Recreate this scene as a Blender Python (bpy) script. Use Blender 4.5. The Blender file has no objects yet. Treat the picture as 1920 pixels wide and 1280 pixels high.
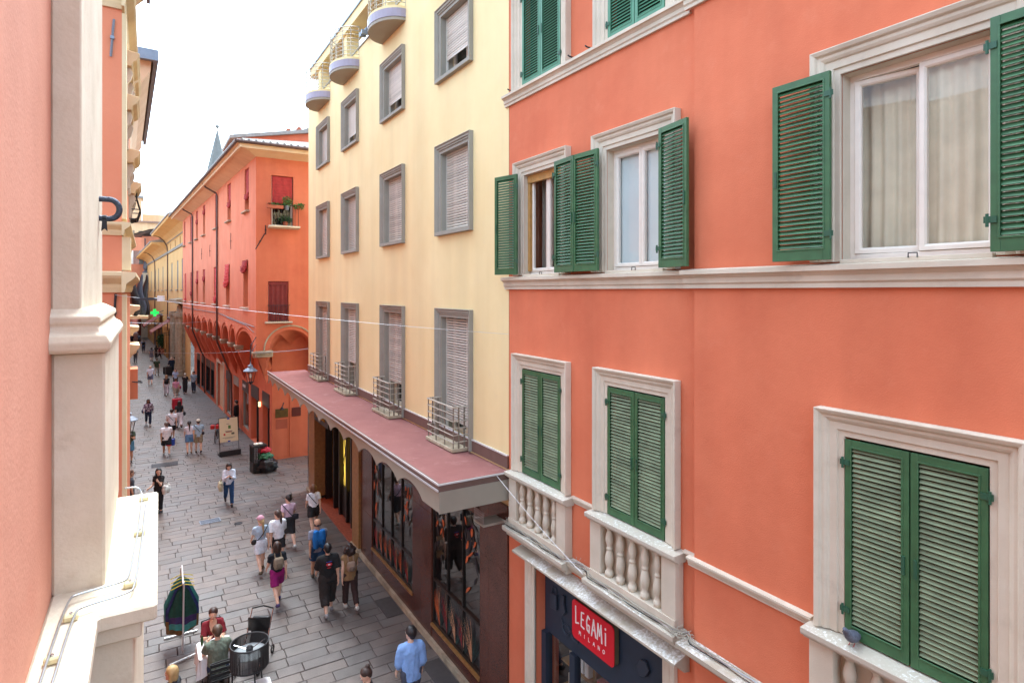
import bpy, bmesh, math, random
import numpy as np
from mathutils import Vector, Matrix, noise as mnoise
random.seed(7); np.random.seed(7)
scene = bpy.context.scene
col = scene.collection
R = math.radians
pi = math.pi

# ------------------------------------------------------------------ camera
YAW = R(31.4); CS, CC = math.sin(YAW), math.cos(YAW); FPX = 1120.0; EYE = 8.3; HOR = 546.0
cam_d = bpy.data.cameras.new('camera'); cam = bpy.data.objects.new('camera', cam_d); col.objects.link(cam)
cam.location = (0, 0, EYE); cam.rotation_euler = (R(90), R(0.0), -YAW)
cam_d.sensor_width = 36; cam_d.lens = FPX / 1920 * 36; cam_d.shift_y = -(640 - HOR) / 1920
cam_d.clip_start = 0.05; cam_d.clip_end = 2000
scene.camera = cam

# ------------------------------------------------------------------ overcast sky and soft sun
SUN_EL, SUN_AZ = R(64), R(24)       # azimuth from +Y towards +X: the sun stands high behind thin cloud, up the street
world = bpy.data.worlds.new('World'); scene.world = world; world.use_nodes = True
nt = world.node_tree; nt.nodes.clear()
sky = nt.nodes.new('ShaderNodeTexSky'); sky.sky_type = 'NISHITA'; sky.sun_disc = False
sky.sun_elevation = SUN_EL; sky.sun_rotation = SUN_AZ; sky.air_density = 1.0; sky.dust_density = 4.0; sky.ozone_density = 1.0
hs = nt.nodes.new('ShaderNodeHueSaturation'); hs.inputs['Saturation'].default_value = 0.35; hs.inputs['Value'].default_value = 1.0
bg = nt.nodes.new('ShaderNodeBackground'); bg.inputs['Strength'].default_value = 0.15
wo = nt.nodes.new('ShaderNodeOutputWorld')
tint = nt.nodes.new('ShaderNodeMix'); tint.data_type = 'RGBA'; tint.blend_type = 'MULTIPLY'; tint.inputs[0].default_value = 1.0; tint.inputs[7].default_value = (0.82, 0.99, 1.12, 1)   # the cool cast of an overcast sky
nt.links.new(sky.outputs[0], hs.inputs['Color']); nt.links.new(hs.outputs[0], tint.inputs[6]); nt.links.new(tint.outputs[2], bg.inputs['Color']); nt.links.new(bg.outputs[0], wo.inputs['Surface'])
sd = bpy.data.lights.new('sun', 'SUN'); sd.energy = 0.5; sd.angle = R(30); sd.color = (1.0, 0.95, 0.88)
sun = bpy.data.objects.new('sun', sd); col.objects.link(sun)
sv = Vector((math.sin(SUN_AZ) * math.cos(SUN_EL), math.cos(SUN_AZ) * math.cos(SUN_EL), math.sin(SUN_EL)))
sun.rotation_euler = sv.to_track_quat('Z', 'Y').to_euler(); sun.location = (0, 20, 40)
vs = scene.view_settings; vs.view_transform = 'Standard'; vs.look = 'None'; vs.gamma = 1; vs.use_curve_mapping = False
vs.exposure = 2.68
scene.render.engine = 'CYCLES'
cy = scene.cycles
cy.use_denoising = True
cy.max_bounces = 7; cy.diffuse_bounces = 4; cy.glossy_bounces = 3; cy.transparent_max_bounces = 8; cy.transmission_bounces = 3
cy.caustics_reflective = False; cy.caustics_refractive = False
scene.render.film_transparent = False

# ------------------------------------------------------------------ measuring helpers: where a sight line meets a real plane
def ray(x, y):
    u = (x - 960) / FPX; v = (HOR - y) / FPX
    return CS + u * CC, CC - u * CS, v
def ground(x, y, z=0.0):
    a, b, v = ray(x, y); t = (z - EYE) / v
    return (t * a, t * b)

# ------------------------------------------------------------------ materials
def lin(r, g, b):
    f = lambda c: (c / 255 / 12.92) if c / 255 <= 0.04045 else ((c / 255 + 0.055) / 1.055) ** 2.4
    return (f(r), f(g), f(b))
MATS = {}
def newmat(name):
    m = bpy.data.materials.new(name); m.use_nodes = True
    n = m.node_tree; b = n.nodes['Principled BSDF']; MATS[name] = m
    return m, n, b
def N(nt, t, **kw):
    n = nt.nodes.new(t)
    for k, v in kw.items(): setattr(n, k, v)
    return n
def plain(name, rgb, rough=0.6, metal=0.0, spec=0.5, var=0.0, vscale=8.0, bump=0.0, bscale=60.0):
    m, n, b = newmat(name)
    b.inputs['Base Color'].default_value = (*rgb, 1); b.inputs['Roughness'].default_value = rough
    b.inputs['Metallic'].default_value = metal; b.inputs['Specular IOR Level'].default_value = spec
    if var or bump:
        g = N(n, 'ShaderNodeNewGeometry')
    if var:
        t = N(n, 'ShaderNodeTexNoise'); t.inputs['Scale'].default_value = vscale; t.inputs['Detail'].default_value = 5
        n.links.new(g.outputs['Position'], t.inputs['Vector'])
        mr = N(n, 'ShaderNodeMapRange'); mr.inputs[1].default_value = .3; mr.inputs[2].default_value = .7; mr.inputs[3].default_value = 1 - var; mr.inputs[4].default_value = 1 + var
        n.links.new(t.outputs[0], mr.inputs[0])
        mx = N(n, 'ShaderNodeMix', data_type='RGBA', blend_type='MULTIPLY'); mx.inputs[0].default_value = 1
        mx.inputs[6].default_value = (*rgb, 1); n.links.new(mr.outputs[0], mx.inputs[7]); n.links.new(mx.outputs[2], b.inputs['Base Color'])
    if bump:
        t2 = N(n, 'ShaderNodeTexNoise'); t2.inputs['Scale'].default_value = bscale; t2.inputs['Detail'].default_value = 4
        n.links.new(g.outputs['Position'], t2.inputs['Vector'])
        bp = N(n, 'ShaderNodeBump'); bp.inputs['Strength'].default_value = bump; bp.inputs['Distance'].default_value = .01
        n.links.new(t2.outputs[0], bp.inputs['Height']); n.links.new(bp.outputs[0], b.inputs['Normal'])
    return m
def stucco(name, rgb, rgb2=None, var=0.10, scale=0.9, streak=0.10, bump=0.25, bscale=90, rough=0.92, stain=None, stain_amt=0.25):
    """painted plaster: broad mottling between two tints, vertical rain streaks, fine grain"""
    m, n, b = newmat(name); L = n.links
    rgb2 = rgb2 or tuple(c * (1 - var) for c in rgb)
    g = N(n, 'ShaderNodeNewGeometry')
    t = N(n, 'ShaderNodeTexNoise'); t.inputs['Scale'].default_value = scale; t.inputs['Detail'].default_value = 7; t.inputs['Roughness'].default_value = .62
    L.new(g.outputs['Position'], t.inputs['Vector'])
    cr = N(n, 'ShaderNodeMapRange'); cr.inputs[1].default_value = .35; cr.inputs[2].default_value = .65; L.new(t.outputs[0], cr.inputs[0])
    mx = N(n, 'ShaderNodeMix', data_type='RGBA'); mx.inputs[6].default_value = (*rgb, 1); mx.inputs[7].default_value = (*rgb2, 1); L.new(cr.outputs[0], mx.inputs[0])
    mp = N(n, 'ShaderNodeMapping'); mp.inputs['Scale'].default_value = (1.7, 1.7, .13); L.new(g.outputs['Position'], mp.inputs['Vector'])
    t2 = N(n, 'ShaderNodeTexNoise'); t2.inputs['Scale'].default_value = 1.0; t2.inputs['Detail'].default_value = 3; L.new(mp.outputs[0], t2.inputs['Vector'])
    mr = N(n, 'ShaderNodeMapRange'); mr.inputs[1].default_value = .35; mr.inputs[2].default_value = .7; mr.inputs[3].default_value = 1 + streak * .4; mr.inputs[4].default_value = 1 - streak; L.new(t2.outputs[0], mr.inputs[0])
    m2 = N(n, 'ShaderNodeMix', data_type='RGBA', blend_type='MULTIPLY'); m2.inputs[0].default_value = 1; L.new(mx.outputs[2], m2.inputs[6]); L.new(mr.outputs[0], m2.inputs[7])
    out = m2.outputs[2]
    if stain:
        t3 = N(n, 'ShaderNodeTexNoise'); t3.inputs['Scale'].default_value = 3.1; t3.inputs['Detail'].default_value = 9; t3.inputs['Roughness'].default_value = .7; L.new(g.outputs['Position'], t3.inputs['Vector'])
        mr3 = N(n, 'ShaderNodeMapRange'); mr3.inputs[1].default_value = .56; mr3.inputs[2].default_value = .72; mr3.inputs[3].default_value = 0; mr3.inputs[4].default_value = stain_amt; L.new(t3.outputs[0], mr3.inputs[0])
        m3 = N(n, 'ShaderNodeMix', data_type='RGBA'); L.new(mr3.outputs[0], m3.inputs[0]); L.new(out, m3.inputs[6]); m3.inputs[7].default_value = (*stain, 1); out = m3.outputs[2]
    L.new(out, b.inputs['Base Color']); b.inputs['Roughness'].default_value = rough; b.inputs['Specular IOR Level'].default_value = .25
    t4 = N(n, 'ShaderNodeTexNoise'); t4.inputs['Scale'].default_value = bscale; t4.inputs['Detail'].default_value = 5; L.new(g.outputs['Position'], t4.inputs['Vector'])
    t5 = N(n, 'ShaderNodeTexNoise'); t5.inputs['Scale'].default_value = 6; t5.inputs['Detail'].default_value = 4; L.new(g.outputs['Position'], t5.inputs['Vector'])
    ad = N(n, 'ShaderNodeMath', operation='MULTIPLY_ADD'); L.new(t5.outputs[0], ad.inputs[0]); ad.inputs[1].default_value = 1.5; L.new(t4.outputs[0], ad.inputs[2])
    bp = N(n, 'ShaderNodeBump'); bp.inputs['Strength'].default_value = bump; bp.inputs['Distance'].default_value = .012
    L.new(ad.outputs[0], bp.inputs['Height']); L.new(bp.outputs[0], b.inputs['Normal'])
    return m
def glassy(name, tint=(1, 1, 1), ior=1.5, rough=0.0, keep=1.0):
    m = bpy.data.materials.new(name); m.use_nodes = True; n = m.node_tree; n.nodes.clear(); MATS[name] = m
    tr = N(n, 'ShaderNodeBsdfTransparent'); tr.inputs[0].default_value = (*[c * keep for c in tint], 1)
    gl = N(n, 'ShaderNodeBsdfGlossy'); gl.inputs['Roughness'].default_value = rough
    fr = N(n, 'ShaderNodeFresnel'); ge = N(n, 'ShaderNodeNewGeometry')      # a thin pane: the same from both sides
    mi = N(n, 'ShaderNodeMapRange'); mi.inputs[3].default_value = ior; mi.inputs[4].default_value = 1 / ior
    n.links.new(ge.outputs['Backfacing'], mi.inputs[0]); n.links.new(mi.outputs[0], fr.inputs[0])
    mx = N(n, 'ShaderNodeMixShader'); o = N(n, 'ShaderNodeOutputMaterial')
    n.links.new(fr.outputs[0], mx.inputs[0]); n.links.new(tr.outputs[0], mx.inputs[1]); n.links.new(gl.outputs[0], mx.inputs[2]); n.links.new(mx.outputs[0], o.inputs[0])
    return m
def emit(name, rgb, strength):
    m, n, b = newmat(name); b.inputs['Base Color'].default_value = (*rgb, 1)
    b.inputs['Emission Color'].default_value = (*rgb, 1); b.inputs['Emission Strength'].default_value = strength
    return m

# plaster
stucco('red_plaster', lin(217, 124, 91), lin(202, 109, 79), scale=.5, streak=.08, stain=lin(214, 130, 100), stain_amt=.35)
stucco('cream_plaster', lin(232, 212, 164), lin(227, 204, 154), scale=.6, streak=.06, stain=lin(222, 200, 160), stain_amt=.4, bump=.12)
stucco('arcade_plaster', lin(208, 118, 88), lin(198, 107, 80), scale=.8, streak=.10, stain=lin(205, 110, 84), stain_amt=.4)
stucco('arcade_plaster_lit', lin(224, 140, 108), lin(216, 129, 97), scale=.8, streak=.06, stain=lin(214, 150, 130), stain_amt=.4)  # arcade plaster made lighter for the street front: its skylight is in the colour
stucco('pink_plaster', lin(206, 148, 126), lin(196, 138, 116), scale=1.6, streak=.06, bump=.14, bscale=60, stain=lin(198, 128, 108), stain_amt=.3)
stucco('orange_plaster', lin(216, 138, 106), lin(210, 130, 98), scale=.8, streak=.06)
stucco('ochre_plaster', lin(224, 184, 126), lin(216, 174, 114), scale=.5, streak=.08)
stucco('peach_plaster', lin(230, 190, 150), lin(222, 178, 135), scale=.5)
stucco('brick_far', lin(176, 98, 78), lin(160, 84, 66), scale=1.5)
stucco('stone_trim', lin(210, 198, 180), lin(200, 187, 168), scale=2.2, streak=.10, bump=.18, stain=lin(160, 150, 136), stain_amt=.3)
stucco('cream_stone', lin(212, 202, 183), lin(201, 190, 169), scale=3, streak=.08, bump=.22, bscale=38, stain=lin(184, 166, 142), stain_amt=.6)
stucco('buff_stone', lin(222, 202, 164), lin(214, 192, 152), scale=2, streak=.1, bump=.2)
stucco('old_stone', lin(188, 174, 150), lin(162, 148, 126), scale=4, streak=.25, bump=.4, stain=lin(96, 86, 74), stain_amt=.5)
stucco('grey_trim', lin(152, 148, 138), lin(145, 141, 131), scale=2.5, streak=.02, bump=.1, rough=.8)
stucco('wood_soffit', lin(222, 196, 164), lin(214, 184, 150), scale=1.2, streak=.05, bump=.1)
# sills that pigeons sit on: pale droppings over grey stone
def dropped(name, base, spot=(.78, .78, .76), lo=.47, hi=.56, scale=26):
    m, n, b = newmat(name); L = n.links
    g = N(n, 'ShaderNodeNewGeometry'); t = N(n, 'ShaderNodeTexNoise'); t.inputs['Scale'].default_value = scale; t.inputs['Detail'].default_value = 8; t.inputs['Roughness'].default_value = .7
    L.new(g.outputs['Position'], t.inputs['Vector'])
    mr = N(n, 'ShaderNodeMapRange'); mr.inputs[1].default_value = lo; mr.inputs[2].default_value = hi; L.new(t.outputs[0], mr.inputs[0])
    t2 = N(n, 'ShaderNodeTexNoise'); t2.inputs['Scale'].default_value = 3.3; t2.inputs['Detail'].default_value = 4; L.new(g.outputs['Position'], t2.inputs['Vector'])
    m2 = N(n, 'ShaderNodeMapRange'); m2.inputs[1].default_value = .38; m2.inputs[2].default_value = .56; L.new(t2.outputs[0], m2.inputs[0])
    mu = N(n, 'ShaderNodeMath', operation='MULTIPLY'); L.new(mr.outputs[0], mu.inputs[0]); L.new(m2.outputs[0], mu.inputs[1])
    sx = N(n, 'ShaderNodeSeparateXYZ'); L.new(g.outputs['Normal'], sx.inputs[0])
    up = N(n, 'ShaderNodeMapRange'); up.inputs[1].default_value = .3; up.inputs[2].default_value = .8; L.new(sx.outputs[2], up.inputs[0])
    mu2 = N(n, 'ShaderNodeMath', operation='MULTIPLY'); L.new(mu.outputs[0], mu2.inputs[0]); L.new(up.outputs[0], mu2.inputs[1])
    mx = N(n, 'ShaderNodeMix', data_type='RGBA'); mx.inputs[6].default_value = (*base, 1); mx.inputs[7].default_value = (*spot, 1); L.new(mu2.outputs[0], mx.inputs[0])
    L.new(mx.outputs[2], b.inputs['Base Color']); b.inputs['Roughness'].default_value = .9
    bp = N(n, 'ShaderNodeBump'); bp.inputs['Strength'].default_value = .4; bp.inputs['Distance'].default_value = .01; L.new(t.outputs[0], bp.inputs['Height']); L.new(bp.outputs[0], b.inputs['Normal'])
dropped('soiled_sill', lin(188, 178, 162), lo=.52, hi=.62); dropped('soiled_slab', lin(176, 164, 146), lo=.4, hi=.62)
# paint, metal, wood, cloth
plain('green_paint', lin(56, 97, 62), .5, var=.16, vscale=7); plain('green_paint_pale', lin(72, 128, 100), .5, var=.08, vscale=4)
plain('dusty_slat', lin(122, 134, 106), .85, var=.18, vscale=5); plain('hinge_green', lin(38, 82, 60), .5)
plain('white_frame', lin(226, 216, 204), .45, var=.04); plain('wood_frame', lin(176, 130, 72), .6, var=.15, vscale=12)
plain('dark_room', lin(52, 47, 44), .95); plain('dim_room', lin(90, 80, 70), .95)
plain('white_curtain', lin(226, 224, 216), .9, var=.05, vscale=3); plain('cream_curtain', lin(205, 196, 172), .9, var=.08, vscale=5); plain('grey_curtain', lin(120, 112, 102), .9)
plain('frosted', lin(196, 208, 208), .25, var=.03, vscale=2)
plain('red_cloth', lin(165, 52, 50), .9, var=.18, vscale=9, bump=.3, bscale=30); plain('maroon_cloth', lin(118, 44, 42), .9, var=.12, vscale=6); plain('bright_red_cloth', lin(196, 62, 58), .9, var=.12, vscale=7)
plain('shutter_grey', lin(204, 198, 188), .5, var=.04); plain('rail_metal', lin(182, 176, 162), .45, metal=.2, var=.1); plain('rail_brown', lin(118, 108, 94), .5, var=.15)
plain('lilac_zinc', lin(150, 142, 158), .5, var=.08, vscale=3); plain('zinc', lin(120, 128, 140), .45, metal=.5, var=.12, vscale=4); plain('copper_pipe', lin(88, 66, 60), .5, metal=.3, var=.15)
plain('iron', lin(50, 50, 54), .55, metal=.5, var=.2, vscale=40, bump=.5, bscale=120); plain('blue_iron', lin(66, 74, 88), .5, metal=.5, var=.3, vscale=45, bump=.6, bscale=120)
plain('black_metal', lin(32, 32, 34), .45, metal=.2, var=.15); plain('white_metal', lin(205, 205, 205), .35, metal=.2); plain('steel_wire', lin(165, 168, 172), .3, metal=.8)
plain('brown_trim', lin(108, 84, 76), .5, var=.08); stucco('felt_red', lin(148, 99, 94), lin(138, 90, 86), scale=1.4, streak=.0, bump=.35, bscale=120, rough=.97, stain=lin(168, 126, 122), stain_amt=.6)
plain('taupe_panel', lin(152, 144, 130), .7, var=.06, vscale=2, bump=.12, bscale=50)
plain('gold_stone', lin(150, 108, 62), .45, var=.22, vscale=10); plain('gold_metal', lin(190, 140, 60), .3, metal=.9)
plain('dark_bronze', lin(48, 40, 36), .4, metal=.4, var=.15); plain('navy_paint', lin(34, 46, 62), .5, var=.08); plain('navy_relief', lin(42, 52, 66), .5)
plain('sign_red', lin(214, 14, 38), .35); plain('sign_white', lin(240, 238, 235), .4); plain('olive_edge', lin(96, 88, 66), .5)
plain('roof_tile', lin(150, 118, 100), .9, var=.25, vscale=6, bump=.4, bscale=20); plain('roof_grey', lin(140, 136, 132), .9, var=.2, vscale=5)
plain('spire_stone', lin(122, 122, 118), .9, var=.12, vscale=1.5); plain('grey_shutter', lin(112, 120, 118), .7)
plain('shop_dark', lin(40, 38, 40), .4); plain('shop_lit', lin(214, 200, 178), .8); plain('terracotta', lin(168, 92, 66), .9, var=.15)
plain('leaf_green', lin(70, 108, 44), .6, var=.35, vscale=25); plain('leaf_dark', lin(40, 74, 36), .6, var=.3, vscale=20)
plain('white_paper', lin(232, 226, 210), .8); plain('poster_cream', lin(222, 206, 170), .7, var=.03); plain('blue_paint', lin(36, 66, 160), .5)
plain('red_paint', lin(200, 34, 30), .4); plain('rubber', lin(26, 26, 27), .8); plain('chrome', lin(190, 190, 195), .2, metal=.9)
plain('table_cloth', lin(226, 224, 224), .85, var=.03); plain('glass_jar', lin(150, 160, 150), .1)
plain('linen_shade', lin(150, 156, 158), .8); plain('wicker_black', lin(46, 44, 44), .6)
plain('mat_grey', lin(74, 68, 66), .95, var=.1, bump=.5); plain('step_tile', lin(168, 84, 56), .5, var=.25, vscale=14)
plain('pigeon_grey', lin(96, 98, 112), .7, var=.3, vscale=40); plain('pigeon_foot', lin(170, 80, 80), .7)
plain('brass_plate', lin(98, 78, 44), .45, metal=.5, var=.2); plain('maroon_plate', lin(86, 22, 28), .35); plain('caution_red', lin(200, 40, 50), .6)
plain('resin', lin(214, 204, 160), .5); plain('twig', lin(170, 164, 150), .9)
emit('warm_lamp', (1.0, .62, .28), .45); emit('yellow_glow', (1.0, .70, .10), .22); emit('green_cross', (.02, 1.0, .16), .12)
glassy('glass'); glassy('mirror_glass', ior=3.0, keep=.9); glassy('dark_glass', ior=1.9, keep=.45); glassy('shop_glass', ior=2.1, keep=.85)
# polished dark red granite
def granite():
    m, n, b = newmat('granite'); L = n.links
    g = N(n, 'ShaderNodeNewGeometry'); t = N(n, 'ShaderNodeTexNoise'); t.inputs['Scale'].default_value = 55; t.inputs['Detail'].default_value = 6; t.inputs['Roughness'].default_value = .75; L.new(g.outputs['Position'], t.inputs['Vector'])
    t2 = N(n, 'ShaderNodeTexNoise'); t2.inputs['Scale'].default_value = 1.6; t2.inputs['Detail'].default_value = 4; L.new(g.outputs['Position'], t2.inputs['Vector'])
    mr = N(n, 'ShaderNodeMapRange'); mr.inputs[1].default_value = .3; mr.inputs[2].default_value = .7; L.new(t.outputs[0], mr.inputs[0])
    mx = N(n, 'ShaderNodeMix', data_type='RGBA'); mx.inputs[6].default_value = (*lin(62, 34, 28), 1); mx.inputs[7].default_value = (*lin(108, 66, 54), 1); L.new(mr.outputs[0], mx.inputs[0])
    mr2 = N(n, 'ShaderNodeMapRange'); mr2.inputs[1].default_value = .3; mr2.inputs[2].default_value = .7; mr2.inputs[3].default_value = .8; mr2.inputs[4].default_value = 1.15; L.new(t2.outputs[0], mr2.inputs[0])
    m2 = N(n, 'ShaderNodeMix', data_type='RGBA', blend_type='MULTIPLY'); m2.inputs[0].default_value = 1; L.new(mx.outputs[2], m2.inputs[6]); L.new(mr2.outputs[0], m2.inputs[7])
    L.new(m2.outputs[2], b.inputs['Base Color']); b.inputs['Roughness'].default_value = .22
granite()
# street stone: each block its own tint
def paving(name, mode):
    m, n, b = newmat(name); L = n.links
    g = N(n, 'ShaderNodeNewGeometry')
    if mode == 'object':
        oi = N(n, 'ShaderNodeObjectInfo'); rnd = oi.outputs['Random']
    elif mode == 'island':
        rnd = g.outputs['Random Per Island']
    cr = N(n, 'ShaderNodeValToRGB'); e = cr.color_ramp.elements
    e[0].position = 0; e[0].color = (*lin(97, 89, 84), 1); e[1].position = 1; e[1].color = (*lin(102, 98, 95), 1)
    for p, c in ((.25, lin(110, 100, 95)), (.5, lin(101, 95, 92)), (.75, lin(114, 102, 95))):
        q = e.new(p); q.color = (*c, 1)
    if mode == 'far':
        bk = N(n, 'ShaderNodeTexBrick'); bk.inputs['Scale'].default_value = 1; bk.inputs['Brick Width'].default_value = .8; bk.inputs['Row Height'].default_value = .36; bk.inputs['Mortar Size'].default_value = .012
        bk.inputs['Color1'].default_value = (0, 0, 0, 1); bk.inputs['Color2'].default_value = (1, 1, 1, 1); bk.inputs['Mortar'].default_value = (0, 0, 0, 1)
        L.new(g.outputs['Position'], bk.inputs['Vector']); L.new(bk.outputs['Color'], cr.inputs[0])
    else:
        L.new(rnd, cr.inputs[0])
    t = N(n, 'ShaderNodeTexNoise'); t.inputs['Scale'].default_value = 2.2; t.inputs['Detail'].default_value = 8; t.inputs['Roughness'].default_value = .65; L.new(g.outputs['Position'], t.inputs['Vector'])
    mr = N(n, 'ShaderNodeMapRange'); mr.inputs[1].default_value = .3; mr.inputs[2].default_value = .7; mr.inputs[3].default_value = .72; mr.inputs[4].default_value = 1.2; L.new(t.outputs[0], mr.inputs[0])
    t3 = N(n, 'ShaderNodeTexNoise'); t3.inputs['Scale'].default_value = 45; t3.inputs['Detail'].default_value = 4; L.new(g.outputs['Position'], t3.inputs['Vector'])
    mr3 = N(n, 'ShaderNodeMapRange'); mr3.inputs[1].default_value = .3; mr3.inputs[2].default_value = .7; mr3.inputs[3].default_value = .9; mr3.inputs[4].default_value = 1.08; L.new(t3.outputs[0], mr3.inputs[0])
    mm = N(n, 'ShaderNodeMath', operation='MULTIPLY'); L.new(mr.outputs[0], mm.inputs[0]); L.new(mr3.outputs[0], mm.inputs[1])
    t6 = N(n, 'ShaderNodeTexNoise'); t6.inputs['Scale'].default_value = 9; t6.inputs['Detail'].default_value = 3; L.new(g.outputs['Position'], t6.inputs['Vector'])     # trodden-in spots and patches
    mr6 = N(n, 'ShaderNodeMapRange'); mr6.inputs[1].default_value = .62; mr6.inputs[2].default_value = .72; mr6.inputs[3].default_value = 1; mr6.inputs[4].default_value = .88; L.new(t6.outputs[0], mr6.inputs[0])
    mm2 = N(n, 'ShaderNodeMath', operation='MULTIPLY'); L.new(mm.outputs[0], mm2.inputs[0]); L.new(mr6.outputs[0], mm2.inputs[1])
    m2 = N(n, 'ShaderNodeMix', data_type='RGBA', blend_type='MULTIPLY'); m2.inputs[0].default_value = 1; L.new(cr.outputs[0], m2.inputs[6]); L.new(mm2.outputs[0], m2.inputs[7])
    L.new(m2.outputs[2], b.inputs['Base Color'])
    rr = N(n, 'ShaderNodeMapRange'); rr.inputs[1].default_value = .3; rr.inputs[2].default_value = .7; rr.inputs[3].default_value = .34; rr.inputs[4].default_value = .6; L.new(t.outputs[0], rr.inputs[0]); L.new(rr.outputs[0], b.inputs['Roughness'])
    bp = N(n, 'ShaderNodeBump'); bp.inputs['Strength'].default_value = .3; bp.inputs['Distance'].default_value = .01; L.new(t3.outputs[0], bp.inputs['Height']); L.new(bp.outputs[0], b.inputs['Normal'])
paving('paving_one', 'object'); paving('paving_many', 'island'); paving('paving_far', 'far')
plain('joint_dirt', lin(50, 45, 44), .95, var=.2, vscale=3)

# ------------------------------------------------------------------ geometry helpers
class Fac:
    """a street front: s along it, h out of it, z up"""
    def __init__(self, x, y, ang=0.0, side=1):
        self.p = (x, y); a = R(ang); self.a = a
        self.e = (-math.sin(a), math.cos(a))
        self.n = (-math.cos(a) * side, -math.sin(a) * side)
    def __call__(self, s, h, z):
        return (self.p[0] + s * self.e[0] + h * self.n[0], self.p[1] + s * self.e[1] + h * self.n[1], z)
IDT = lambda s, h, z: (s, h, z)
class MB:
    def __init__(self, T=None):
        self.v = []; self.f = []; self.mi = []; self.T = T or IDT; self.cur = 0
    def add(self, pts, faces, raw=False):
        o = len(self.v)
        self.v += [tuple(p) if raw else self.T(*p) for p in pts]
        for f in faces: self.f.append(tuple(i + o for i in f)); self.mi.append(self.cur)
        return self
    def box(self, a0, a1, b0, b1, c0, c1):
        p = [(a, b, c) for c in (c0, c1) for b in (b0, b1) for a in (a0, a1)]
        return self.add(p, [(0, 2, 3, 1), (4, 5, 7, 6), (0, 1, 5, 4), (2, 6, 7, 3), (0, 4, 6, 2), (1, 3, 7, 5)])
    def quad(self, *p): return self.add(p, [tuple(range(len(p)))])
    def prism(self, poly, h0, h1, axis='h'):
        """poly in (s,z) extruded along h; axis 's': poly in (h,z) extruded along s; axis 'z': poly in (s,h) extruded along z"""
        k = len(poly)
        mk = {'h': lambda q, w: (q[0], w, q[1]), 's': lambda q, w: (w, q[0], q[1]), 'z': lambda q, w: (q[0], q[1], w)}[axis]
        p = [mk(q, h0) for q in poly] + [mk(q, h1) for q in poly]
        return self.add(p, [tuple(range(k)), tuple(range(2 * k - 1, k - 1, -1))] + [(i, (i + 1) % k, k + (i + 1) % k, k + i) for i in range(k)])
    def sweep(self, path, prof, closed=False):
        """path in (s,z); prof points (o,h): o to the left of the path, h out of the wall"""
        n = len(path); k = len(prof); rings = []
        for i, (a, b) in enumerate(path):
            def dr(j):
                p, q = path[j % n], path[(j + 1) % n]; d = math.hypot(q[0] - p[0], q[1] - p[1]); return ((q[0] - p[0]) / d, (q[1] - p[1]) / d)
            if closed: d0, d1 = dr(i - 1), dr(i)
            else: d0 = dr(i - 1) if i > 0 else dr(i); d1 = dr(i) if i < n - 1 else dr(i - 1)
            n0 = (-d0[1], d0[0]); n1 = (-d1[1], d1[0]); m = (n0[0] + n1[0], n0[1] + n1[1]); l = math.hypot(*m); m = (m[0] / l, m[1] / l)
            sc = 1 / max(.3, m[0] * n0[0] + m[1] * n0[1])
            rings.append([(a + m[0] * o * sc, h, b + m[1] * o * sc) for o, h in prof])
        p = [q for r in rings for q in r]; f = []
        for i in range(n if closed else n - 1):
            j = (i + 1) % n
            for t in range(k): f.append((i * k + t, i * k + (t + 1) % k, j * k + (t + 1) % k, j * k + t))
        if not closed: f += [tuple(range(k)), tuple(range(n * k - 1, n * k - k - 1, -1))]
        return self.add(p, f)
    def tube(self, pts, r, seg=6, caps=True):
        P = [Vector(self.T(*p)) for p in pts]; n = len(P); rs = r if isinstance(r, (list, tuple)) else [r] * n
        t0 = (P[1] - P[0]).normalized(); up = Vector((0, 0, 1)) if abs(t0.z) < .9 else Vector((1, 0, 0))
        a = t0.cross(up).normalized(); vs_ = []
        for i in range(n):
            t = ((P[min(i + 1, n - 1)] - P[max(i - 1, 0)])).normalized()
            a = (a - t * a.dot(t)).normalized(); b = t.cross(a)
            for j in range(seg):
                c = 2 * pi * j / seg; vs_.append(tuple(P[i] + (a * math.cos(c) + b * math.sin(c)) * rs[i]))
        f = [(i * seg + j, i * seg + (j + 1) % seg, (i + 1) * seg + (j + 1) % seg, (i + 1) * seg + j) for i in range(n - 1) for j in range(seg)]
        if caps: f += [tuple(range(seg - 1, -1, -1)), tuple(range((n - 1) * seg, n * seg))]
        return self.add(vs_, f, raw=True)
    def lathe(self, prof, c=(0, 0, 0), seg=12):
        """prof (r,z), bottom to top"""
        vs_ = []; k = len(prof)
        for r, z in prof:
            for j in range(seg):
                a = 2 * pi * j / seg; vs_.append((c[0] + r * math.cos(a), c[1] + r * math.sin(a), c[2] + z))
        f = [(i * seg + j, i * seg + (j + 1) % seg, (i + 1) * seg + (j + 1) % seg, (i + 1) * seg + j) for i in range(k - 1) for j in range(seg)]
        f += [tuple(range(seg - 1, -1, -1)), tuple(range((k - 1) * seg, k * seg))]
        return self.add(vs_, f)
    def grid(self, fn, nu, nv):
        p = [fn(i / nu, j / nv) for j in range(nv + 1) for i in range(nu + 1)]
        return self.add(p, [(j * (nu + 1) + i, j * (nu + 1) + i + 1, (j + 1) * (nu + 1) + i + 1, (j + 1) * (nu + 1) + i) for j in range(nv) for i in range(nu)])
    def build(self, name, mat, parent=None, smooth=False, bevel=0, flip=True):
        return mesh_obj(name, self.v, self.f, mat, parent, smooth, bevel, self.mi if any(self.mi) else None, flip)
WL = {}
def wloc(o): return WL.get(o.name, Vector((0, 0, 0))) if o else Vector((0, 0, 0))
def setm(me, mat):
    for m in (mat if isinstance(mat, (list, tuple)) else [mat]): me.materials.append(MATS[m])
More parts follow.
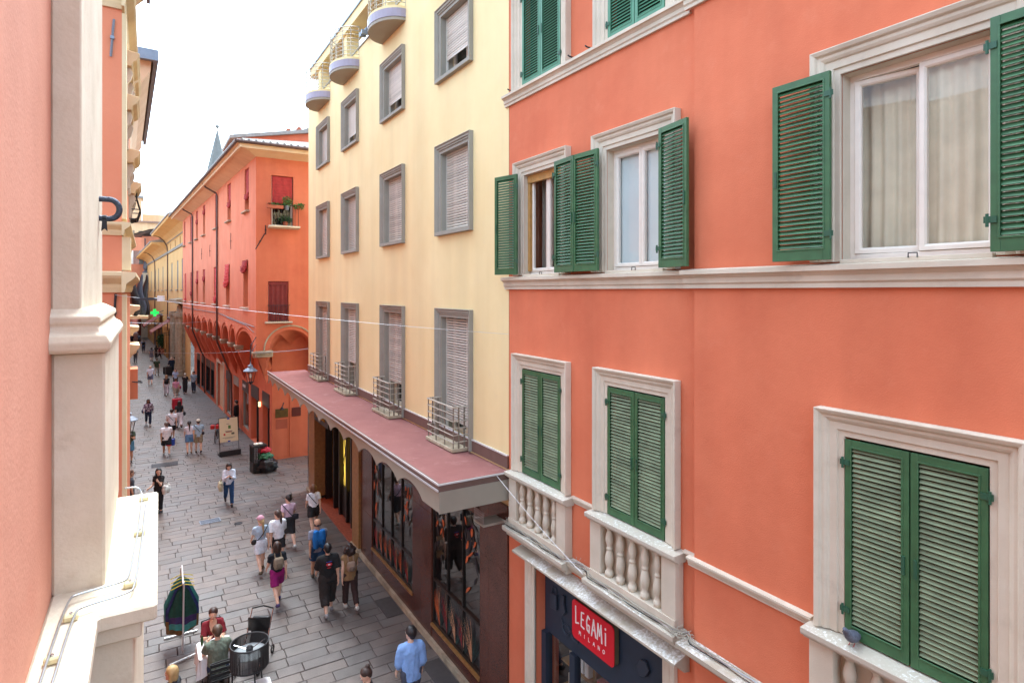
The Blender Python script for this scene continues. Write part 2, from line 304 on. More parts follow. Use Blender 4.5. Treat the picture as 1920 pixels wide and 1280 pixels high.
def mesh_obj(name, v, f, mat, parent=None, smooth=False, bevel=0, mi=None, fix=True):
    a = np.array(v, dtype=float).reshape(-1, 3); lo = a.min(0); hi = a.max(0)
    c = Vector(((lo[0] + hi[0]) / 2, (lo[1] + hi[1]) / 2, lo[2]))
    me = bpy.data.meshes.new(name); me.from_pydata([tuple(p) for p in (a - np.array(c))], [], f)
    setm(me, mat)
    if mi: me.polygons.foreach_set('material_index', mi)
    if fix or bevel:
        bm = bmesh.new(); bm.from_mesh(me)
        if fix: bmesh.ops.recalc_face_normals(bm, faces=bm.faces)
        if bevel:
            ed = [e for e in bm.edges if len(e.link_faces) == 2 and e.calc_face_angle(0) > .5]
            bmesh.ops.bevel(bm, geom=ed, offset=bevel, segments=1, affect='EDGES', clamp_overlap=True)
        bm.to_mesh(me); bm.free()
    if smooth: me.polygons.foreach_set('use_smooth', [True] * len(me.polygons))
    me.update()
    return link(name, me, c, parent)
def link(name, data, w, parent=None, rz=0):
    o = bpy.data.objects.new(name, data); col.objects.link(o)
    w = Vector(w); o.location = w - wloc(parent); WL[o.name] = w
    if rz: o.rotation_euler = (0, 0, rz)
    if parent: o.parent = parent
    return o
def thing(name, label, cat, loc=(0, 0, 0), group=None):
    o = link(name, None, loc); o.empty_display_size = .2
    return tag(o, label, cat, group)
def tag(o, label=None, cat=None, group=None, kind=None):
    if label: o['label'] = label
    if cat: o['category'] = cat
    if group: o['group'] = group
    if kind: o['kind'] = kind
    return o
def lmesh(name, mb, mat, smooth=False, bevel=0):
    """a mesh kept at its own origin, to be shared by many objects"""
    me = bpy.data.meshes.new(name); me.from_pydata([tuple(p) for p in mb.v], [], mb.f); setm(me, mat)
    if any(mb.mi): me.polygons.foreach_set('material_index', mb.mi)
    bm = bmesh.new(); bm.from_mesh(me); bmesh.ops.recalc_face_normals(bm, faces=bm.faces)
    if bevel: bmesh.ops.bevel(bm, geom=[e for e in bm.edges if len(e.link_faces) == 2 and e.calc_face_angle(0) > .5], offset=bevel, segments=1, affect='EDGES', clamp_overlap=True)
    bm.to_mesh(me); bm.free()
    if smooth: me.polygons.foreach_set('use_smooth', [True] * len(me.polygons))
    return me
def wall_grid(T, s0, s1, z0, z1, holes, depth=.3, h=0.0):
    """a wall face with openings and their reveals"""
    mb = MB(T)
    S = sorted({s0, s1, *[x for q in holes for x in q[:2] if s0 < x < s1]}); Z = sorted({z0, z1, *[x for q in holes for x in q[2:4] if z0 < x < z1]})
    for i in range(len(S) - 1):
        for j in range(len(Z) - 1):
            a, b = (S[i] + S[i + 1]) / 2, (Z[j] + Z[j + 1]) / 2
            if any(q[0] < a < q[1] and q[2] < b < q[3] for q in holes): continue
            mb.quad((S[i], h, Z[j]), (S[i + 1], h, Z[j]), (S[i + 1], h, Z[j + 1]), (S[i], h, Z[j + 1]))
    for q in holes:
        a, b, c, d = q[:4]; dp = h - (q[4] if len(q) > 4 else depth)
        mb.quad((a, h, c), (a, dp, c), (a, dp, d), (a, h, d)); mb.quad((b, h, c), (b, h, d), (b, dp, d), (b, dp, c))
        mb.quad((a, h, d), (a, dp, d), (b, dp, d), (b, h, d)); mb.quad((a, h, c), (b, h, c), (b, dp, c), (a, dp, c))
    return mb
ARCH = [(0, 0), (0, .028), (.055, .028), (.06, .045), (.13, .045), (.14, .06), (.165, .075), (.19, .075), (.205, .10), (.235, .115), (.245, .115), (.245, 0)]
def scaled(prof, w, d):
    mo = max(o for o, h in prof); mh = max(h for o, h in prof)
    return [(o / mo * w, h / mh * d) for o, h in prof]
def curtain(T, s0, s1, h, z0, z1, folds=7, amp=.025, name='curtain', mat='white_curtain', parent=None):
    mb = MB(T); ph = random.random() * 6
    mb.grid(lambda u, v: (s0 + (s1 - s0) * u, h + amp * math.sin(u * folds * 2 * pi + ph + .6 * math.sin(v * 3)) * (1 - .3 * v), z0 + (z1 - z0) * v), folds * 6, 6)
    return mb.build(name, mat, parent, smooth=True, flip=False)

# every slat has faded a little differently
for nm in ('green_paint', 'dusty_slat', 'shutter_grey'):
    n = MATS[nm].node_tree; b = n.nodes['Principled BSDF']; src = b.inputs['Base Color'].links[0].from_socket
    oi = N(n, 'ShaderNodeObjectInfo'); mr = N(n, 'ShaderNodeMapRange'); mr.inputs[3].default_value = .84; mr.inputs[4].default_value = 1.14; n.links.new(oi.outputs['Random'], mr.inputs[0])
    mx = N(n, 'ShaderNodeMix', data_type='RGBA', blend_type='MULTIPLY'); mx.inputs[0].default_value = 1; n.links.new(src, mx.inputs[6]); n.links.new(mr.outputs[0], mx.inputs[7]); n.links.new(mx.outputs[2], b.inputs['Base Color'])

# ================================================================== THE STREET
g = MB(); g.quad((-300, -150, -.05), (300, -150, -.05), (300, 450, -.05), (-300, 450, -.05))
tag(g.build('ground', 'paving_far', flip=False), kind='structure')
street = MB().quad((-7, 2, -.022), (9, 2, -.022), (9, 122, -.022), (-7, 122, -.022)).build('street', 'joint_dirt', flip=False); tag(street, kind='structure')
def stone_mb():
    mb = MB(); c = .012
    for z, i in ((-.03, 0), (-.009, 0), (0, c)):
        mb.add([(-.5 + i * 1.2, -.5 + i * 2.6, z), (.5 - i * 1.2, -.5 + i * 2.6, z), (.5 - i * 1.2, .5 - i * 2.6, z), (-.5 + i * 1.2, .5 - i * 2.6, z)], [])
    for r in (0, 4):
        for k in range(4): mb.f.append((r + k, r + (k + 1) % 4, r + 4 + (k + 1) % 4, r + 4 + k)); mb.mi.append(0)
    mb.f.append((8, 9, 10, 11)); mb.mi.append(0)
    return mb
stone_me = lmesh('paving_stone', stone_mb(), 'paving_one')
sv_ = stone_mb(); stones = []
y = 8.0; row = 0
rr = random.Random(11)
while y < 120:
    w = rr.choice((.32, .35, .38, .33, .36)); bend = -.052 * max(0, y - 29)
    x = -3.4 + bend - rr.random() * .8; xr = (9.0 if 24 < y < 32 else 6.0) + bend
    while x < xr:
        l = rr.uniform(.5, 1.0)
        stones.append((x + l / 2, y + w / 2, l - rr.uniform(.008, .017), w - rr.uniform(.008, .017))); x += l
    y += w; row += 1
def in_view(q):
    d = q[0] * CS + q[1] * CC; u = (q[0] * CC - q[1] * CS) / d
    px_, py_ = 960 + FPX * u, HOR + FPX * EYE / d
    if not (235 < px_ < 930 and py_ < 1290): return False
    return q[0] < 5.6 - .052 * max(0, q[1] - 29) and (px_ > 300 or py_ < 900) and q[0] > -1.2
vis = sorted([q for q in stones if in_view(q)], key=lambda q: q[0] ** 2 + q[1] ** 2)
near = set(vis[:300])
many = MB()
for q in stones:
    tx, ty, dz, rz = rr.gauss(0, .004), rr.gauss(0, .006), rr.gauss(0, .003), rr.gauss(0, .006)
    if q in near:
        o = bpy.data.objects.new('paving_stone', stone_me); col.objects.link(o); o.parent = street
        o.location = Vector((q[0], q[1], dz)) - WL[street.name]; o.scale = (q[2], q[3], 1); o.rotation_euler = (tx, ty, rz)
    else:
        many.add([(q[0] + p[0] * q[2] - p[1] * q[3] * rz, q[1] + p[1] * q[3] + p[0] * q[2] * rz, p[2] + dz + p[0] * q[2] * tx * .5) for p in sv_.v], sv_.f)
tag(many.build('paving_stones', 'paving_many', street, flip=False), kind='stuff')

# ================================================================== THE RED HOUSE, right
F0 = Fac(5.75, 0)
house = thing('red_house', 'coral red house with green louvred shutters and stone balustrades, nearest on the right', 'building', (7.5, 3, 0))
TOPW = [(7.86, 9.03, 11.92, 13.75), (5.57, 6.70, 11.92, 13.75)]
MIDW = [(7.86, 8.98, 8.58, 10.36), (5.57, 6.74, 8.58, 10.36)]
LOWW = [(7.86, 9.03, 5.06, 6.93), (5.57, 6.71, 5.06, 6.93)]
wall_grid(F0, 5.02, 9.52, 0, 14.6, TOPW + MIDW + LOWW + [(5.62, 8.64, 0, 3.56, .5)], .22).build('wall', 'red_plaster', house)
BH = .10
wall_grid(F0, -5, 5.02, 0, 14.6, [(2.0, 3.22, 8.58, 10.36), (2.04, 3.18, 5.06, 6.93), (2.04, 3.18, 11.92, 13.75)], .24, BH).build('wall', 'red_plaster', house)
MB(F0).quad((5.02, 0, 0), (5.02, BH, 0), (5.02, BH, 14.6), (5.02, 0, 14.6)).build('wall', 'red_plaster', house, flip=False)
MB(F0).box(-5, 9.50, -8, -.9, 0, 14.6).build('rooms', 'dark_room', house)
MB(F0).quad((9.515, 0, 0), (9.515, -8, 0), (9.515, -8, 14.6), (9.515, 0, 14.6)).build('side_wall', 'red_plaster', house, flip=False)
rp = MB(F0); rp.prism([(.5, 14.6), (-4, 15.8), (-8.5, 14.6)], -5, 9.5, 's'); rp.build('roof', 'roof_tile', house)
MB(F0).box(-5, 9.5, .0, .45, 14.5, 14.595).build('eave', 'wood_soffit', house)
COURSE = [(0, 0), (.045, 0), (.045, .045), (.065, .065), (.065, .12), (.10, .155), (.13, .165), (.13, .215), (0, .235)]
def course(z, s0, s1, h, k=1.0, name='string_course', mat='stone_trim'):
    mb = MB(F0); mb.prism([(h + a * k, z + b * k) for a, b in COURSE], s0, s1, 's'); return mb.build(name, mat, house)
course(8.335, 5.15, 9.62, 0); course(8.335, -5, 5.14, BH)
course(11.73, 5.15, 9.62, 0, .9); course(11.73, -5, 5.14, BH, .9)
course(4.97, 6.98, 7.56, 0, .45); course(4.97, 5.02, 5.26, 0, .45); course(4.97, 3.5, 5.1, BH, .5)
sl = MB(F0); sl.prism([(BH, 3.93), (BH + .12, 3.93), (BH + .14, 4.0), (BH + .22, 4.02), (BH + .22, 4.07), (BH, 4.09)], -5, 5.12, 's'); sl.build('ledge', 'soiled_slab', house)
sl = MB(F0); sl.prism([(0, 3.95), (.12, 3.95), (.14, 4.0), (.16, 4.02), (.16, 4.07), (0, 4.09)], 6.98, 7.55, 's'); sl.build('ledge', 'soiled_slab', house)
for (a, b, c, d) in TOPW + MIDW + LOWW:
    mb = MB(F0); mb.sweep([(a, c), (a, d), (b, d), (b, c)], ARCH); mb.build('architrave', 'stone_trim', house, bevel=.003)
for (a, b, c, d) in ((2.0, 3.22, 8.58, 10.36), (2.04, 3.18, 5.06, 6.93), (2.04, 3.18, 11.92, 13.75)):
    mb = MB(lambda s, h, z: F0(s, h + BH, z)); mb.sweep([(a, c), (a, d), (b, d), (b, c)], [(o * 1.02, h * 1.1) for o, h in ARCH]); mb.build('architrave', 'stone_trim', house, bevel=.003)
# ---- shutters
SLAT_P = .0455
def slat_mesh(w, mat):
    q = ((-.015, -.010), (-.012, -.015), (.015, .010), (.012, .015)) if mat == 'dusty_slat' else ((-.0185, -.018), (-.014, -.022), (.0185, .018), (.014, .022))
    mb = MB(); mb.add([(x, yy, zz) for x in (-w / 2, w / 2) for yy, zz in q], [(0, 1, 2, 3), (7, 6, 5, 4), (0, 4, 5, 1), (1, 5, 6, 2), (2, 6, 7, 3), (3, 7, 4, 0)])
    return mb
SLATS = {}
def leaf(hinge, ang, w, z0, hgt, mat='green_paint', smat='green_paint', single=True, out=1):
    """hinge (X,Y), ang = direction in which the leaf runs, out = +1/-1 side (of its run) that faces the street"""
    ca, sa = math.cos(ang), math.sin(ang); hx, hy = hinge
    T = lambda s, h, z: (hx + s * ca - h * out * sa, hy + s * sa + h * out * ca, z0 + z)
    st, rb, rt = .068, .115, .075
    mb = MB(T)
    mb.box(.004, st, -.02, .02, 0, hgt); mb.box(w - st, w - .004, -.02, .02, 0, hgt)
    mb.box(st, w - st, -.019, .019, 0, rb); mb.box(st, w - st, -.019, .019, hgt - rt, hgt)
    i0, i1, j0, j1 = st, w - st, rb, hgt - rt
    mb.sweep([(i0, j0), (i0, j1), (i1, j1), (i1, j0)], [(0, .0), (0, .026), (.016, .026), (.016, .0)], closed=True)
    o = mb.build('shutter', mat, house, bevel=.002)
    for zz in (.22, hgt - .24):
        hb = MB(T); hb.box(-.035, .05, .021, .033, zz, zz + .05); hb.tube([(-.012, .03, zz - .03), (-.012, .03, zz + .07)], .012, 6); hb.build('hinge', 'hinge_green', o)
    lb = MB(T); lb.box(w - .06, w - .035, .021, .034, hgt * .42, hgt * .42 + .16); lb.build('latch', 'hinge_green', o)
    n = int((j1 - j0) / SLAT_P); key = (round(w, 2), smat)
    # outer edge of each slat hangs low; local y of the slat points to the street side
    if single:
        if key not in SLATS: SLATS[key] = lmesh('slat', slat_mesh(w - 2 * st - .002, smat), smat)
        for k in range(n):
            p = T(w / 2, 0, j0 + (k + .6) * (j1 - j0) / n)
            q = link('slat', SLATS[key], p, o); q.rotation_euler = (random.gauss(0, .035), random.gauss(0, .004), ang + (pi if out > 0 else 0))
    else:
        sm = slat_mesh(w - 2 * st - .002, smat); mm = MB(T)
        for k in range(n):
            zc = j0 + (k + .6) * (j1 - j0) / n
            mm.add([(w / 2 + p[0], -p[1], zc + p[2]) for p in sm.v], sm.f)
        tag(mm.build('slats', smat, o), kind='stuff')
    return o
UPY, DNY = R(90), R(-90)
# closed pairs: lower floor, and top floor
for (a, b, c, d), xx in ((LOWW[0], 5.735), (LOWW[1], 5.735), ((2.04, 3.18, 5.06, 6.93), 5.63)):
    wd = (b - a) / 2
    leaf((xx, a + .004), UPY, wd - .006, c + .01, d - c - .03, smat='dusty_slat', out=1)
    leaf((xx, b - .004), DNY, wd - .006, c + .01, d - c - .03, smat='dusty_slat', out=-1)
for (a, b, c, d), xx in ((TOPW[0], 5.735), (TOPW[1], 5.735)):
    wd = (b - a) / 2
    leaf((xx, a + .004), UPY, wd - .006, c + .01, d - c - .03, mat='green_paint_pale', smat='green_paint_pale', single=False, out=1)
    leaf((xx, b - .004), DNY, wd - .006, c + .01, d - c - .03, mat='green_paint_pale', smat='green_paint_pale', single=False, out=-1)
# open leaves, middle floor: folded back towards the wall
leaf((5.60, 8.99), R(90 + 15), .56, 8.60, 1.78, single=False, out=1)
leaf((5.60, 7.85), R(-90 - 4), .56, 8.60, 1.78, single=False, out=-1)
leaf((5.60, 6.76), R(90 + 3), .56, 8.60, 1.78, single=False, out=1)
leaf((5.60, 5.55), R(-90 - 9), .56, 8.60, 1.78, single=False, out=-1)
leaf((5.50, 3.24), R(90 + 1.5), .60, 8.60, 1.78, single=True, out=1)
leaf((5.50, 1.99), R(-90 - 2), .60, 8.60, 1.78, single=True, out=-1)
for (a, b, c, d), h0, dp in ((MIDW[0], 0, .22), (MIDW[1], 0, .22), ((2.0, 3.22, 8.58, 10.36), BH, .24)):
    mb = MB(F0); h1, h2 = h0 + .001, h0 - dp + .005; e = .006
    mb.quad((a + e, h1, c), (a + e, h2, c), (a + e, h2, d), (a + e, h1, d)); mb.quad((b - e, h1, c), (b - e, h1, d), (b - e, h2, d), (b - e, h2, c)); mb.quad((a, h1, d - e), (a, h2, d - e), (b, h2, d - e), (b, h1, d - e)); mb.build('reveal', 'stone_trim', house, flip=False)
# ---- windows of the middle floor
def casement(T, a, b, c, d, h, mat, parent, n=2, fw=.055, openl=None):
    w = MB(T); w.box(a, b, h - .06, h, c, c + .07); w.box(a, b, h - .06, h, d - .06, d); w.box(a, a + .05, h - .06, h, c + .07, d - .06); w.box(b - .05, b, h - .06, h, c + .07, d - .06)
    win = w.build('window', mat, parent, bevel=.003)
    ww = (b - a - .1) / n
    for i in range(n):
        s0 = a + .05 + i * ww; s1 = s0 + ww; f = MB(T); z0, z1 = c + .075, d - .065
        f.sweep([(s0 + .003, z0), (s1 - .003, z0), (s1 - .003, z1), (s0 + .003, z1)], [(0, h - .045), (0, h + .012), (fw * .7, h + .012), (fw, h - .004), (fw, h - .045)], closed=True)
        if openl == i:
            # swung inwards about its outer stile
            ca, sa = math.cos(R(-9)), math.sin(R(-9))
            piv = T(s1, h, 0)
            f.v = [(piv[0] + (x - piv[0]) * ca + (yy - piv[1]) * sa, piv[1] - (x - piv[0]) * sa + (yy - piv[1]) * ca, z) for x, yy, z in f.v]
        f.build('sash', mat, win, bevel=.002)
        p = MB(T); p.quad((s0 + fw, h - .02, z0 + fw), (s1 - fw, h - .02, z0 + fw), (s1 - fw, h - .02, z1 - fw), (s0 + fw, h - .02, z1 - fw))
        if openl == i:
            p.v = [(piv[0] + (x - piv[0]) * ca + (yy - piv[1]) * sa, piv[1] - (x - piv[0]) * sa + (yy - piv[1]) * ca, z) for x, yy, z in p.v]
        p.build('pane', 'glass', win, flip=False)
    return win
w1 = casement(F0, *MIDW[0], -.12, 'white_frame', house)
MB(F0).box(7.87, 8.97, -.115, -.05, 10.22, 10.355).build('blind_box', 'wood_frame', w1); MB(F0).box(8.90, 8.97, -.115, -.06, 8.66, 10.215).build('wood_jamb', 'wood_frame', w1)
curtain(F0, 7.95, 8.3, -.3, 8.65, 10.3, 4, name='curtain', mat='grey_curtain', parent=w1); curtain(F0, 8.55, 8.9, -.34, 8.65, 10.3, 4, name='curtain', mat='grey_curtain', parent=w1)
w2 = casement(F0, *MIDW[1], -.12, 'white_frame', house)
MB(F0).box(5.62, 6.70, -.20, -.19, 8.62, 10.32).build('frosted_film', 'frosted', w2)
w3 = casement(F0, 2.0, 3.22, 8.58, 10.36, -.03, 'white_frame', house, openl=1)
curtain(F0, 2.05, 2.62, -.12, 8.65, 10.3, 5, .02, name='curtain', mat='cream_curtain', parent=w3); curtain(F0, 2.62, 3.35, -.24, 8.6, 10.33, 6, .022, name='curtain', mat='cream_curtain', parent=w3)
for (a, b, c, d) in (MIDW[0], MIDW[1], (2.0, 3.22, 8.58, 10.36)):
    h0 = BH if a < 3 else 0
    MB(F0).box(a + .01, b - .01, h0 - .1, h0 + .06, c - .02, c + .02).build('sill', 'stone_trim', house, bevel=.004)
    k = (a + b) / 2 - .04
    MB(F0).tube([(k - .03, h0 + .065, c + .01), (k - .03, h0 + .065, c + .05), (k + .04, h0 + .065, c + .05), (k + .04, h0 + .065, c + .01)], .006, 5).build('catch', 'iron', house)
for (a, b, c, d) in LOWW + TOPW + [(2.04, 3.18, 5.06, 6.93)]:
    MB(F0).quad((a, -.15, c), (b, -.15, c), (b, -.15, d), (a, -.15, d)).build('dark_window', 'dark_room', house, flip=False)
for s, z in ((9.33, 11.96), (7.50, 11.96), (7.07, 11.96), (5.24, 11.96)):
    MB(F0).tube([(s, .0, z), (s, .12, z + .005), (s, .15, z + .02)], .012, 6).build('shutter_stop', 'iron', house)
# ---- balustrades
def bal_profile():
    return [(.062, 0), (.062, .07), (.05, .075), (.045, .10), (.036, .12), (.046, .15), (.062, .20), (.066, .25), (.056, .31), (.040, .37), (.034, .385), (.048, .395), (.048, .41), (.034, .42), (.038, .45), (.054, .50), (.058, .54), (.048, .60), (.034, .65), (.03, .67), (.05, .685), (.055, .70), (.055, .715)]
balm = MB(); balm.lathe(bal_profile(), seg=12); bal_me = lmesh('baluster', balm, 'stone_trim', smooth=True)
def balustrade(s0, s1, h, n=5):
    T = lambda s, hh, z: F0(s, hh + h, z)
    slab = MB(T); slab.prism([(0, 3.88), (.16, 3.88), (.17, 3.93), (.24, 3.97), (.26, 4.0), (.26, 4.06), (0, 4.08)], s0 - .06, s1 + .06, 's'); slab.build('balcony_slab', 'soiled_sill', house, bevel=.004)
    b = MB(T); b.box(s0, s1, 0, .165, 4.08, 4.21); d1 = .24
    b.box(s0, s0 + d1, .003, .15, 4.21, 4.93); b.box(s1 - d1, s1, .003, .15, 4.21, 4.93)
    p = b.build('balustrade', 'stone_trim', house, bevel=.004)
    MB(T).box(s0 + d1, s1 - d1, .002, .012, 4.21, 4.93).build('back_panel', 'stone_trim', p)
    r = MB(T); r.prism([(0, 4.925), (.16, 4.925), (.17, 4.95), (.215, 4.97), (.22, 4.99), (.22, 5.035), (0, 5.055)], s0 - .05, s1 + .05, 's'); r.build('top_rail', 'soiled_sill', p, bevel=.004)
    for i in range(n):
        s = s0 + d1 + (s1 - s0 - 2 * d1) * (i + .5) / n
        link('baluster', bal_me, T(s, .082, 4.21), p)
balustrade(7.58, 9.29, 0); balustrade(5.28, 6.96, 0); balustrade(1.78, 3.46, BH)
# cables lying along the ledge
for k in range(4):
    pts = []; pr = random.Random(k)
    for i in range(60):
        s = 9.3 - i * (9.3 - .5) / 59
        inb = 7.5 < s < 9.36 or 5.2 < s < 7.03 or s < 3.5
        hh = (.22 if inb else .12) - .012 * k + .018 * math.sin(i * .9 + k * 2) + (BH if s < 5.1 else 0)
        pts.append((s, hh, 4.095 + .008 * k + .01 * abs(math.sin(i * .37 + k))))
    MB(F0).tube(pts, .007, 5).build('cable', ('black_metal', 'twig', 'steel_wire', 'twig')[k], house)
tw = MB(F0); pr = random.Random(5)
for c_s, c_h, n_ in ((5.12, .22, 90), (9.28, .16, 40), (7.3, .12, 18)):
    for i in range(n_):
        a, e_, l = pr.uniform(0, 6.28), pr.uniform(-.2, 1.2), pr.uniform(.05, .16); s, hh, z = c_s + pr.gauss(0, .07), c_h + pr.gauss(0, .05), 4.09 + pr.random() * .07
        tw.tube([(s, hh, z), (s + l * math.cos(a) * math.cos(e_), hh + l * math.sin(a) * math.cos(e_), z + l * math.sin(e_) * .6)], .0025, 3, caps=False)
tag(tw.build('pigeon_spikes_and_twigs', 'twig', house, flip=False), kind='stuff')
# ---- shop front below
shop = MB(F0)
shop.sweep([(5.62, 0), (5.62, 3.56), (8.64, 3.56), (8.64, 0)], [(0, -.02), (0, .03), (.06, .03), (.07, .05), (.15, .05), (.17, .07), (.24, .07), (.24, 0), (.02, -.02)])
sf = shop.build('shop_front', 'stone_trim', house, bevel=.003)
cn = MB(F0); cn.prism([(0, 3.58), (.10, 3.60), (.12, 3.66), (.20, 3.70), (.24, 3.72), (.27, 3.72), (.27, 3.755), (0, 3.83)], 5.18, 8.98, 's'); cn.build('cornice', 'soiled_slab', sf, bevel=.003)
MB(F0).box(5.63, 8.63, -.26, -.20, 2.40, 3.555).build('fascia', 'navy_paint', sf)
MB(F0).box(5.63, 5.75, -.26, -.12, 0, 2.40).build('jamb', 'navy_paint', sf); MB(F0).box(8.50, 8.63, -.26, -.12, 0, 2.40).build('jamb', 'navy_paint', sf)
for s in (7.78, 6.72): MB(F0).box(s - .07, s + .07, -.27, -.14, 0, 2.40).build('mullion', 'navy_paint', sf)
for a, b in ((5.75, 6.65), (6.79, 7.71), (7.85, 8.50)):
    MB(F0).quad((a, -.2, 0), (b, -.2, 0), (b, -.2, 2.4), (a, -.2, 2.4)).build('pane', 'shop_glass', sf, flip=False)
pr = random.Random(3)
gm = ['terracotta', 'shop_lit', 'leaf_dark', 'bright_red_cloth', 'gold_metal', 'sign_white', 'navy_relief']
for zz in (.5, .95, 1.4, 1.85, 2.25):
    sh = MB(F0); sh.box(5.8, 8.5, -.75, -.45, zz, zz + .02); shf = sh.build('shelf', 'wood_frame', sf)
    s = 5.85
    while s < 8.4:
        w_, h_ = pr.uniform(.06, .16), pr.uniform(.1, .3); MB(F0).box(s, s + w_, -.68, -.5, zz + .021, zz + .02 + h_).build('goods', pr.choice(gm), shf); s += w_ + pr.uniform(.02, .12)
ln = MB(F0)
for s in (6.0, 6.9, 7.8): ln.box(s, s + .5, -.5, -.42, 2.47, 2.5)
# reliefs on the fascia
def relief(pts, r=.02, closed=False):
    if closed: pts = pts + [pts[0]]
    MB(F0).tube([(s, -.19, z) for s, z in pts], r, 6).build('relief_ornament', 'navy_relief', sf)
def relief_blob(poly): MB(F0).prism(poly, -.199, -.15).build('relief_ornament', 'navy_relief', sf, bevel=.008)
relief_blob([(8.42, 2.88), (8.42, 3.13), (8.24, 3.16), (8.24, 2.9)]); relief([(8.40, 3.14), (8.38, 3.24), (8.28, 3.25), (8.27, 3.15)], .015)
relief_blob([(8.12, 2.95), (8.14, 3.1), (8.08, 3.24), (8.02, 3.24), (8.03, 3.1), (7.98, 2.98), (8.05, 2.9)])
for c_ in (8.0, 7.76): relief([(c_ + .1 * math.cos(t * pi / 5), 2.68 + .08 * math.sin(t * pi / 5)) for t in range(10)], .016, True)
relief([(7.9, 2.72), (7.86, 2.72)], .014); relief([(8.09, 2.7), (8.14, 2.82)], .012); relief([(7.68, 2.7), (7.64, 2.8)], .012)
relief_blob([(6.30, 3.02), (6.22, 3.14), (6.12, 3.16), (6.05, 3.06), (6.12, 2.94), (6.24, 2.9)])
relief([(6.2, 2.66), (6.0, 2.82), (5.9, 2.62), (6.16, 2.56), (5.92, 2.84), (6.2, 2.66)], .014); relief([(5.84, 2.9), (5.74, 3.02), (5.68, 2.66)], .018); relief([(5.84, 2.9), (5.8, 2.7)], .014)
# sign of the shop
sign = thing('shop_sign', 'red rounded shop sign with white hand drawn lettering under the balconies', 'sign', F0(6.98, .06, 2.86))
def rrect(a0, a1, b0, b1, r, n=5):
    o = []
    for cx, cy, q in ((a1 - r, b0 + r, -90), (a1 - r, b1 - r, 0), (a0 + r, b1 - r, 90), (a0 + r, b0 + r, 180)):
        for k in range(n + 1): t = R(q + 90 * k / n); o.append((cx + r * math.cos(t), cy + r * math.sin(t)))
    return o
sg = MB(F0); sg.prism(rrect(6.705, 7.705, 2.765, 3.365, .07), -.19, -.105); sg.build('sign_box', 'olive_edge', sign)
sg = MB(F0); sg.prism(rrect(6.70, 7.71, 2.76, 3.37, .075), -.104, -.09); sg.build('sign_face', 'sign_red', sign)
# letters: strokes in a 0..1 box, drawn left to right (towards the camera side s falls)
LET = {'L': [[(.15, 1.05), (.2, .0), (.8, .1)]], 'E': [[(.75, .95), (.25, .9), (.2, .05), (.8, .0)], [(.22, .5), (.65, .52)]],
       'G': [[(.8, .85), (.45, .98), (.2, .6), (.3, .1), (.7, .0), (.78, .42), (.5, .42)]], 'A': [[(.05, -.05), (.48, 1.0), (.9, .0)], [(.22, .38), (.75, .36)]],
       'M': [[(.05, .0), (.2, .98), (.5, .3), (.8, 1.0), (.95, -.05)]], 'I': [[(.5, .0), (.5, .7)], [(.5, .92), (.5, .99)]],
       'N': [[(.15, 0), (.15, 1), (.85, 0), (.85, 1)]], 'O': [[(.5 + .42 * math.cos(k * pi / 5), .5 + .5 * math.sin(k * pi / 5)) for k in range(11)]], 'i': [[(.5, 0), (.5, 1)]]}
def strokes(word, s, z, w, h, step, r, mat, parent, zs=0, T=F0, hh=.05, name='letter'):
    for k, ch in enumerate(word):
        mb = MB(T)
        for st in LET[ch]:
            for p, q in zip(st[:-1], st[1:]):
                x0, y0, x1, y1 = s - k * step - p[0] * w, z + k * zs + p[1] * h, s - k * step - q[0] * w, z + k * zs + q[1] * h
                d = math.hypot(x1 - x0, y1 - y0) or 1; nx, ny = -(y1 - y0) / d * r, (x1 - x0) / d * r; ex, ey = (x1 - x0) / d * r * .6, (y1 - y0) / d * r * .6
                mb.prism([(x0 + nx - ex, y0 + ny - ey), (x0 - nx - ex, y0 - ny - ey), (x1 - nx + ex, y1 - ny + ey), (x1 + nx + ex, y1 + ny + ey)], hh, hh + .006 + .0004 * len(mb.f) / 6)
        mb.build(name, mat, parent)
strokes('LEGAMI', 7.63, 3.02, .12, .25, .137, .012, 'sign_white', sign, hh=-.09)
strokes('MiLANO', 7.53, 2.875, .052, .056, .116, .0032, 'sign_white', sign, hh=-.09)
# pigeon
pg = thing('pigeon', 'grey pigeon sitting on the soiled stone rail below the nearest closed shutters', 'pigeon', F0(3.06, .22, 5.045))
def pigeon():
    T = lambda s, h, z: F0(3.06 + s, .21 + h, 5.045 + z)
    b = MB(T)
    n, k = 9, 10; prof = [(-.17, .055, .006), (-.12, .062, .022), (-.06, .075, .045), (0, .085, .058), (.05, .10, .056), (.085, .125, .042), (.105, .15, .03), (.115, .175, .027), (.135, .185, .018), (.15, .182, .003)]
    vs_ = []
    for (x, z, r) in prof:
        for j in range(k): a = 2 * pi * j / k; vs_.append((r * math.cos(a), x, z + r * .95 * math.sin(a)))
    f = [(i * k + j, i * k + (j + 1) % k, (i + 1) * k + (j + 1) % k, (i + 1) * k + j) for i in range(len(prof) - 1) for j in range(k)] + [tuple(range(k)), tuple(range((len(prof) - 1) * k, len(prof) * k))]
    b.add(vs_, f); b.build('body', 'pigeon_grey', pg, smooth=True)
    for sx in (-.02, .02): MB(T).tube([(sx, 0, .03), (sx, .01, .008), (sx, .03, .004)], .004, 5).build('foot', 'pigeon_foot', pg)
    MB(T).tube([(0, .148, .183), (0, .172, .176)], [.005, .001], 5).build('beak', 'rubber', pg)
pigeon()

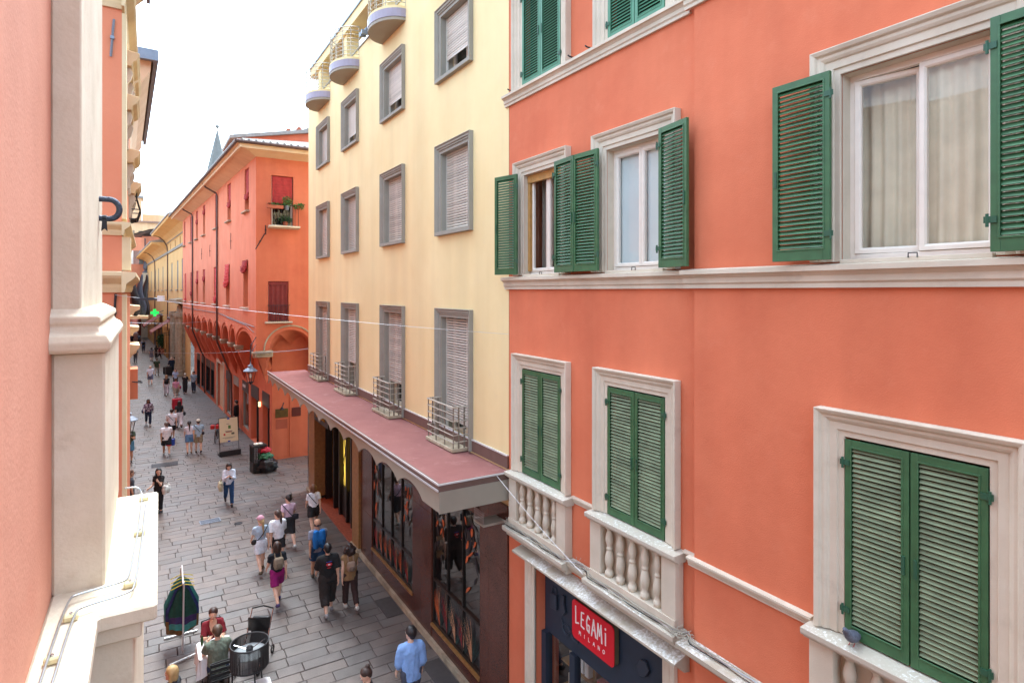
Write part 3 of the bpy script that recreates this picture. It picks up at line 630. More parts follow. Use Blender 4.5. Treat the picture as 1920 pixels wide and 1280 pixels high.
# ================================================================== THE CREAM HOUSE with the long canopy
cream = thing('cream_house', 'cream plastered house with grey window surrounds, roller shutters and round balconies', 'building', (8, 17.6, 0))
CW = [11.83, 15.65, 19.65, 23.2]
ROWS = [(5.12, 7.72, 2.6), (9.65, 11.43, 1.8), (13.15, 14.55, 1.6)]
HW = .68
ch = [(c - HW, c + HW, z0, z1, .30) for c in CW for z0, z1, _ in ROWS]
wall_grid(F0, 9.53, 25.75, 4.2, 16.0, ch).build('wall', 'cream_plaster', cream)
MB(F0).quad((25.75, 0, 0), (25.75, -8, 0), (25.75, -8, 16), (25.75, 0, 16)).build('side_wall', 'cream_plaster', cream, flip=False)
MB(F0).box(9.55, 25.73, -8, -1.0, 0, 15.9).build('rooms', 'dark_room', cream)
MB(F0).box(9.53, 25.77, -.30, .03, 16.0, 16.05).build('coping', 'grey_trim', cream)
MB(F0).box(9.53, 25.7, -8, -2.6, 15.9, 18.6).build('attic', 'cream_plaster', cream)
MB(F0).box(9.53, 25.75, .0, .035, 5.0, 5.22).build('base_band', 'brown_trim', cream); MB(F0).box(9.53, 25.75, .0, .045, 5.225, 5.25).build('base_band_edge', 'white_metal', cream)
GARCH = [(0, 0), (0, .03), (.07, .03), (.075, .055), (.11, .05), (.12, .075), (.165, .075), (.18, .10), (.195, .10), (.195, 0)]
rs = MB(); rs.add([(x, yy, zz) for x in (-HW + .03, HW - .03) for yy, zz in ((0, 0), (-.012, .006), (-.019, .022), (-.016, .040), (-.002, .044), (.006, .044), (.006, 0))],
                  [tuple(range(6, -1, -1)), tuple(range(7, 14))] + [(i, (i + 1) % 7, 7 + (i + 1) % 7, 7 + i) for i in range(7)])
ROLL = lmesh('roller_slat', rs, 'shutter_grey')
opens = {(0, 2): .30, (1, 2): .28, (2, 2): .25, (3, 2): 0.0, (0, 1): 0, (1, 1): 0, (2, 1): 0, (3, 1): 0, (0, 0): .1, (1, 0): .25, (2, 0): .3, (3, 0): 0}
for i, c in enumerate(CW):
    for j, (z0, z1, hh) in enumerate(ROWS):
        mb = MB(F0)
        if j == 0: mb.sweep([(c - HW, z0 - .12), (c - HW, z1), (c + HW, z1), (c + HW, z0 - .12)], GARCH)
        else: mb.sweep([(c - HW, z0), (c - HW, z1), (c + HW, z1), (c + HW, z0)], GARCH, closed=False)
        win = mb.build('window', 'grey_trim', cream, bevel=.003)
        mb = MB(F0)
        for s_ in (-1, 1): mb.quad((c + s_ * (HW - .002), -.001, z0), (c + s_ * (HW - .002), -.29, z0), (c + s_ * (HW - .002), -.29, z1), (c + s_ * (HW - .002), -.001, z1))
        mb.quad((c - HW, -.001, z1 - .002), (c + HW, -.001, z1 - .002), (c + HW, -.29, z1 - .002), (c - HW, -.29, z1 - .002))
        mb.build('reveal', 'grey_trim', win, flip=False)
        if j: 
            b = MB(F0); b.box(c - HW - .195, c + HW + .195, -.02, .10, z0 - .085, z0 - .001); b.box(c - HW, c + HW, -.3, -.021, z0 - .03, z0 + .012); b.build('sill', 'grey_trim', win, bevel=.004)
        op = opens[(i, j)] * (z1 - z0); zb = z0 + .012 + op; n = int((z1 - zb) / .058)
        rl = MB(F0); rl.box(c - HW + .005, c - HW + .03, -.16, -.11, z0, z1); rl.box(c + HW - .03, c + HW - .005, -.16, -.11, z0, z1); rl.box(c - HW + .03, c + HW - .03, -.145, -.125, zb, zb + .04)
        ro = rl.build('roller_shutter', 'shutter_grey', cream)
        if i < 2:
            for k in range(n): link('slat', ROLL, F0(c, -.135, zb + .042 + k * .058), ro, rz=-pi / 2)
        else:
            mm = MB(F0)
            for k in range(n): mm.add([(c + p[0], -.135 - p[1], zb + .042 + k * .058 + p[2]) for p in rs.v], rs.f)
            tag(mm.build('slats', 'shutter_grey', ro), kind='stuff')
        fr = MB(F0)
        for s_ in (c - HW + .01, c - .05, c + HW - .09): fr.box(s_, s_ + .08, -.36, -.30, z0, z1)
        fr.box(c - HW + .01, c + HW - .01, -.361, -.301, z0, z0 + .09); fr.build('casement', 'white_frame', win)
        MB(F0).quad((c - HW, -.33, z0), (c + HW, -.33, z0), (c + HW, -.33, z1), (c - HW, -.33, z1)).build('pane', 'dark_glass', win, flip=False)
    # balconet on the canopy
    a0, a1, hb = c - .66, c + .66, .36
    b = MB(F0); b.box(a0 - .03, a1 + .03, .0, hb + .03, 4.97, 5.04); bl = b.build('balconet', 'old_stone', cream, bevel=.006)
    for k in range(6):
        z = 5.17 + k * .145
        MB(F0).tube([(a0, .02, z), (a0, hb, z), (a1, hb, z), (a1, .02, z)], .011 if k < 5 else .016, 6).build('rail', 'rail_metal', bl)
    for s_ in (a0 + .02, a0 + .44, a1 - .44, a1 - .02): MB(F0).box(s_ - .022, s_ + .022, hb - .02, hb - .012, 5.04, 5.91).build('post', 'rail_brown', bl)
    for s_ in (a0, a1):
        for q in (.1, .23): MB(F0).box(s_ - .005, s_ + .005, q - .018, q + .018, 5.04, 5.91).build('post', 'rail_brown', bl)
# round roof balconies and the beam above
for c in CW:
    RX, RY = .90, .66
    pts = [(c + RX * math.cos(pi * k / 18), max(0.0, RY * math.sin(pi * k / 18))) for k in range(19)]
    mb = MB(F0); mb.prism(pts, 15.36, 15.44, 'z'); bal = mb.build('round_balcony', 'taupe_panel', cream)
    mb = MB(F0); mb.prism([(c + (p[0] - c) * 1.02, p[1] * 1.02) for p in pts], 15.441, 15.66, 'z'); mb.build('rim', 'lilac_zinc', bal)
    mb = MB(F0); mb.prism([(c + (p[0] - c) * .985, p[1] * .985) for p in pts], 15.661, 15.74, 'z'); mb.build('kerb', 'cream_plaster', bal)
    for k in range(8):
        z = 15.82 + k * .125
        MB(F0).tube([(c + .90 * math.cos(pi * q / 16), .645 * math.sin(pi * q / 16), z) for q in range(17)], .011 if k < 7 else .017, 5).build('rail', 'rail_metal', bal)
    for q in range(0, 17, 2):
        MB(F0).tube([(c + .885 * math.cos(pi * q / 16), .632 * math.sin(pi * q / 16), 15.74), (c + .885 * math.cos(pi * q / 16), .632 * math.sin(pi * q / 16), 16.70)], .012, 5).build('post', 'rail_metal', bal)
MB(F0).box(9.53, 25.2, -.55, .06, 17.0, 17.32).build('roof_beam', 'cream_plaster', cream); MB(F0).box(9.53, 25.25, -.58, .10, 17.321, 17.40).build('beam_cap', 'zinc', cream)
for c in CW:
    MB(F0).box(c + .55, c + .95, -.45, -.02, 16.05, 17.0).build('roof_pier', 'cream_plaster', cream)
    MB(F0).box(c - .2, c + .0, -2.6, -.55, 17.02, 17.2).build('cross_beam', 'lilac_zinc', cream)
f = MB(F0); f.box(17.55, 17.75, -.05, .18, 16.06, 16.18); f.tube([(17.65, .0, 16.05), (17.65, .12, 16.25)], .03, 6); f.box(17.5, 17.6, .1, .3, 15.98, 16.1); f.box(17.7, 17.82, .1, .28, 15.98, 16.1); f.build('floodlight', 'zinc', cream)
# ---- canopy
CZ = 4.95; C0, C1, CH = 9.40, 26.4, 1.47
b = MB(F0); b.box(C0 + .02, C1, 0, CH - .02, CZ - .10, CZ); can = b.build('canopy', 'felt_red', cream)
MB(F0).box(C0, C1, CH - .019, CH + .025, CZ - .09, CZ + .045).build('brown_edge', 'brown_trim', can); MB(F0).box(C0 - .025, C0 + .019, 0, CH + .024, CZ - .088, CZ + .043).build('brown_edge', 'brown_trim', can)
for hz, zz in ((CH + .026, CZ + .025), (CH + .026, CZ - .085)): MB(F0).box(C0 - .02, C1, hz, hz + .02, zz, zz + .03).build('metal_edge', 'white_metal', can)
MB(F0).box(C0 - .045, C0 - .026, 0, CH + .04, CZ + .024, CZ + .05).build('metal_edge', 'white_metal', can)
MB(F0).box(C0 - .04, C0 - .015, .0, CH + .02, CZ - .46, CZ - .089).build('end_panel', 'taupe_panel', can)
# scalloped front
per = 1.28; pts = []; z1 = CZ - .092; s = C0 - .012; first = True
bot = [(C0 - .012, CZ - .46), (C0 + .75, CZ - .46)]
s = C0 + .75
while s < C1 - .3:
    e = min(s + per, C1)
    for k in range(1, 13):
        t = k / 12; bot.append((s + (e - s) * t, CZ - .46 + .20 * math.sin(pi * t) ** .75 + (.0)))
    s = e
poly = bot + [(bot[-1][0], z1), (C0 - .012, z1)]
vp = MB(F0)
for (p, q) in zip(bot[:-1], bot[1:]):
    vp.add([(p[0], CH, p[1]), (q[0], CH, q[1]), (q[0], CH, z1), (p[0], CH, z1), (p[0], CH - .03, p[1]), (q[0], CH - .03, q[1]), (q[0], CH - .03, z1), (p[0], CH - .03, z1)], [(0, 1, 2, 3), (7, 6, 5, 4), (0, 4, 5, 1), (3, 2, 6, 7)])
vp.build('scalloped_valance', 'taupe_panel', can)
MB(F0).box(C0 + .02, C1, .02, CH - .05, CZ - .16, CZ - .101).build('canopy_soffit', 'taupe_panel', can)
# ---- ground floor
gf = MB(F0)
for a, b_, nm in ((9.53, 10.62, 3), (13.02, 14.2, 2), (17.4, 18.48, 2), (25.3, 25.75, 1)):
    w_ = (b_ - a) / nm
    for k in range(nm):
        for z0, z1 in ((.16, 1.55), (1.556, 3.05), (3.056, 4.3)):
            MB(F0).box(a + k * w_ + .003, a + (k + 1) * w_ - .003, -.03 + random.random() * .004, .03 + random.random() * .006, z0, z1).build('granite_panel', 'granite', cream, bevel=.002)
MB(F0).box(9.53, 25.75, -.6, -.05, 3.9, 4.25).build('lintel', 'brown_trim', cream)
for a, b_ in ((9.53, 19.2), (24.3, 25.75)):
    MB(F0).box(a, b_, .0, .09, 0, .155).build('plinth', 'old_stone', cream, bevel=.006)
MB(F0).box(9.53, 9.56, -.9, -.03, 0, 4.3).build('end_return', 'granite', cream)
# display windows
def ribbon(mb, base, ang, L, w, curl, depth, n=7):
    pts = []
    x, z, a = base[0], base[1], ang
    for k in range(n + 1):
        t = k / n; ww = w * math.sin(pi * min(.97, .12 + .88 * t)) ** .7
        pts.append((x - ww * math.cos(a), z + ww * math.sin(a) * .3, x + ww * math.cos(a), z - ww * math.sin(a) * .3)); x += L / n * math.sin(a); z += L / n * math.cos(a); a += curl / n
    v = []
    for k, (x0, z0, x1, z1) in enumerate(pts):
        d = depth + .0006 * k; v += [(x0, d, z0), ((x0 + x1) / 2, d + .002, (z0 + z1) / 2 + .002), (x1, d, z1)]
    mb.add(v, [(k * 3 + j, k * 3 + j + 1, k * 3 + j + 4, k * 3 + j + 3) for k in range(n) for j in range(2)])
plain('feather_orange', lin(190, 92, 48), .7, var=.3, vscale=20); plain('feather_teal', lin(44, 74, 72), .7, var=.3, vscale=18); plain('feather_dark', lin(34, 32, 36), .7, var=.3, vscale=18); plain('feather_pale', lin(202, 150, 112), .7, var=.3, vscale=18); plain('feather_red', lin(146, 40, 42), .7, var=.3, vscale=18)
def display(a, b_, z0, z1, bar, n):
    T = F0
    fr = MB(T); fr.box(a, b_, -.06, .0, z0 - .05, z0 + .02); fr.box(a, b_, -.06, .0, z1 - .04, z1); fr.box(a, a + .04, -.06, .0, z0 + .02, z1 - .04); fr.box(b_ - .04, b_, -.06, .0, z0 + .02, z1 - .04)
    d = fr.build('display_window', 'dark_bronze', cream)
    MB(T).box(a - .02, b_ + .02, -.05, .06, z0 - .10, z0 - .051).build('sill', 'gold_stone', d)
    MB(T).box(a, b_, -.06, .025, .16, z0 - .101).build('granite_apron', 'granite', d)
    MB(T).box(a + .04, b_ - .04, -.055, .012, bar, bar + .05).build('transom', 'dark_bronze', d)
    MB(T).box(a, b_, -.05, .02, z1, 3.9).build('head_panel', 'granite', d)
    w_ = (b_ - a - .08) / n
    for k in range(n):
        s0 = a + .04 + k * w_
        if k: MB(T).box(s0 - .014, s0 + .014, -.052, .008, z0 + .021, z1 - .041).build('mullion', 'dark_bronze', d)
        for c0, c1 in ((z0 + .02, bar), (bar + .05, z1 - .04)):
            MB(T).quad((s0, -.03, c0), (s0 + w_, -.03, c0), (s0 + w_, -.03, c1), (s0, -.03, c1)).build('pane', 'mirror_glass', d, flip=False)
    pr = random.Random(int(a * 10))
    MB(T).quad((a + .04, -.05, z0 + .02), (b_ - .04, -.05, z0 + .02), (b_ - .04, -.05, bar), (a + .04, -.05, bar)).build('dark_film', 'feather_dark', d, flip=False)
    strands = {q: MB(T) for q in ('feather_dark', 'feather_teal', 'feather_orange', 'feather_pale', 'feather_red')}
    npl = max(4, int((b_ - a) / .42)); hgt = bar - z0 - .06
    for k in range(npl):
        c_ = a + .2 + (b_ - a - .4) * (k + .5) / npl; lean = pr.choice((-1, 1)) * pr.uniform(.3, .9); tone = pr.choice(('feather_orange', 'feather_orange', 'feather_red', 'feather_pale'))
        for q in range(64):
            t = q / 63; ang = (t - .5) * 1.1 + pr.gauss(0, .05); cl = tone if t > .62 else ('feather_pale' if .5 < t and q % 3 == 0 else ('feather_teal' if q % 2 else 'feather_dark'))
            ribbon(strands[cl], (c_ + (t - .5) * .10, z0 + .03 + pr.random() * .1), ang - lean * .3, hgt * pr.uniform(.55, .98) * (1 - .35 * abs(t - .5)), pr.uniform(.004, .011), lean * pr.uniform(.7, 1.3) + (t - .5), -.024 + .018 * pr.random())
    for cl, mb in strands.items():
        if mb.f: tag(mb.build('feathers', cl, d, smooth=True, flip=False), kind='stuff')
    mb = MB(T); m2 = MB(T)
    for k in range(46):
        s_ = a + .15 + pr.random() * .7 if k % 2 else b_ - .1 - pr.random() * .5; ribbon(mb if k % 3 else m2, (s_, z1 - .1 - abs(pr.gauss(0, .55))), pi + pr.gauss(0, .5), pr.uniform(.15, .35), pr.uniform(.03, .06), pr.gauss(0, .5), -.022 + pr.random() * .016)
    tag(mb.build('hanging_leaves', 'feather_dark', d, flip=False), kind='stuff'); tag(m2.build('hanging_leaves', 'feather_orange', d, flip=False), kind='stuff')
display(10.64, 13.0, .55, 3.75, 1.52, 3); display(14.22, 17.38, .72, 3.4, 1.5, 4)
# entrance
for a, b_ in ((18.5, 19.2), (24.3, 25.28)):
    c_ = MB(F0); c_.box(a, b_, -.55, .10, .16, 4.25); co = c_.build('pilaster', 'gold_stone', cream, bevel=.01)
    MB(F0).box(a - .04, b_ + .04, .0, .16, 0, .22).build('foot', 'old_stone', co, bevel=.01)
MB(F0).box(19.2, 24.3, -1.2, .05, -.02, .06).build('entrance_step', 'step_tile', cream)
MB(F0).box(19.2, 24.3, -1.6, -1.3, 0, 3.9).build('entrance_back', 'dim_room', cream)
for s, w_ in ((19.3, .10), (20.7, .12), (21.3, .12), (22.2, .12), (22.95, .10), (24.15, .12)):
    MB(F0).box(s - w_ / 2, s + w_ / 2, -.55, -.30, .061, 3.3).build('door_post', 'dark_bronze', cream)
MB(F0).box(19.25, 24.2, -.56, -.29, 3.3, 3.85).build('door_header', 'dark_bronze', cream)
for s0, s1 in ((19.35, 20.64), (22.26, 22.9), (23.0, 24.09)):
    MB(F0).quad((s0, -.42, .061), (s1, -.42, .061), (s1, -.42, 3.3), (s0, -.42, 3.3)).build('pane', 'shop_glass', cream, flip=False)
MB(F0).box(21.36, 22.14, -.50, -.46, 1.15, 3.05).build('lit_panel', 'yellow_glow', cream); MB(F0).box(20.78, 21.22, -.5, -.46, 1.15, 3.05).build('lit_panel', 'yellow_glow', cream)
MB(F0).box(20.76, 22.14, -.50, -.40, .061, 1.15).build('door_leaf', 'dark_bronze', cream)
lt = MB(F0); pr = random.Random(9)
for k in range(13):
    x0 = 20.75 + k * .11; lt.tube([(x0, -.44, 1.15), (x0 + pr.uniform(-.18, .18), -.44, 1.8), (x0 + pr.uniform(-.2, .2), -.44, 2.4), (x0 + pr.uniform(-.1, .1), -.44, 3.0)], .011, 4)
lt.build('lattice', 'black_metal', cream)
lt = MB(F0)
for k in range(10):
    x0 = 19.35 + k * .17; lt.tube([(x0, -.25, 3.35), (x0 + .28, -.25, 3.8)], .012, 4); lt.tube([(x0 + .28, -.251, 3.35), (x0, -.251, 3.8)], .012, 4)
lt.build('lattice', 'gold_metal', cream)
sgb = MB(F0); sgb.box(22.1, 24.25, -.28, .12, 3.25, 3.72); sb = sgb.build('sign_box', 'dark_bronze', cream)
MB(F0).box(22.3, 24.1, .02, .11, 3.721, 3.77).build('lamp_strip', 'warm_lamp', sb)
mb = MB(F0); x = 23.9
for k in range(9):
    z = 3.42; mb.tube([(x, .127, z), (x - .05, .127, z + (.2 if k % 4 == 0 else .1)), (x - .08, .127, z), (x - .12, .127, z + .05)], .008, 4); x -= .15
mb.build('script_lettering', 'gold_metal', sb)
for s0, s1 in ((14.6, 15.6), (10.9, 12.4)):
    tag(MB(F0).box(s0, s1, .12, .55, .006, .018).build('cellar_hatch', 'mat_grey'), 'flat grey metal cellar hatch in the paving below the ' + ('farther' if s0 > 14 else 'nearer') + ' display window', 'hatch')
ac = MB(F0)
ac.box(9.60, 9.95, .04, .5, 3.98, 4.02); aco = ac.build('wire_tray', 'taupe_panel', cream)
mb = MB(F0)
for k in range(9): mb.tube([(9.6 + k * .044, .5, 4.02), (9.6 + k * .044, .5, 4.25)], .004, 4)
for k in range(6): mb.tube([(9.58, .5, 4.03 + k * .044), (9.97, .5, 4.03 + k * .044)], .004, 4)
mb.build('mesh_guard', 'steel_wire', aco)

# ================================================================== THE ARCADED RED HOUSE
FU = Fac(4.35, 30.2, 3.0)
SD = lambda s, h, z: (4.35 + s, 30.2 - h, z)
arc = thing('arcaded_house', 'deep red house whose upper floors jut out on a row of small arches', 'building', (8, 46, 0))
GH = -.93
CB = [0.45, 5.05, 7.15, 9.85, 12.95, 15.4, 18.6, 21.7, 24.1, 27.35, 30.3]
def span(s, cb, hw=.2):
    for a, b in zip(cb[:-1], cb[1:]):
        if a + hw < s < b - hw:
            x = (s - (a + b) / 2) / ((b - a) / 2 - hw); return math.sqrt(max(0, 1 - x * x))
    return 0.0
W1 = [(a, b, 12.3, 14.42, .28) for a, b in ((1.64, 2.70), (6.70, 7.80), (11.30, 12.45), (16.9, 18.0), (20.8, 21.9), (24.68, 25.66), (29.15, 30.1))]
W2 = [(a, b, 7.5, 9.85, .28) for a, b in ((1.85, 3.05), (7.10, 8.30), (11.75, 12.95), (16.95, 18.1), (20.6, 21.75), (24.3, 25.5), (28.5, 29.6))]
wall_grid(FU, 0, 31.2, 6.9, 14.65, W1 + W2).build('wall', 'arcade_plaster_lit', arc)
def arch_wall(T, s0, s1, cb, ztop, spring=5.42, rise=.86, name='arch_wall', mat='arcade_plaster'):
    n = int((s1 - s0) / .06); mb = MB(T); pv = None
    zl = lambda s: spring + rise * span(s, cb)
    for k in range(n):
        a, b = s0 + (s1 - s0) * k / n, s0 + (s1 - s0) * (k + 1) / n
        mb.quad((a, 0, zl(a)), (b, 0, zl(b)), (b, 0, ztop), (a, 0, ztop))
    return mb.build(name, mat, arc, flip=False)
arch_wall(FU, 0, 31.2, CB, 6.9, mat='arcade_plaster_lit')
SCB = [.35, 2.75, 4.8, 6.6]
SW = [(.69, 1.68, 11.42, 13.82, .28), (.54, 1.46, 6.86, 8.78, .28)]
wall_grid(SD, 0, 6.4, 6.8, 14.65, SW).build('side_wall', 'arcade_plaster', arc); arch_wall(SD, 0, 6.4, SCB, 6.8, 5.5, .95)
def vault(T, s0, s1, cb, mit, d, rise, spring, name='vault'):
    mb = MB(T); ns = int((s1 - s0) / .08); nq = 6
    def fn(u, v):
        st = s0 + mit * v; s = st + (s1 - st) * u; sh = span(s0 + (s1 - s0) * u if u * (s1 - s0) > 1.0 else s, cb)
        rib = spring - 2.25 * v ** .85; crown = spring + rise - .45 * v
        return (s, -d * v, rib + (crown - rib) * sh)
    mb.grid(fn, ns, nq); return mb.build(name, 'arcade_plaster', arc, smooth=False, flip=False)
vault(FU, 0, 31.2, CB, .97, .93, .86, 5.42); vault(SD, 0, 6.4, SCB, .88, 1.02, .95, 5.5)
# moulding round each arch, corbel stones
for T, cb, sp_, ri in ((FU, CB, 5.42, .86), (SD, SCB[:2], 5.5, .95)):
    for a, b in zip(cb[:-1], cb[1:]):
        c, r = (a + b) / 2, (b - a) / 2 - .2
        path = [(c - (r + .16) * math.cos(pi * k / 20), sp_ + (ri + .16) * math.sin(pi * k / 20)) for k in range(21)]
        mb = MB(T); mb.sweep(path, [(0, 0), (0, .03), (.03, .05), (.07, .05), (.07, 0)]); mb.build('archivolt', 'old_stone' if T is SD else 'arcade_plaster', arc)
for s in CB:
    mb = MB(FU); w = .26
    for z0, z1, k in ((5.14, 5.24, .55), (5.24, 5.32, .8), (5.32, 5.41, 1.0)): mb.box(s - w * k, s + w * k, -.34, -.02 + .12 * k, z0, z1)
    mb.build('corbel', 'old_stone', arc, bevel=.02)
mb = MB(SD)
for z0, z1, k in ((5.18, 5.30, .02), (5.30, 5.40, .07), (5.40, 5.49, .12)): mb.box(-.02, .75, -.3, k, z0, z1)
mb.build('corbel', 'old_stone', arc, bevel=.02)
# ground floor
def op(a, b, z0=.12, z1=3.0, dp=.35): return (a + .97, b + .97, z0, z1, dp)
OPS = [op(.5, 2.1, .05, 3.15), op(2.98, 5.0, .05, 3.15), op(5.7, 7.55, .3, 3.05), op(8.65, 10.4, .05, 3.0, .6), op(11.3, 13.2, .15, 3.05), op(14.1, 16.9, .05, 3.2, .25), op(18.4, 20.0, .3, 2.95), op(20.4, 22.6, .3, 2.95), op(23.2, 25.4, .3, 2.95), op(26.2, 28.2, .1, 2.95)]
wall_grid(lambda s, h, z: FU(s, h + GH, z), .97, 31.2, 0, 6.2, OPS).build('ground_wall', 'arcade_plaster', arc)
wall_grid(lambda s, h, z: SD(s, h - 1.02, z), .88, 6.4, 0, 6.4, []).build('ground_wall', 'arcade_plaster', arc)
MB(FU).box(1.2, 31.2, -9, GH - .75, 0, 14.5).build('rooms', 'dark_room', arc)
MB(FU).quad((31.2, 0, 5.4), (31.2, -9, 5.4), (31.2, -9, 14.65), (31.2, 0, 14.65)).build('far_side', 'arcade_plaster', arc, flip=False)
kinds = ['lit', 'lit', 'window', 'door', 'window', 'panel', 'glass', 'glass', 'glass', 'glass']
for q, k in zip(OPS, kinds):
    a, b, z0, z1, dp = q; T = lambda s, h, z: FU(s, h + GH, z)
    if k in ('lit', 'window', 'door', 'glass'):
        MB(T).box(a + .01, b - .01, -.2, .02, 2.45, z1 - .01).build('shop_sign_board', 'shop_dark' if k != 'door' else 'grey_trim', arc)
    if k == 'lit':
        MB(T).quad((a, -.34, z0), (b, -.34, z0), (b, -.34, z1), (a, -.34, z1)).build('shop_interior', 'shop_lit', arc, flip=False)
        MB(T).box(a + .01, a + .12, -.2, -.1, z0, 2.44).build('door_frame', 'black_metal', arc); MB(T).box((a + b) / 2, (a + b) / 2 + .08, -.2, -.1, z0, 2.44).build('door_frame', 'black_metal', arc)
    elif k == 'window':
        MB(T).sweep([(a + .01, z0), (b - .01, z0), (b - .01, 2.44), (a + .01, 2.44)], [(0, -.15), (0, -.05), (.08, -.05), (.08, -.15)], closed=True).build('window_frame', 'grey_trim', arc)
        MB(T).quad((a, -.34, z0), (b, -.34, z0), (b, -.34, z1), (a, -.34, z1)).build('shop_interior', 'frosted', arc, flip=False)
        MB(T).quad((a, -.12, z0), (b, -.12, z0), (b, -.12, 2.44), (a, -.12, 2.44)).build('pane', 'shop_glass', arc, flip=False)
    elif k == 'door':
        MB(T).quad((a, -.55, z0), (b, -.55, z0), (b, -.55, z1), (a, -.55, z1)).build('shop_interior', 'maroon_cloth', arc, flip=False)
    elif k == 'panel':
        for i in range(2): MB(T).box(a + .05 + i * (b - a) / 2, a + (i + 1) * (b - a) / 2 - .02, -.2, -.14, z0, z1 - .02).build('door_leaf', 'wood_soffit', arc, bevel=.01)
        MB(T).sweep([(a, 0), (a, z1), (b, z1), (b, 0)], [(0, -.05), (0, .05), (.22, .05), (.22, 0)]).build('door_surround', 'cream_stone', arc)
    else:
        MB(T).sweep([(a + .01, z0), (b - .01, z0), (b - .01, 2.44), (a + .01, 2.44)], [(0, -.12), (0, .03), (.07, .03), (.07, -.12)], closed=True).build('window_frame', 'black_metal', arc)
        MB(T).quad((a, -.08, z0), (b, -.08, z0), (b, -.08, 2.44), (a, -.08, 2.44)).build('pane', 'dark_glass', arc, flip=False)
# small pale letters above two shop doors
for s0 in (7.3 + .97, 6.9 + .97):
    mb = MB(lambda s, h, z: FU(s, h + GH, z))
    for i in range(4): mb.box(s0 - i * .22 - .12, s0 - i * .22, .022, .03, 2.68, 2.84); 
    break
mb.build('raised_lettering', 'sign_white', arc)
wl = MB(lambda s, h, z: FU(s, h + GH, z)); wl.box(3.40, 3.52, .02, .12, 2.25, 2.5); wl.build('wall_lamp', 'warm_lamp', arc)
# plaques and service door on the side wall
S2 = lambda s, h, z: SD(s, h - 1.02, z)
MB(S2).box(1.03, 1.63, .0, .03, 2.06, 2.49).build('plaque', 'brass_plate', arc, bevel=.005); MB(S2).box(1.80, 2.25, .0, .04, 2.05, 2.5).build('plaque', 'maroon_plate', arc, bevel=.03)
MB(S2).sweep([(1.03, .15), (1.62, .15), (1.62, 1.98), (1.03, 1.98)], [(0, 0), (0, .012), (.015, .012), (.015, 0)], closed=True).build('service_door', 'arcade_plaster', arc)
MB(S2).box(1.05, 1.6, 0, .008, 1.5, 1.96).build('service_panel', 'brick_far', arc); MB(S2).tube([(1.72, .02, .1), (1.72, .02, 3.4)], .02, 6).build('pipe', 'arcade_plaster', arc)
lm = MB(S2); lm.tube([(1.4, .0, 2.75), (1.4, .18, 2.8), (1.3, .25, 2.62)], .02, 6); lm.lathe([(.03, 0), (.1, -.1), (.11, -.14)], (1.3, .25, 2.62), 8); lm.build('plaque_lamp', 'black_metal', arc)
# windows
def cloth(T, a, b, z0, z1, h, mat, parent, folds=9, belly=.05, bunch=False):
    mb = MB(T); ph = random.random() * 9
    def fn(u, v):
        w = math.sin(u * pi); z = z0 + (z1 - z0) * v; k = .018 * math.sin(v * folds * 2 * pi + ph + 1.5 * math.sin(u * 4)) + .012 * math.sin(u * 17 + v * 5)
        return (a + (b - a) * u, h + k + belly * (1 - v) * w, z - (.06 * w * (1 - v)))
    mb.grid(fn, 14, 22); o = mb.build('cloth_blind', mat, parent, smooth=True, flip=False)
    if bunch:
        m2 = MB(T); n = 12
        for r_, dz, dh in ((.07, -.03, .05), (.055, -.12, .07), (.045, .05, .06)):
            m2.tube([(a + (b - a) * (.02 + .96 * k / n), h + dh + .03 * math.sin(k * 1.7), z0 + dz - .09 * math.sin(pi * k / n) + .02 * math.sin(k * 2.3)) for k in range(n + 1)], [r_ * (.6 + .5 * math.sin(pi * k / n) + .15 * math.sin(k * 2.9)) for k in range(n + 1)], 7)
        m2.build('cloth_bundle', mat, o, smooth=True)
    return o
def plain_window(T, q, parent, sill_mat='old_stone', frame='white_frame', split=True):
    a, b, z0, z1, dp = q
    f = MB(T); f.sweep([(a + .005, z0), (b - .005, z0), (b - .005, z1), (a + .005, z1)], [(0, -dp), (0, -dp + .06), (.07, -dp + .06), (.07, -dp)], closed=True)
    if split: f.box((a + b) / 2 - .045, (a + b) / 2 + .045, -dp + .001, -dp + .055, z0 + .07, z1 - .07)
    w = f.build('window', frame, parent)
    MB(T).quad((a, -dp + .01, z0), (b, -dp + .01, z0), (b, -dp + .01, z1), (a, -dp + .01, z1)).build('pane', 'dark_glass', w, flip=False)
    MB(T).prism([(-dp, z0 - .02), (.04, z0 - .10), (.16, z0 - .07), (.16, z0 - .01), (-dp, z0 + .005)], a - .16, b + .16, 's').build('sill', sill_mat, w, bevel=.006)
    return w
cover1 = [.62, .52, .97, .2, .35, .95, .95]; cover2 = [0.16, .46, .85, .25, .3, .7, .95]
for i, q in enumerate(W1):
    w = plain_window(FU, q, arc); z0, z1 = q[2], q[3]
    cloth(FU, q[0] + .04, q[1] - .04, z1 - (z1 - z0) * cover1[i], z1 - .02, -.06, 'red_cloth', w, 8, .04, bunch=cover1[i] < .9)
for i, q in enumerate(W2):
    w = plain_window(FU, q, arc, 'cream_stone'); z0, z1 = q[2], q[3]
    m_ = ('red_cloth', 'bright_red_cloth', 'bright_red_cloth', 'red_cloth', 'red_cloth', 'red_cloth', 'bright_red_cloth')[i]
    cloth(FU, q[0] - .05 if i < 2 else q[0] + .04, q[1] + .03 if i < 2 else q[1] - .04, z1 - (z1 - z0) * cover2[i], z1, .05 if i < 2 else -.05, m_, w, 6, .18 if i < 2 else .05, bunch=True)
w = plain_window(SD, SW[0], arc, 'cream_stone', split=False); cloth(SD, .73, 1.64, 12.55, 13.8, -.08, 'red_cloth', w, 9, .06, bunch=False)
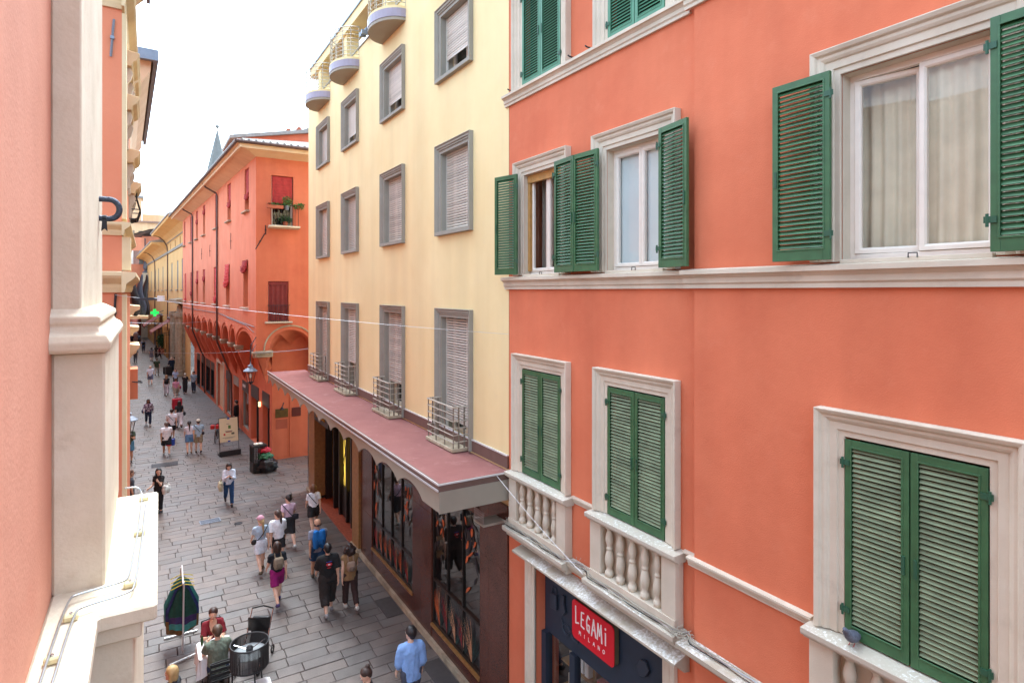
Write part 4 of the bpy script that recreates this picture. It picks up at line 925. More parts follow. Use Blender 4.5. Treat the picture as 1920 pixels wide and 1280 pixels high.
MB(SD).prism([(0, 11.28), (.05, 11.28), (.42, 11.33), (.42, 11.41), (0, 11.43)], .52, 1.92, 's').build('balcony_slab', 'cream_stone', w, bevel=.01)
for k in range(9): MB(SD).tube([(.60 + k * .155, .38, 11.41), (.60 + k * .155, .38, 12.36)], .011, 5).build('bar', 'iron', w)
MB(SD).tube([(.56, .0, 12.37), (.56, .38, 12.37), (1.88, .38, 12.37), (1.88, 0, 12.37)], .016, 6).build('hand_rail', 'iron', w)
w = plain_window(SD, SW[1], arc, 'cream_stone', split=False); curtain(SD, .56, 1.44, -.05, 6.9, 8.62, 4, .03, 'cloth_blind', 'maroon_cloth', w)
MB(SD).box(.55, 1.45, -.07, -.03, 8.6, 8.77).build('pelmet', 'maroon_cloth', w)
for k in range(10): MB(SD).tube([(.56 + k * .098, .07, 6.85), (.56 + k * .098, .07, 7.62)], .009, 5).build('bar', 'iron', w)
MB(SD).tube([(.48, .07, 7.63), (1.52, .07, 7.63)], .014, 6).build('hand_rail', 'iron', w)
# wall ties, brackets
def tie(T, s, z, l, tilt, parent, mat='iron', w=.035):
    dx, dz = math.sin(tilt) * l / 2, math.cos(tilt) * l / 2
    mb = MB(T); mb.tube([(s - dx, .03, z - dz), (s, .045, z), (s + dx, .03, z + dz)], w * .6, 4); mb.box(s - w * .9, s + w * .9, .0, .07, z - w * .8, z + w * .8); mb.build('wall_tie', mat, parent)
tie(SD, .18, 10.65, .85, R(28), arc); tie(SD, .42, 11.2, .45, 0, arc); tie(FU, 6.5, 11.1, .9, 0, arc, w=.02); tie(FU, 14.4, 11.0, .8, 0, arc, w=.02); tie(FU, 18.5, 11.0, .8, 0, arc, w=.02)
# eaves and roof, laid round the corner
ev = MB(FU); EO = .95
ev.quad((-EO, EO, 14.98), (31.9, EO, 14.98), (31.9, -.02, 14.62), (0, 0, 14.62)); ev.build('soffit', 'wood_soffit', arc, flip=False)
ev = MB(SD); ev.quad((-EO + .05, EO, 14.98), (7, EO, 14.98), (7, -.02, 14.62), (0, 0, 14.62)); ev.build('soffit', 'wood_soffit', arc, flip=False)
mb = MB(FU); mb.box(-EO + .08, 31.9, EO - .22, EO - .10, 14.80, 14.95); mb.build('eave_board', 'wood_soffit', arc)
mb = MB(SD); mb.box(-EO + .2, 7, EO - .22, EO - .10, 14.80, 14.95); mb.build('eave_board', 'wood_soffit', arc)
mb = MB(FU); mb.tube([(-EO - .02, EO + .06, 15.04), (31.95, EO + .06, 15.04)], .085, 8); mb.build('gutter', 'copper_pipe', arc)
mb = MB(SD); mb.tube([(-EO - .02, EO + .04, 15.04), (7.2, EO + .04, 15.04)], .085, 8); mb.build('gutter', 'copper_pipe', arc)
p0 = FU(-EO, EO, 15.06); p1 = FU(31.9, EO, 15.06); p2 = FU(31.9, -5.5, 16.9); p3 = FU(5.2, -5.5, 16.9); q1 = SD(8, EO, 15.06); q2 = SD(11.5, 4.9 - 10, 16.9)
rf = MB(); rf.add([p0, p1, p2, p3], [(0, 1, 2, 3)]); rf.add([p0, p3, (12, 35.2, 16.9), (12, 29.25, 15.06)], [(0, 1, 2, 3)]); rf.add([p3, p2, (16, 66, 15.06), (16, 36, 15.06)], [(0, 1, 2, 3)])
roof = rf.build('roof', 'roof_tile', arc, flip=False)
rt = MB()
A, B_, C_, D_ = Vector(p0), Vector((12, 29.25, 15.06)), Vector((12, 35.2, 16.9)), Vector(p3)
for k in range(28):
    t = (k + .5) / 28; s0 = A.lerp(B_, t); u = D_ - A; v_ = C_ - B_; e = s0 + (u.lerp(v_, t)) * 1.0
    rt.tube([tuple(s0 + Vector((0, 0, .03))), tuple(e + Vector((0, 0, .03)))], .09, 5)
rt.build('roof_tile_rows', 'roof_grey', roof)
for s in (11.1, 23.45):
    mb = MB(FU); mb.tube([(s + .1, EO - .1, 14.96), (s + .1, EO - .25, 14.72), (s, .12, 14.38), (s, .08, 14.2), (s, .08, 5.6), (s + .1, .06, 5.2), (s + .4, GH + .35, 3.5), (s + .45, GH + .12, 3.0), (s + .45, GH + .08, .1)], .055, 8); mb.build('downpipe', 'copper_pipe', arc)
mb = MB(FU); mb.tube([(.2, .03, 6.62), (4, .03, 6.72), (11, .03, 6.95), (22, .03, 6.9), (31, .03, 6.9)], .018, 4); mb.build('wall_cable', 'copper_pipe', arc)
mb = MB(FU); mb.tube([(.3, .03, 6.35), (2.2, .03, 6.6), (8, .03, 6.8)], .015, 4); mb.build('wall_cable', 'copper_pipe', arc)
# ---- taller house behind it
rear = thing('gabled_house', 'terracotta gabled house with chimneys rising behind the arcaded house roof', 'building', (13, 47, 0))
mb = MB(); mb.prism([(7.2, 0), (7.2, 18.2), (15, 22.2), (22.8, 18.2), (22.8, 0)], 44, 58, 'h'); mb.build('wall', 'arcade_plaster', rear)
mb = MB(); mb.prism([(6.5, 17.95), (6.5, 18.2), (15, 22.6), (23.5, 18.2), (23.5, 17.95), (15, 22.3)], 43.5, 58.5, 'h'); mb.build('roof', 'roof_grey', rear)
mb = MB(); mb.prism([(4.6, 14), (4.6, 17.6), (13, 19.2), (13, 14)], 39.5, 43.4, 'h'); mb.build('wing', 'arcade_plaster', rear); mb = MB(); mb.prism([(4.2, 17.45), (4.2, 17.65), (13, 19.5), (13, 19.25)], 39.2, 43.45, 'h'); mb.build('wing_roof', 'roof_grey', rear)
for x, yy, z in ((8.3, 43.2, 19.25), (5.9, 41, 18.0), (9.6, 46, 20.2)):
    c = MB(); c.box(x - .17, x + .17, yy - .15, yy + .15, z - 2.2, z); c.box(x - .22, x + .22, yy - .2, yy + .2, z, z + .08); c.box(x - .13, x + .13, yy - .1, yy + .1, z + .08, z + .24); c.build('chimney', 'terracotta', rear)
# ---- church spire
sp = thing('church_spire', 'pale grey stone church spire with a ball finial beyond the roofs', 'tower', (10.8, 120, 0))
mb = MB(); n = 8; prof = [(2.6, 0), (2.6, 24), (3.0, 24.3), (3.0, 24.8), (2.5, 25.0), (2.35, 27)] + [(2.35 * (1 - t) + .09 * t, 27 + 10.4 * t) for t in [k / 12 for k in range(1, 13)]]
mb.lathe(prof, (10.8, 120, 0), 8); mb.build('spire', 'spire_stone', sp)
mb = MB(); mb.lathe([(.05, 37.3), (.06, 37.7), (.28, 37.85), (.34, 38.05), (.26, 38.25), (.05, 38.4), (.04, 38.9)], (10.8, 120, 0), 8); mb.build('finial', 'spire_stone', sp)

# ================================================================== OCHRE HOUSE, farther along on the right
FY = Fac(3.2, 66.5, 3.05)
och = thing('ochre_house', 'long ochre house with grey shutters and a coved eave beyond the arcades', 'building', (6, 96, 0))
YW = [2.9, 7.5, 14.0, 20.0, 26.5, 34.0, 40.3, 49.7, 57.5]
wall_grid(FY, -4, 61, 0, 14.6, [(c - .6, c + .6, 8.5, 11.65, .2) for c in YW] + [(c - .35, c + .35, 13.3, 14.0, .2) for c in (5, 10, 16)]).build('wall', 'ochre_plaster', och)
for c in YW:
    for s_ in (-1, 1):
        mb = MB(FY); x0 = c + (0 if s_ > 0 else -.6)
        mb.box(x0 + .02, x0 + .58, -.08, -.03, 8.55, 11.6); l = mb.build('shutter', 'grey_shutter', och)
        m2 = MB(FY)
        for k in range(20): m2.box(x0 + .07, x0 + .53, -.029, -.005, 8.65 + k * .145, 8.74 + k * .145)
        tag(m2.build('slats', 'grey_shutter', l), kind='stuff')
    MB(FY).box(c - .75, c + .75, 0, .18, 8.35, 8.5).build('sill', 'old_stone', och)
for c in (5, 10, 16): MB(FY).quad((c - .35, -.15, 13.3), (c + .35, -.15, 13.3), (c + .35, -.15, 14), (c - .35, -.15, 14)).build('attic_window', 'dark_room', och, flip=False)
for z in (12.9, 14.2): MB(FY).box(-4, 61, 0, .12, z, z + .28).build('string_course', 'grey_trim', och)
MB(FY).box(-4, 61, 0, .08, 7.2, 7.35).build('string_course', 'ochre_plaster', och)
cv = MB(FY); prof = [(0, 14.1), (.25, 14.5), (.7, 14.85), (1.3, 15.05), (1.7, 15.1), (1.75, 15.3), (0, 15.3)]
cv.prism(prof, -4, 20, 's'); cv.build('coved_eave', 'ochre_plaster', och)
cv = MB(FY); cv.prism([(a, z - .9) for a, z in prof], 20, 61, 's'); cv.build('coved_eave', 'ochre_plaster', och)
rf = MB(FY); rf.prism([(1.85, 15.3), (1.85, 15.42), (-6, 17.6), (-6, 15.3)], -4, 20.2, 's'); rf.prism([(1.85, 14.4), (1.85, 14.52), (-6, 16.6), (-6, 14.4)], 20.21, 61.3, 's'); rf.build('roof', 'roof_grey', och)
for s, z in ((18.5, 15.0), (40, 14.1)):
    mb = MB(FY); mb.tube([(s, 1.6, z + .1), (s, 1.1, z), (s, .5, z - .5), (s, .15, z - 1.2), (s, .1, z - 2), (s, .1, 3.5)], .07, 6); mb.build('downpipe', 'copper_pipe', och)
for s, z in ((2, 16.9), (6, 16.4)): c = MB(FY); c.box(s, s + .9, -3, -2, z - 1.2, z + .8); c.build('chimney', 'zinc', och)
# stone portal
po = MB(FY); po.sweep([(1.2, 0), (1.2, 4.6), *[(3.2 - 2 * math.cos(pi * k / 10), 4.6 + 1.6 * math.sin(pi * k / 10)) for k in range(1, 10)], (5.2, 4.6), (5.2, 0)], [(0, .0), (0, .35), (.7, .35), (.8, .25), (.8, 0)])
pt = po.build('stone_portal', 'old_stone', och); MB(FY).prism([(1.2, 0), (1.2, 4.6), *[(3.2 - 2 * math.cos(pi * k / 10), 4.6 + 1.6 * math.sin(pi * k / 10)) for k in range(1, 10)], (5.2, 4.6), (5.2, 0)], .01, .02).build('portal_door', 'grey_trim', pt)
MB(FY).prism([(0, 6.9), (.5, 7.1), (.9, 7.3), (.9, 7.5), (0, 7.6)], -.6, 6.6, 's').build('portal_cornice', 'old_stone', pt)
for c in (0.6, 5.8): mb = MB(FY); mb.lathe([(.5, 0), (.5, .5), (.38, .6), (.36, 5.6), (.5, 5.8), (.5, 6.2)], (c, .5, 0), 10); mb.build('portal_column', 'old_stone', pt)
# ground floor shops
for s0, s1, m_ in ((7.5, 10.5, 'dark_glass'), (13, 17, 'shop_dark'), (20, 22.5, 'wood_frame'), (26, 29, 'shop_dark'), (31, 34, 'dark_glass'), (37, 42, 'shop_dark')):
    MB(FY).box(s0, s1, 0, .08, .1, 3.6).build('shop_opening', m_, och)
    MB(FY).sweep([(s0, 0), (s0, 3.6), (s1, 3.6), (s1, 0)], [(0, 0), (0, .14), (.25, .14), (.25, 0)]).build('shop_surround', 'wood_frame', och)
for s0, s1 in ((12.6, 16.8), (27, 33)):
    aw = thing('awning', 'faded red shop awning, ' + ('the nearer' if s0 < 20 else 'the farther') + ' of two on the ochre house', 'awning', FY((s0 + s1) / 2, 0, 4.7), 'awnings on the ochre house')
    mb = MB(FY); mb.prism([(.05, 5.0), (.05, 5.06), (2.1, 3.66), (2.1, 3.6)], s0, s1, 's'); mb.build('awning_cloth', 'felt_red', aw)
    MB(FY).box(s0, s1, 2.08, 2.12, 3.35, 3.62).build('valance', 'felt_red', aw); MB(FY).box(s0 - .1, s1 + .1, 0, .3, 5.07, 5.25).build('awning_box', 'zinc', aw)
    for s in (s0 + .1, s1 - .1): MB(FY).tube([(s, .05, 3.2), (s, 2.08, 3.6)], .03, 5).build('arm', 'black_metal', aw)
cr = thing('pharmacy_cross', 'lit green pharmacy cross sticking out above the farther red awning', 'sign', FY(25.5, .9, 5.2))
mb = MB(FY); mb.prism([(.55, 5.3), (.85, 5.3), (.85, 5.0), (1.2, 5.0), (1.2, 5.3), (1.5, 5.3), (1.5, 5.65), (1.2, 5.65), (1.2, 5.95), (.85, 5.95), (.85, 5.65), (.55, 5.65)], 25.4, 25.6, 's'); mb.build('cross_face', 'green_cross', cr)
MB(FY).tube([(25.5, 0, 5.75), (25.5, .56, 5.5)], .04, 5).build('bracket', 'black_metal', cr)

# ================================================================== FAR END OF THE STREET
far = thing('brick_house', 'dull brick house flank closing the far end of the street', 'building', (-6, 140, 0))
mb = MB(); mb.prism([(-.8, 127.3), (-3.2, 165), (-20, 165), (-20, 200), (12, 200), (12, 127.3)], 0, 7.2, 'z'); mb.build('wall', 'brick_far', far)
mb = MB(); mb.prism([(-.8, 128.5), (-2.6, 160), (-16, 165), (-16, 200), (12, 200), (12, 128.5)], 7.2, 18.4, 'z'); mb.build('upper_wall', 'orange_plaster', far)
mb = MB(); mb.add([(-3.4, 126.6, 18.1), (.4, 126.9, 19.6), (12, 127, 21), (12, 190, 21), (-8, 190, 19)], [(0, 1, 2, 3, 4)]); mb.add([(-3.4, 126.6, 17.9), (.4, 126.9, 19.4), (12, 127, 20.8), (12, 190, 20.8), (-8, 190, 18.8)], [(4, 3, 2, 1, 0)]); mb.build('roof', 'roof_grey', far, flip=False)
th = thing('terracotta_house', 'terracotta house with a grey shuttered window at the far end of the street', 'building', (-8, 150, 0))
wall_grid(lambda s, h, z: (s, 127.0 - h, z), -14, -.2, 7.0, 18.0, [(-2.15, -1.25, 13.2, 15.6, .2)]).build('wall', 'orange_plaster', th)
fw = lambda s, h, z: (s, 127.0 - h, z)
MB(fw).box(-1.28, -.62, .02, .1, 13.2, 15.6).build('shutter', 'grey_shutter', th); MB(fw).box(-2.5, -2.16, .02, .1, 13.2, 15.6).build('shutter', 'white_frame', th)
MB(fw).quad((-2.15, -.15, 13.2), (-1.25, -.15, 13.2), (-1.25, -.15, 15.6), (-2.15, -.15, 15.6)).build('pane', 'dark_glass', th, flip=False)
MB(fw).tube([(-.35, .1, 7), (-.35, .1, 17.9)], .12, 6).build('downpipe', 'copper_pipe', th)
bt = thing('stone_buttress', 'pale stone corner buttress topped by a small grey obelisk', 'buttress', (-.2, 126.4, 0))
mb = MB(); mb.box(-.95, .45, 126, 127.4, 0, 9.6); mb.box(-1.15, .65, 125.8, 127.6, 9.6, 10.2); mb.box(-.8, .3, 126.1, 127.3, 10.2, 11.6); mb.build('pier', 'cream_stone', bt)
mb = MB(); mb.lathe([(.45, 11.6), (.5, 11.8), (.2, 12.1), (.42, 12.5), (.12, 15.0), (.02, 15.6)], (-.25, 126.7, 0), 6); mb.build('obelisk', 'zinc', bt)
tb = thing('tower_house', 'peach plastered rooftop tower and terraces on the skyline down the street', 'building', (2, 175, 0))
mb = MB(); mb.box(-4.2, -1.2, 170, 176, 10, 30.8); mb.build('stair_tower', 'peach_plaster', tb); MB().box(-4.6, -.8, 169.6, 176.4, 30.8, 31.3).build('tower_roof', 'roof_grey', tb)
MB().box(-1.1, 11, 172, 182, 10, 27.2).build('block', 'peach_plaster', tb); MB().box(-4.0, 5, 167, 169.9, 10, 24.6).build('block', 'peach_plaster', tb); MB().box(-4.6, 5.5, 166.5, 171.0, 24.6, 25.0).build('roof_slab', 'roof_tile', tb)
MB().box(-6.4, -4.3, 168, 176, 10, 23.4).build('block', 'peach_plaster', tb); MB().box(-9, -4.2, 167.6, 177, 23.4, 23.8).build('roof_slab', 'roof_grey', tb)
for k in range(4): MB().tube([(-.5 + k * 2.6, 174, 30.6), (1.5 + k * 2.6, 174, 30.6)], .14, 5).build('aerial', 'zinc', tb)
MB().tube([(4, 174, 27.2), (4, 174, 30.6)], .08, 5).build('aerial_mast', 'zinc', tb)
for x in (-3.4, -1.8): MB().box(x, x + .8, 166.9, 167.0, 20.6, 22.6).build('window', 'dark_glass', tb)

# ================================================================== LEFT SIDE: our own house
LP = lambda s, h, z: (-.35 + h, s, z)          # s along the street, h out over it
own = thing('pink_house', 'pale pink plastered house with a stone pilaster and ledge, close at the left edge', 'building', (-3, 2, 0))
MB(LP).quad((-3, 0, 0), (5.6, 0, 0), (5.6, 0, 11.5), (-3, 0, 11.5)).build('wall', 'pink_plaster', own, flip=False)
MB(LP).quad((5.6, 0, 0), (5.6, -9, 0), (5.6, -9, 11.5), (5.6, 0, 11.5)).build('side_wall', 'pink_plaster', own, flip=False)
MB(LP).box(-3, 5.59, -9, -.4, 0, 11.4).build('rooms', 'dim_room', own); MB(LP).box(-3.2, 5.8, -9.2, .35, 11.45, 11.6).build('roof', 'roof_tile', own)
sh = MB(LP); sh.box(3.19, 4.6, .0, .105, 8.2, 11.3); pil = sh.build('pilaster', 'cream_stone', own, bevel=.006)
bs = MB()
rings = [(8.035, .195, .055), (8.05, .21, .07), (8.08, .215, .075), (8.11, .20, .062), (8.125, .175, .04), (8.15, .165, .03), (8.165, .178, .04), (8.19, .175, .04), (8.205, .15, .02), (8.225, .115, .0)]
vv = []
for z, h, o in rings: vv += [(-.36, 3.19 - o, z), (-.35 + h, 3.19 - o, z), (-.35 + h, 4.6 + o, z), (-.36, 4.6 + o, z)]
k = len(rings); bs.add(vv, [(i * 4 + j, i * 4 + j + 1, i * 4 + 4 + j + 1, i * 4 + 4 + j) for i in range(k - 1) for j in range(3)] + [(0, 1, 2, 3), (4 * k - 1, 4 * k - 2, 4 * k - 3, 4 * k - 4)])
bs.build('base_moulding', 'cream_stone', pil, bevel=.004)
MB(LP).box(3.2, 4.68, .0, .19, 6.99, 8.034).build('pedestal', 'cream_stone', pil, bevel=.010)
ld = MB(LP); ld.prism([(-3, 0), (-3, .18), (2.9, .18), (2.9, .385), (4.52, .41), (4.52, 0)], 6.93, 7.0, 'z'); lg = ld.build('ledge', 'cream_stone', own, bevel=.010)
ld = MB(LP); ld.prism([(-3, 0), (-3, .15), (2.93, .15), (2.93, .33), (4.49, .36), (4.49, 0)], 6.86, 6.93, 'z'); ld.build('ledge_moulding', 'cream_stone', lg, bevel=.008)
ld = MB(LP); ld.prism([(-3, 0), (-3, .12), (2.97, .12), (2.97, .30), (4.46, .33), (4.46, 0)], 5.2, 6.86, 'z'); ld.build('lower_pier', 'cream_stone', lg, bevel=.006)
# lightning conductor rods on the ledge
def onl(x, yy, z): a, b, v = ray(x, yy); t = (z - EYE) / v; return (t * a, t * b, z)
c1 = [(74, 1280), (127, 1122.5), (146.6, 1112.7), (232, 1089.7), (242, 1081), (258, 1004), (266, 940)]
c2 = [(97, 1280), (140, 1146.6), (153, 1136.8), (243, 1110.5), (253, 1099.6), (268, 1004), (273, 945)]
def smooth_path(p, it=2):
    for _ in range(it):
        q = [p[0]]
        for a, b in zip(p[:-1], p[1:]): q += [tuple(a[i] * .75 + b[i] * .25 for i in range(3)), tuple(a[i] * .25 + b[i] * .75 for i in range(3))]
        p = q + [p[-1]]
    return p
for cc in (c1, c2):
    p = [onl(x, yy, 7.03) for x, yy in cc]; f0 = p[0]
    p = [(f0[0] - .03, f0[1] - 1.2, 7.03)] + p
    if cc is c1: p += [(p[-1][0], p[-1][1] + .10, 7.05), (p[-1][0] - .02, p[-1][1] + .12, 7.09), (-.12, p[-1][1] + .13, 7.09)]
    MB().tube(smooth_path(p), .0048, 6).build('conductor_rod', 'steel_wire', lg, smooth=True)
for x, yy in ((133, 1163), (98, 1243), (244, 1100), (262, 1003), (270, 938)):
    p = onl(x, yy, 7.0); mb = MB(); mb.box(p[0] - .025, p[0] + .025, p[1] - .016, p[1] + .016, 7.0, 7.026); cl = mb.build('rod_clip', 'resin', lg, bevel=.006)
    MB().lathe([(.006, 0), (.006, .006), (.002, .009)], (p[0], p[1], 7.026), 6).build('screw', 'chrome', cl)
# iron ring fixed to the pilaster
hk = thing('iron_hook', 'dark iron ring bracket sticking out of the pale pilaster', 'hook', (-.24, 4.3, 8.75))
pts = []
for k in range(13): t = R(90 - 180 * k / 12); pts.append((-.195 + .052 * math.cos(t) + .0, 4.3, 8.79 + .058 * math.sin(t)))
pts = [(-.265, 4.3, 8.846), (-.23, 4.3, 8.848)] + pts + [(-.225, 4.3, 8.732), (-.262, 4.3, 8.735)]
MB().tube(smooth_path(pts, 1), .0165, 8).build('ring', 'blue_iron', hk, smooth=True)
mb = MB(); mb.tube([(-.228, 4.3, 8.733), (-.208, 4.3, 8.733)], .0205, 8); mb.build('band', 'iron', hk)
mb = MB(); mb.prism([(-.228, 8.725), (-.206, 8.725), (-.202, 8.655), (-.217, 8.672), (-.233, 8.655)], 4.275, 4.285, 'h'); mb.build('strap', 'iron', hk)
# ---- orange house beyond the gap
LO = lambda s, h, z: (-.36 + h, 11.8 + s, z)
LS = lambda s, h, z: (-.36 - s, 11.8 - h, z)      # its flank, facing us
org = thing('orange_house', 'orange plastered house with buff cornices and window hoods on the left', 'building', (-4, 14.6, 0))
MB(LO).box(0, 5.4, -8, 0, 0, 15.2).build('wall', 'orange_plaster', org)
for z, k in ((8.28, 1.25), (9.22, .8), (12.95, 1.2)):
    prof = [(0, 0), (.03, 0), (.05, .08), (.05, .13), (.10, .18), (.14, .22), (.16, .26), (.16, .31), (0, .33)]
    mb = MB(LO); mb.prism([(a * k, z + b * k * .85) for a, b in prof], -.16 * k, 5.4, 's'); mb.build('cornice', 'buff_stone', org)
    mb = MB(LS); mb.prism([(a * k, z + b * k * .85) for a, b in prof], .0, 4, 's'); mb.build('cornice', 'buff_stone', org)
tie(LS, .13, 12.45, .62, R(-4), org, 'zinc', .03); tie(LS, .10, 7.95, .62, R(-3), org, 'iron', .03)
for z0, z1, h in ((8.65, 9.2, .12), (4.5, 8.25, .06), (9.5, 12.9, .06)): MB(LO).box(.0, .5, .0, h, z0, z1).build('corner_strip', 'buff_stone', org)
for s, z in ((1.0, 11.55), (2.6, 10.9), (4.2, 10.5), (1.2, 12.4), (3.2, 12.6)):
    mb = MB(LO); mb.prism([(0, z), (.12, z), (.14, z + .08), (.20, z + .12), (.22, z + .17), (.24, z + .20), (.24, z + .25), (0, z + .29)], s - .1, s + 1.1, 's'); hd = mb.build('window_hood', 'buff_stone', org, bevel=.006)
    for q in (s, s + .9):
        mb = MB(LO); mb.prism([(0, z - .55), (.05, z - .5), (.05, z - .3), (.10, z - .22), (.13, z - .1), (.10, z - .01), (0, z - .01)], q, q + .12, 's'); mb.build('console', 'cream_stone', hd, bevel=.003)
mb = MB(LO); mb.quad((-.6, .36, 15.5), (5.4, .36, 15.5), (5.4, 0, 15.1), (-.6, 0, 15.1)); mb.build('soffit', 'wood_soffit', org, flip=False)
for k in range(9): mb = MB(LO); mb.prism([(0, 15.0), (.34, 15.32), (.34, 15.46), (0, 15.3)], -.4 + k * .65, -.28 + k * .65, 's'); mb.build('rafter', 'wood_soffit', org)
MB(LO).box(-.7, 5.5, .34, .42, 15.4, 15.65).build('gutter', 'zinc', org); MB(LO).box(-.5, 5.4, -8, .35, 15.66, 15.8).build('roof', 'roof_tile', org)
MB(LO).box(3.9, 5.2, .0, .12, 13.4, 15.0).build('red_blind', 'maroon_cloth', org)
# iron window basket and the furled flags lower down
bk = MB(LO)
for k in range(9):
    s = 4.6 + k * .1; bk.tube([(s, .02, 9.95), (s, .16, 10.0), (s, .22, 10.2), (s, .14, 10.5), (s, .16, 10.75)], .012, 4)
for z, h in ((9.98, .14), (10.2, .22), (10.5, .15), (10.74, .17)): bk.tube([(4.55, 0, z), (4.6, h, z), (5.4, h, z), (5.45, 0, z)], .012, 4)
bk.build('window_basket', 'iron', org)
# ---- next house on the left, and the rest of that side
LN = Fac(-.45, 20.6, 1.6, -1)
nx = thing('peach_house', 'peach plastered house with a wide grey gutter, second on the left', 'building', (-5, 26, 0))
MB(LN).box(0, 11.4, -8, 0, 0, 14.7).build('wall', 'orange_plaster', nx)
mb = MB(LN); mb.box(-.2, 11.5, -8, .60, 15.15, 15.32); mb.build('roof', 'roof_tile', nx); MB(LN).box(-.35, 11.6, .60, .72, 15.02, 15.33).build('gutter', 'zinc', nx); MB(LN).box(-.36, -.201, -3, .599, 15.02, 15.33).build('gutter', 'zinc', nx)
mb = MB(LN); mb.prism([(0, 13.2), (.12, 13.9), (.30, 14.4), (.52, 14.75), (.56, 15.14), (0, 15.14)], -.05, 11.3, 's'); mb.build('coved_soffit', 'wood_soffit', nx)
for s, z in ((.4, 7.6), (2.0, 6.9), (4.2, 6.1), (1.1, 6.4), (6.4, 5.8)):
    mb = MB(LN); mb.prism([(0, z), (.10, z), (.14, z + .1), (.26, z + .16), (.28, z + .26), (0, z + .3)], s - .3, s + 1.1, 's'); mb.build('window_hood', 'buff_stone', nx, bevel=.006)
MB(LN).box(3.0, 3.9, .0, .26, 4.7, 5.7).build('bay', 'orange_plaster', nx); MB(LN).tube([(2.9, .1, 5.3), (2.9, .38, 5.25), (3.6, .38, 5.2), (3.95, .1, 5.25)], .02, 5).build('iron_loop', 'iron', nx)
fl = thing('furled_flags', 'dark furled flags hanging from a small bracket shelf on the left side', 'flags', LN(5.5, .3, 7.3))
MB(LN).box(4.9, 6.0, .0, .62, 7.30, 7.40).build('shelf', 'buff_stone', fl)
for k, (s, h) in enumerate(((5.1, .2), (5.45, .4), (5.75, .55))):
    mb = MB(LN); n = 9; mb.tube([(s + .05 * math.sin(k + i * .8), h + .05 * math.sin(i * .7 + k), 7.42 + 1.5 * i / n) for i in range(n + 1)], [.09, .13, .15, .14, .13, .11, .10, .08, .05, .03], 7); mb.build('flag', ('iron', 'blue_iron', 'black_metal')[k], fl, smooth=True)
LW = Fac(-1.05, 32.2, 1.25, -1)
lw = thing('left_row_house', 'long shadowed house front running down the left side of the street', 'building', (-6, 80, 0))
MB(LW).box(0, 110, -8, 0, 0, 10.4).build('wall', 'orange_plaster', lw)
for k in range(10):
    s = 1.5 + k * 9.5
    for z in (4.1, 7.8): MB(LW).prism([(0, z), (.12, z), (.22, z + .15), (.22, z + .25), (0, z + .3)], s, s + 2.2, 's').build('window_hood', 'buff_stone', lw)
MB(LW).box(0, 110, -8, .3, 10.4, 10.7).build('roof', 'roof_tile', lw); MB(LW).box(0, 110, 0, .06, 3.3, 3.6).build('string_course', 'buff_stone', lw)

# ================================================================== STREET FURNITURE
def world_T(x, y, rz=0, z=0):
    c, s = math.cos(rz), math.sin(rz)
    return lambda a, b, q: (x + a * c - b * s, y + a * s + b * c, z + q)
def lantern(x, y, z, label, wall):
    """a hanging street lantern: four-sided roof, tapering glass, curled arm to the wall"""
    t = thing('street_lantern', label, 'lantern', (x, y, z), 'wall lanterns of the street'); T = world_T(x, y, R(20), z)
    mb = MB(T); mb.lathe([(.31, 0), (.32, .03), (.20, .12), (.11, .17), (.10, .24), (.13, .26), (.05, .30), (.025, .36), (.02, .46)], (0, 0, 0), 8); mb.build('roof', 'zinc', t)
    for k in range(4):
        a = pi / 4 + k * pi / 2; MB(T).tube([(.24 * math.cos(a), .24 * math.sin(a), 0), (.13 * math.cos(a), .13 * math.sin(a), -.48)], .012, 4).build('bar', 'black_metal', t)
    mb = MB(T); mb.lathe([(.12, -.48), (.225, -.01)], (0, 0, 0), 4); mb.build('glazing', 'glass', t, flip=False)
    mb = MB(T); mb.lathe([(.02, -.62), (.05, -.57), (.14, -.50), (.15, -.48)], (0, 0, 0), 8); mb.build('base', 'black_metal', t)
    mb = MB(T); mb.lathe([(.03, -.3), (.05, -.22), (.03, -.1)], (0, 0, 0), 6); mb.build('bulb', 'white_metal', t)
    w = Vector(wall); p = Vector((x, y, z + .46)); m = p.lerp(w, .5)
    MB().tube([tuple(p), (p.x, p.y, p.z + .5), (p.x * .9 + w.x * .1, p.y * .9 + w.y * .1, p.z + .75), tuple(w + Vector((0, 0, .25)))], .022, 6).build('arm', 'black_metal', t)
    MB().tube([(p.x, p.y, p.z + .35), tuple(w - Vector((0, 0, .1)))], .014, 5).build('stay', 'black_metal', t)
lantern(4.05, 29.75, 4.62, 'grey roofed street lantern hanging at the corner of the arcaded house', (4.36, 30.2, 5.9))
lantern(-.58, 25.0, 3.75, 'grey roofed street lantern at the left edge behind the pale pedestal', (-.85, 24.8, 4.2))
def wire(label, a, b, sag, r=.006, n=16, mat='steel_wire', lights=False):
    p = [(a[0] + (b[0] - a[0]) * k / n, a[1] + (b[1] - a[1]) * k / n, a[2] + (b[2] - a[2]) * k / n - sag * 4 * (k / n) * (1 - k / n)) for k in range(n + 1)]
    return tag(MB().tube(p, r, 4).build('overhead_wire', mat), label, 'wire')
wire('thin steel wire across the street from the orange house to the cream house corner', (-.45, 11.75, 8.24), (5.75, 9.56, 7.50), .05, .0035, mat='white_metal')
wire('thin wire from the lantern corner of the arcaded house across to the left side', (4.1, 29.9, 5.55), (-1.1, 40.0, 5.0), .15, .008)
wire('thin wire along the flank of the arcaded house above the canopy', (4.3, 29.9, 5.45), (7.0, 29.95, 5.55), .05, .009)
wire('thin wire high across the street before the red awnings', (3.3, 56, 6.4), (-1.5, 54, 6.6), .1, .010)
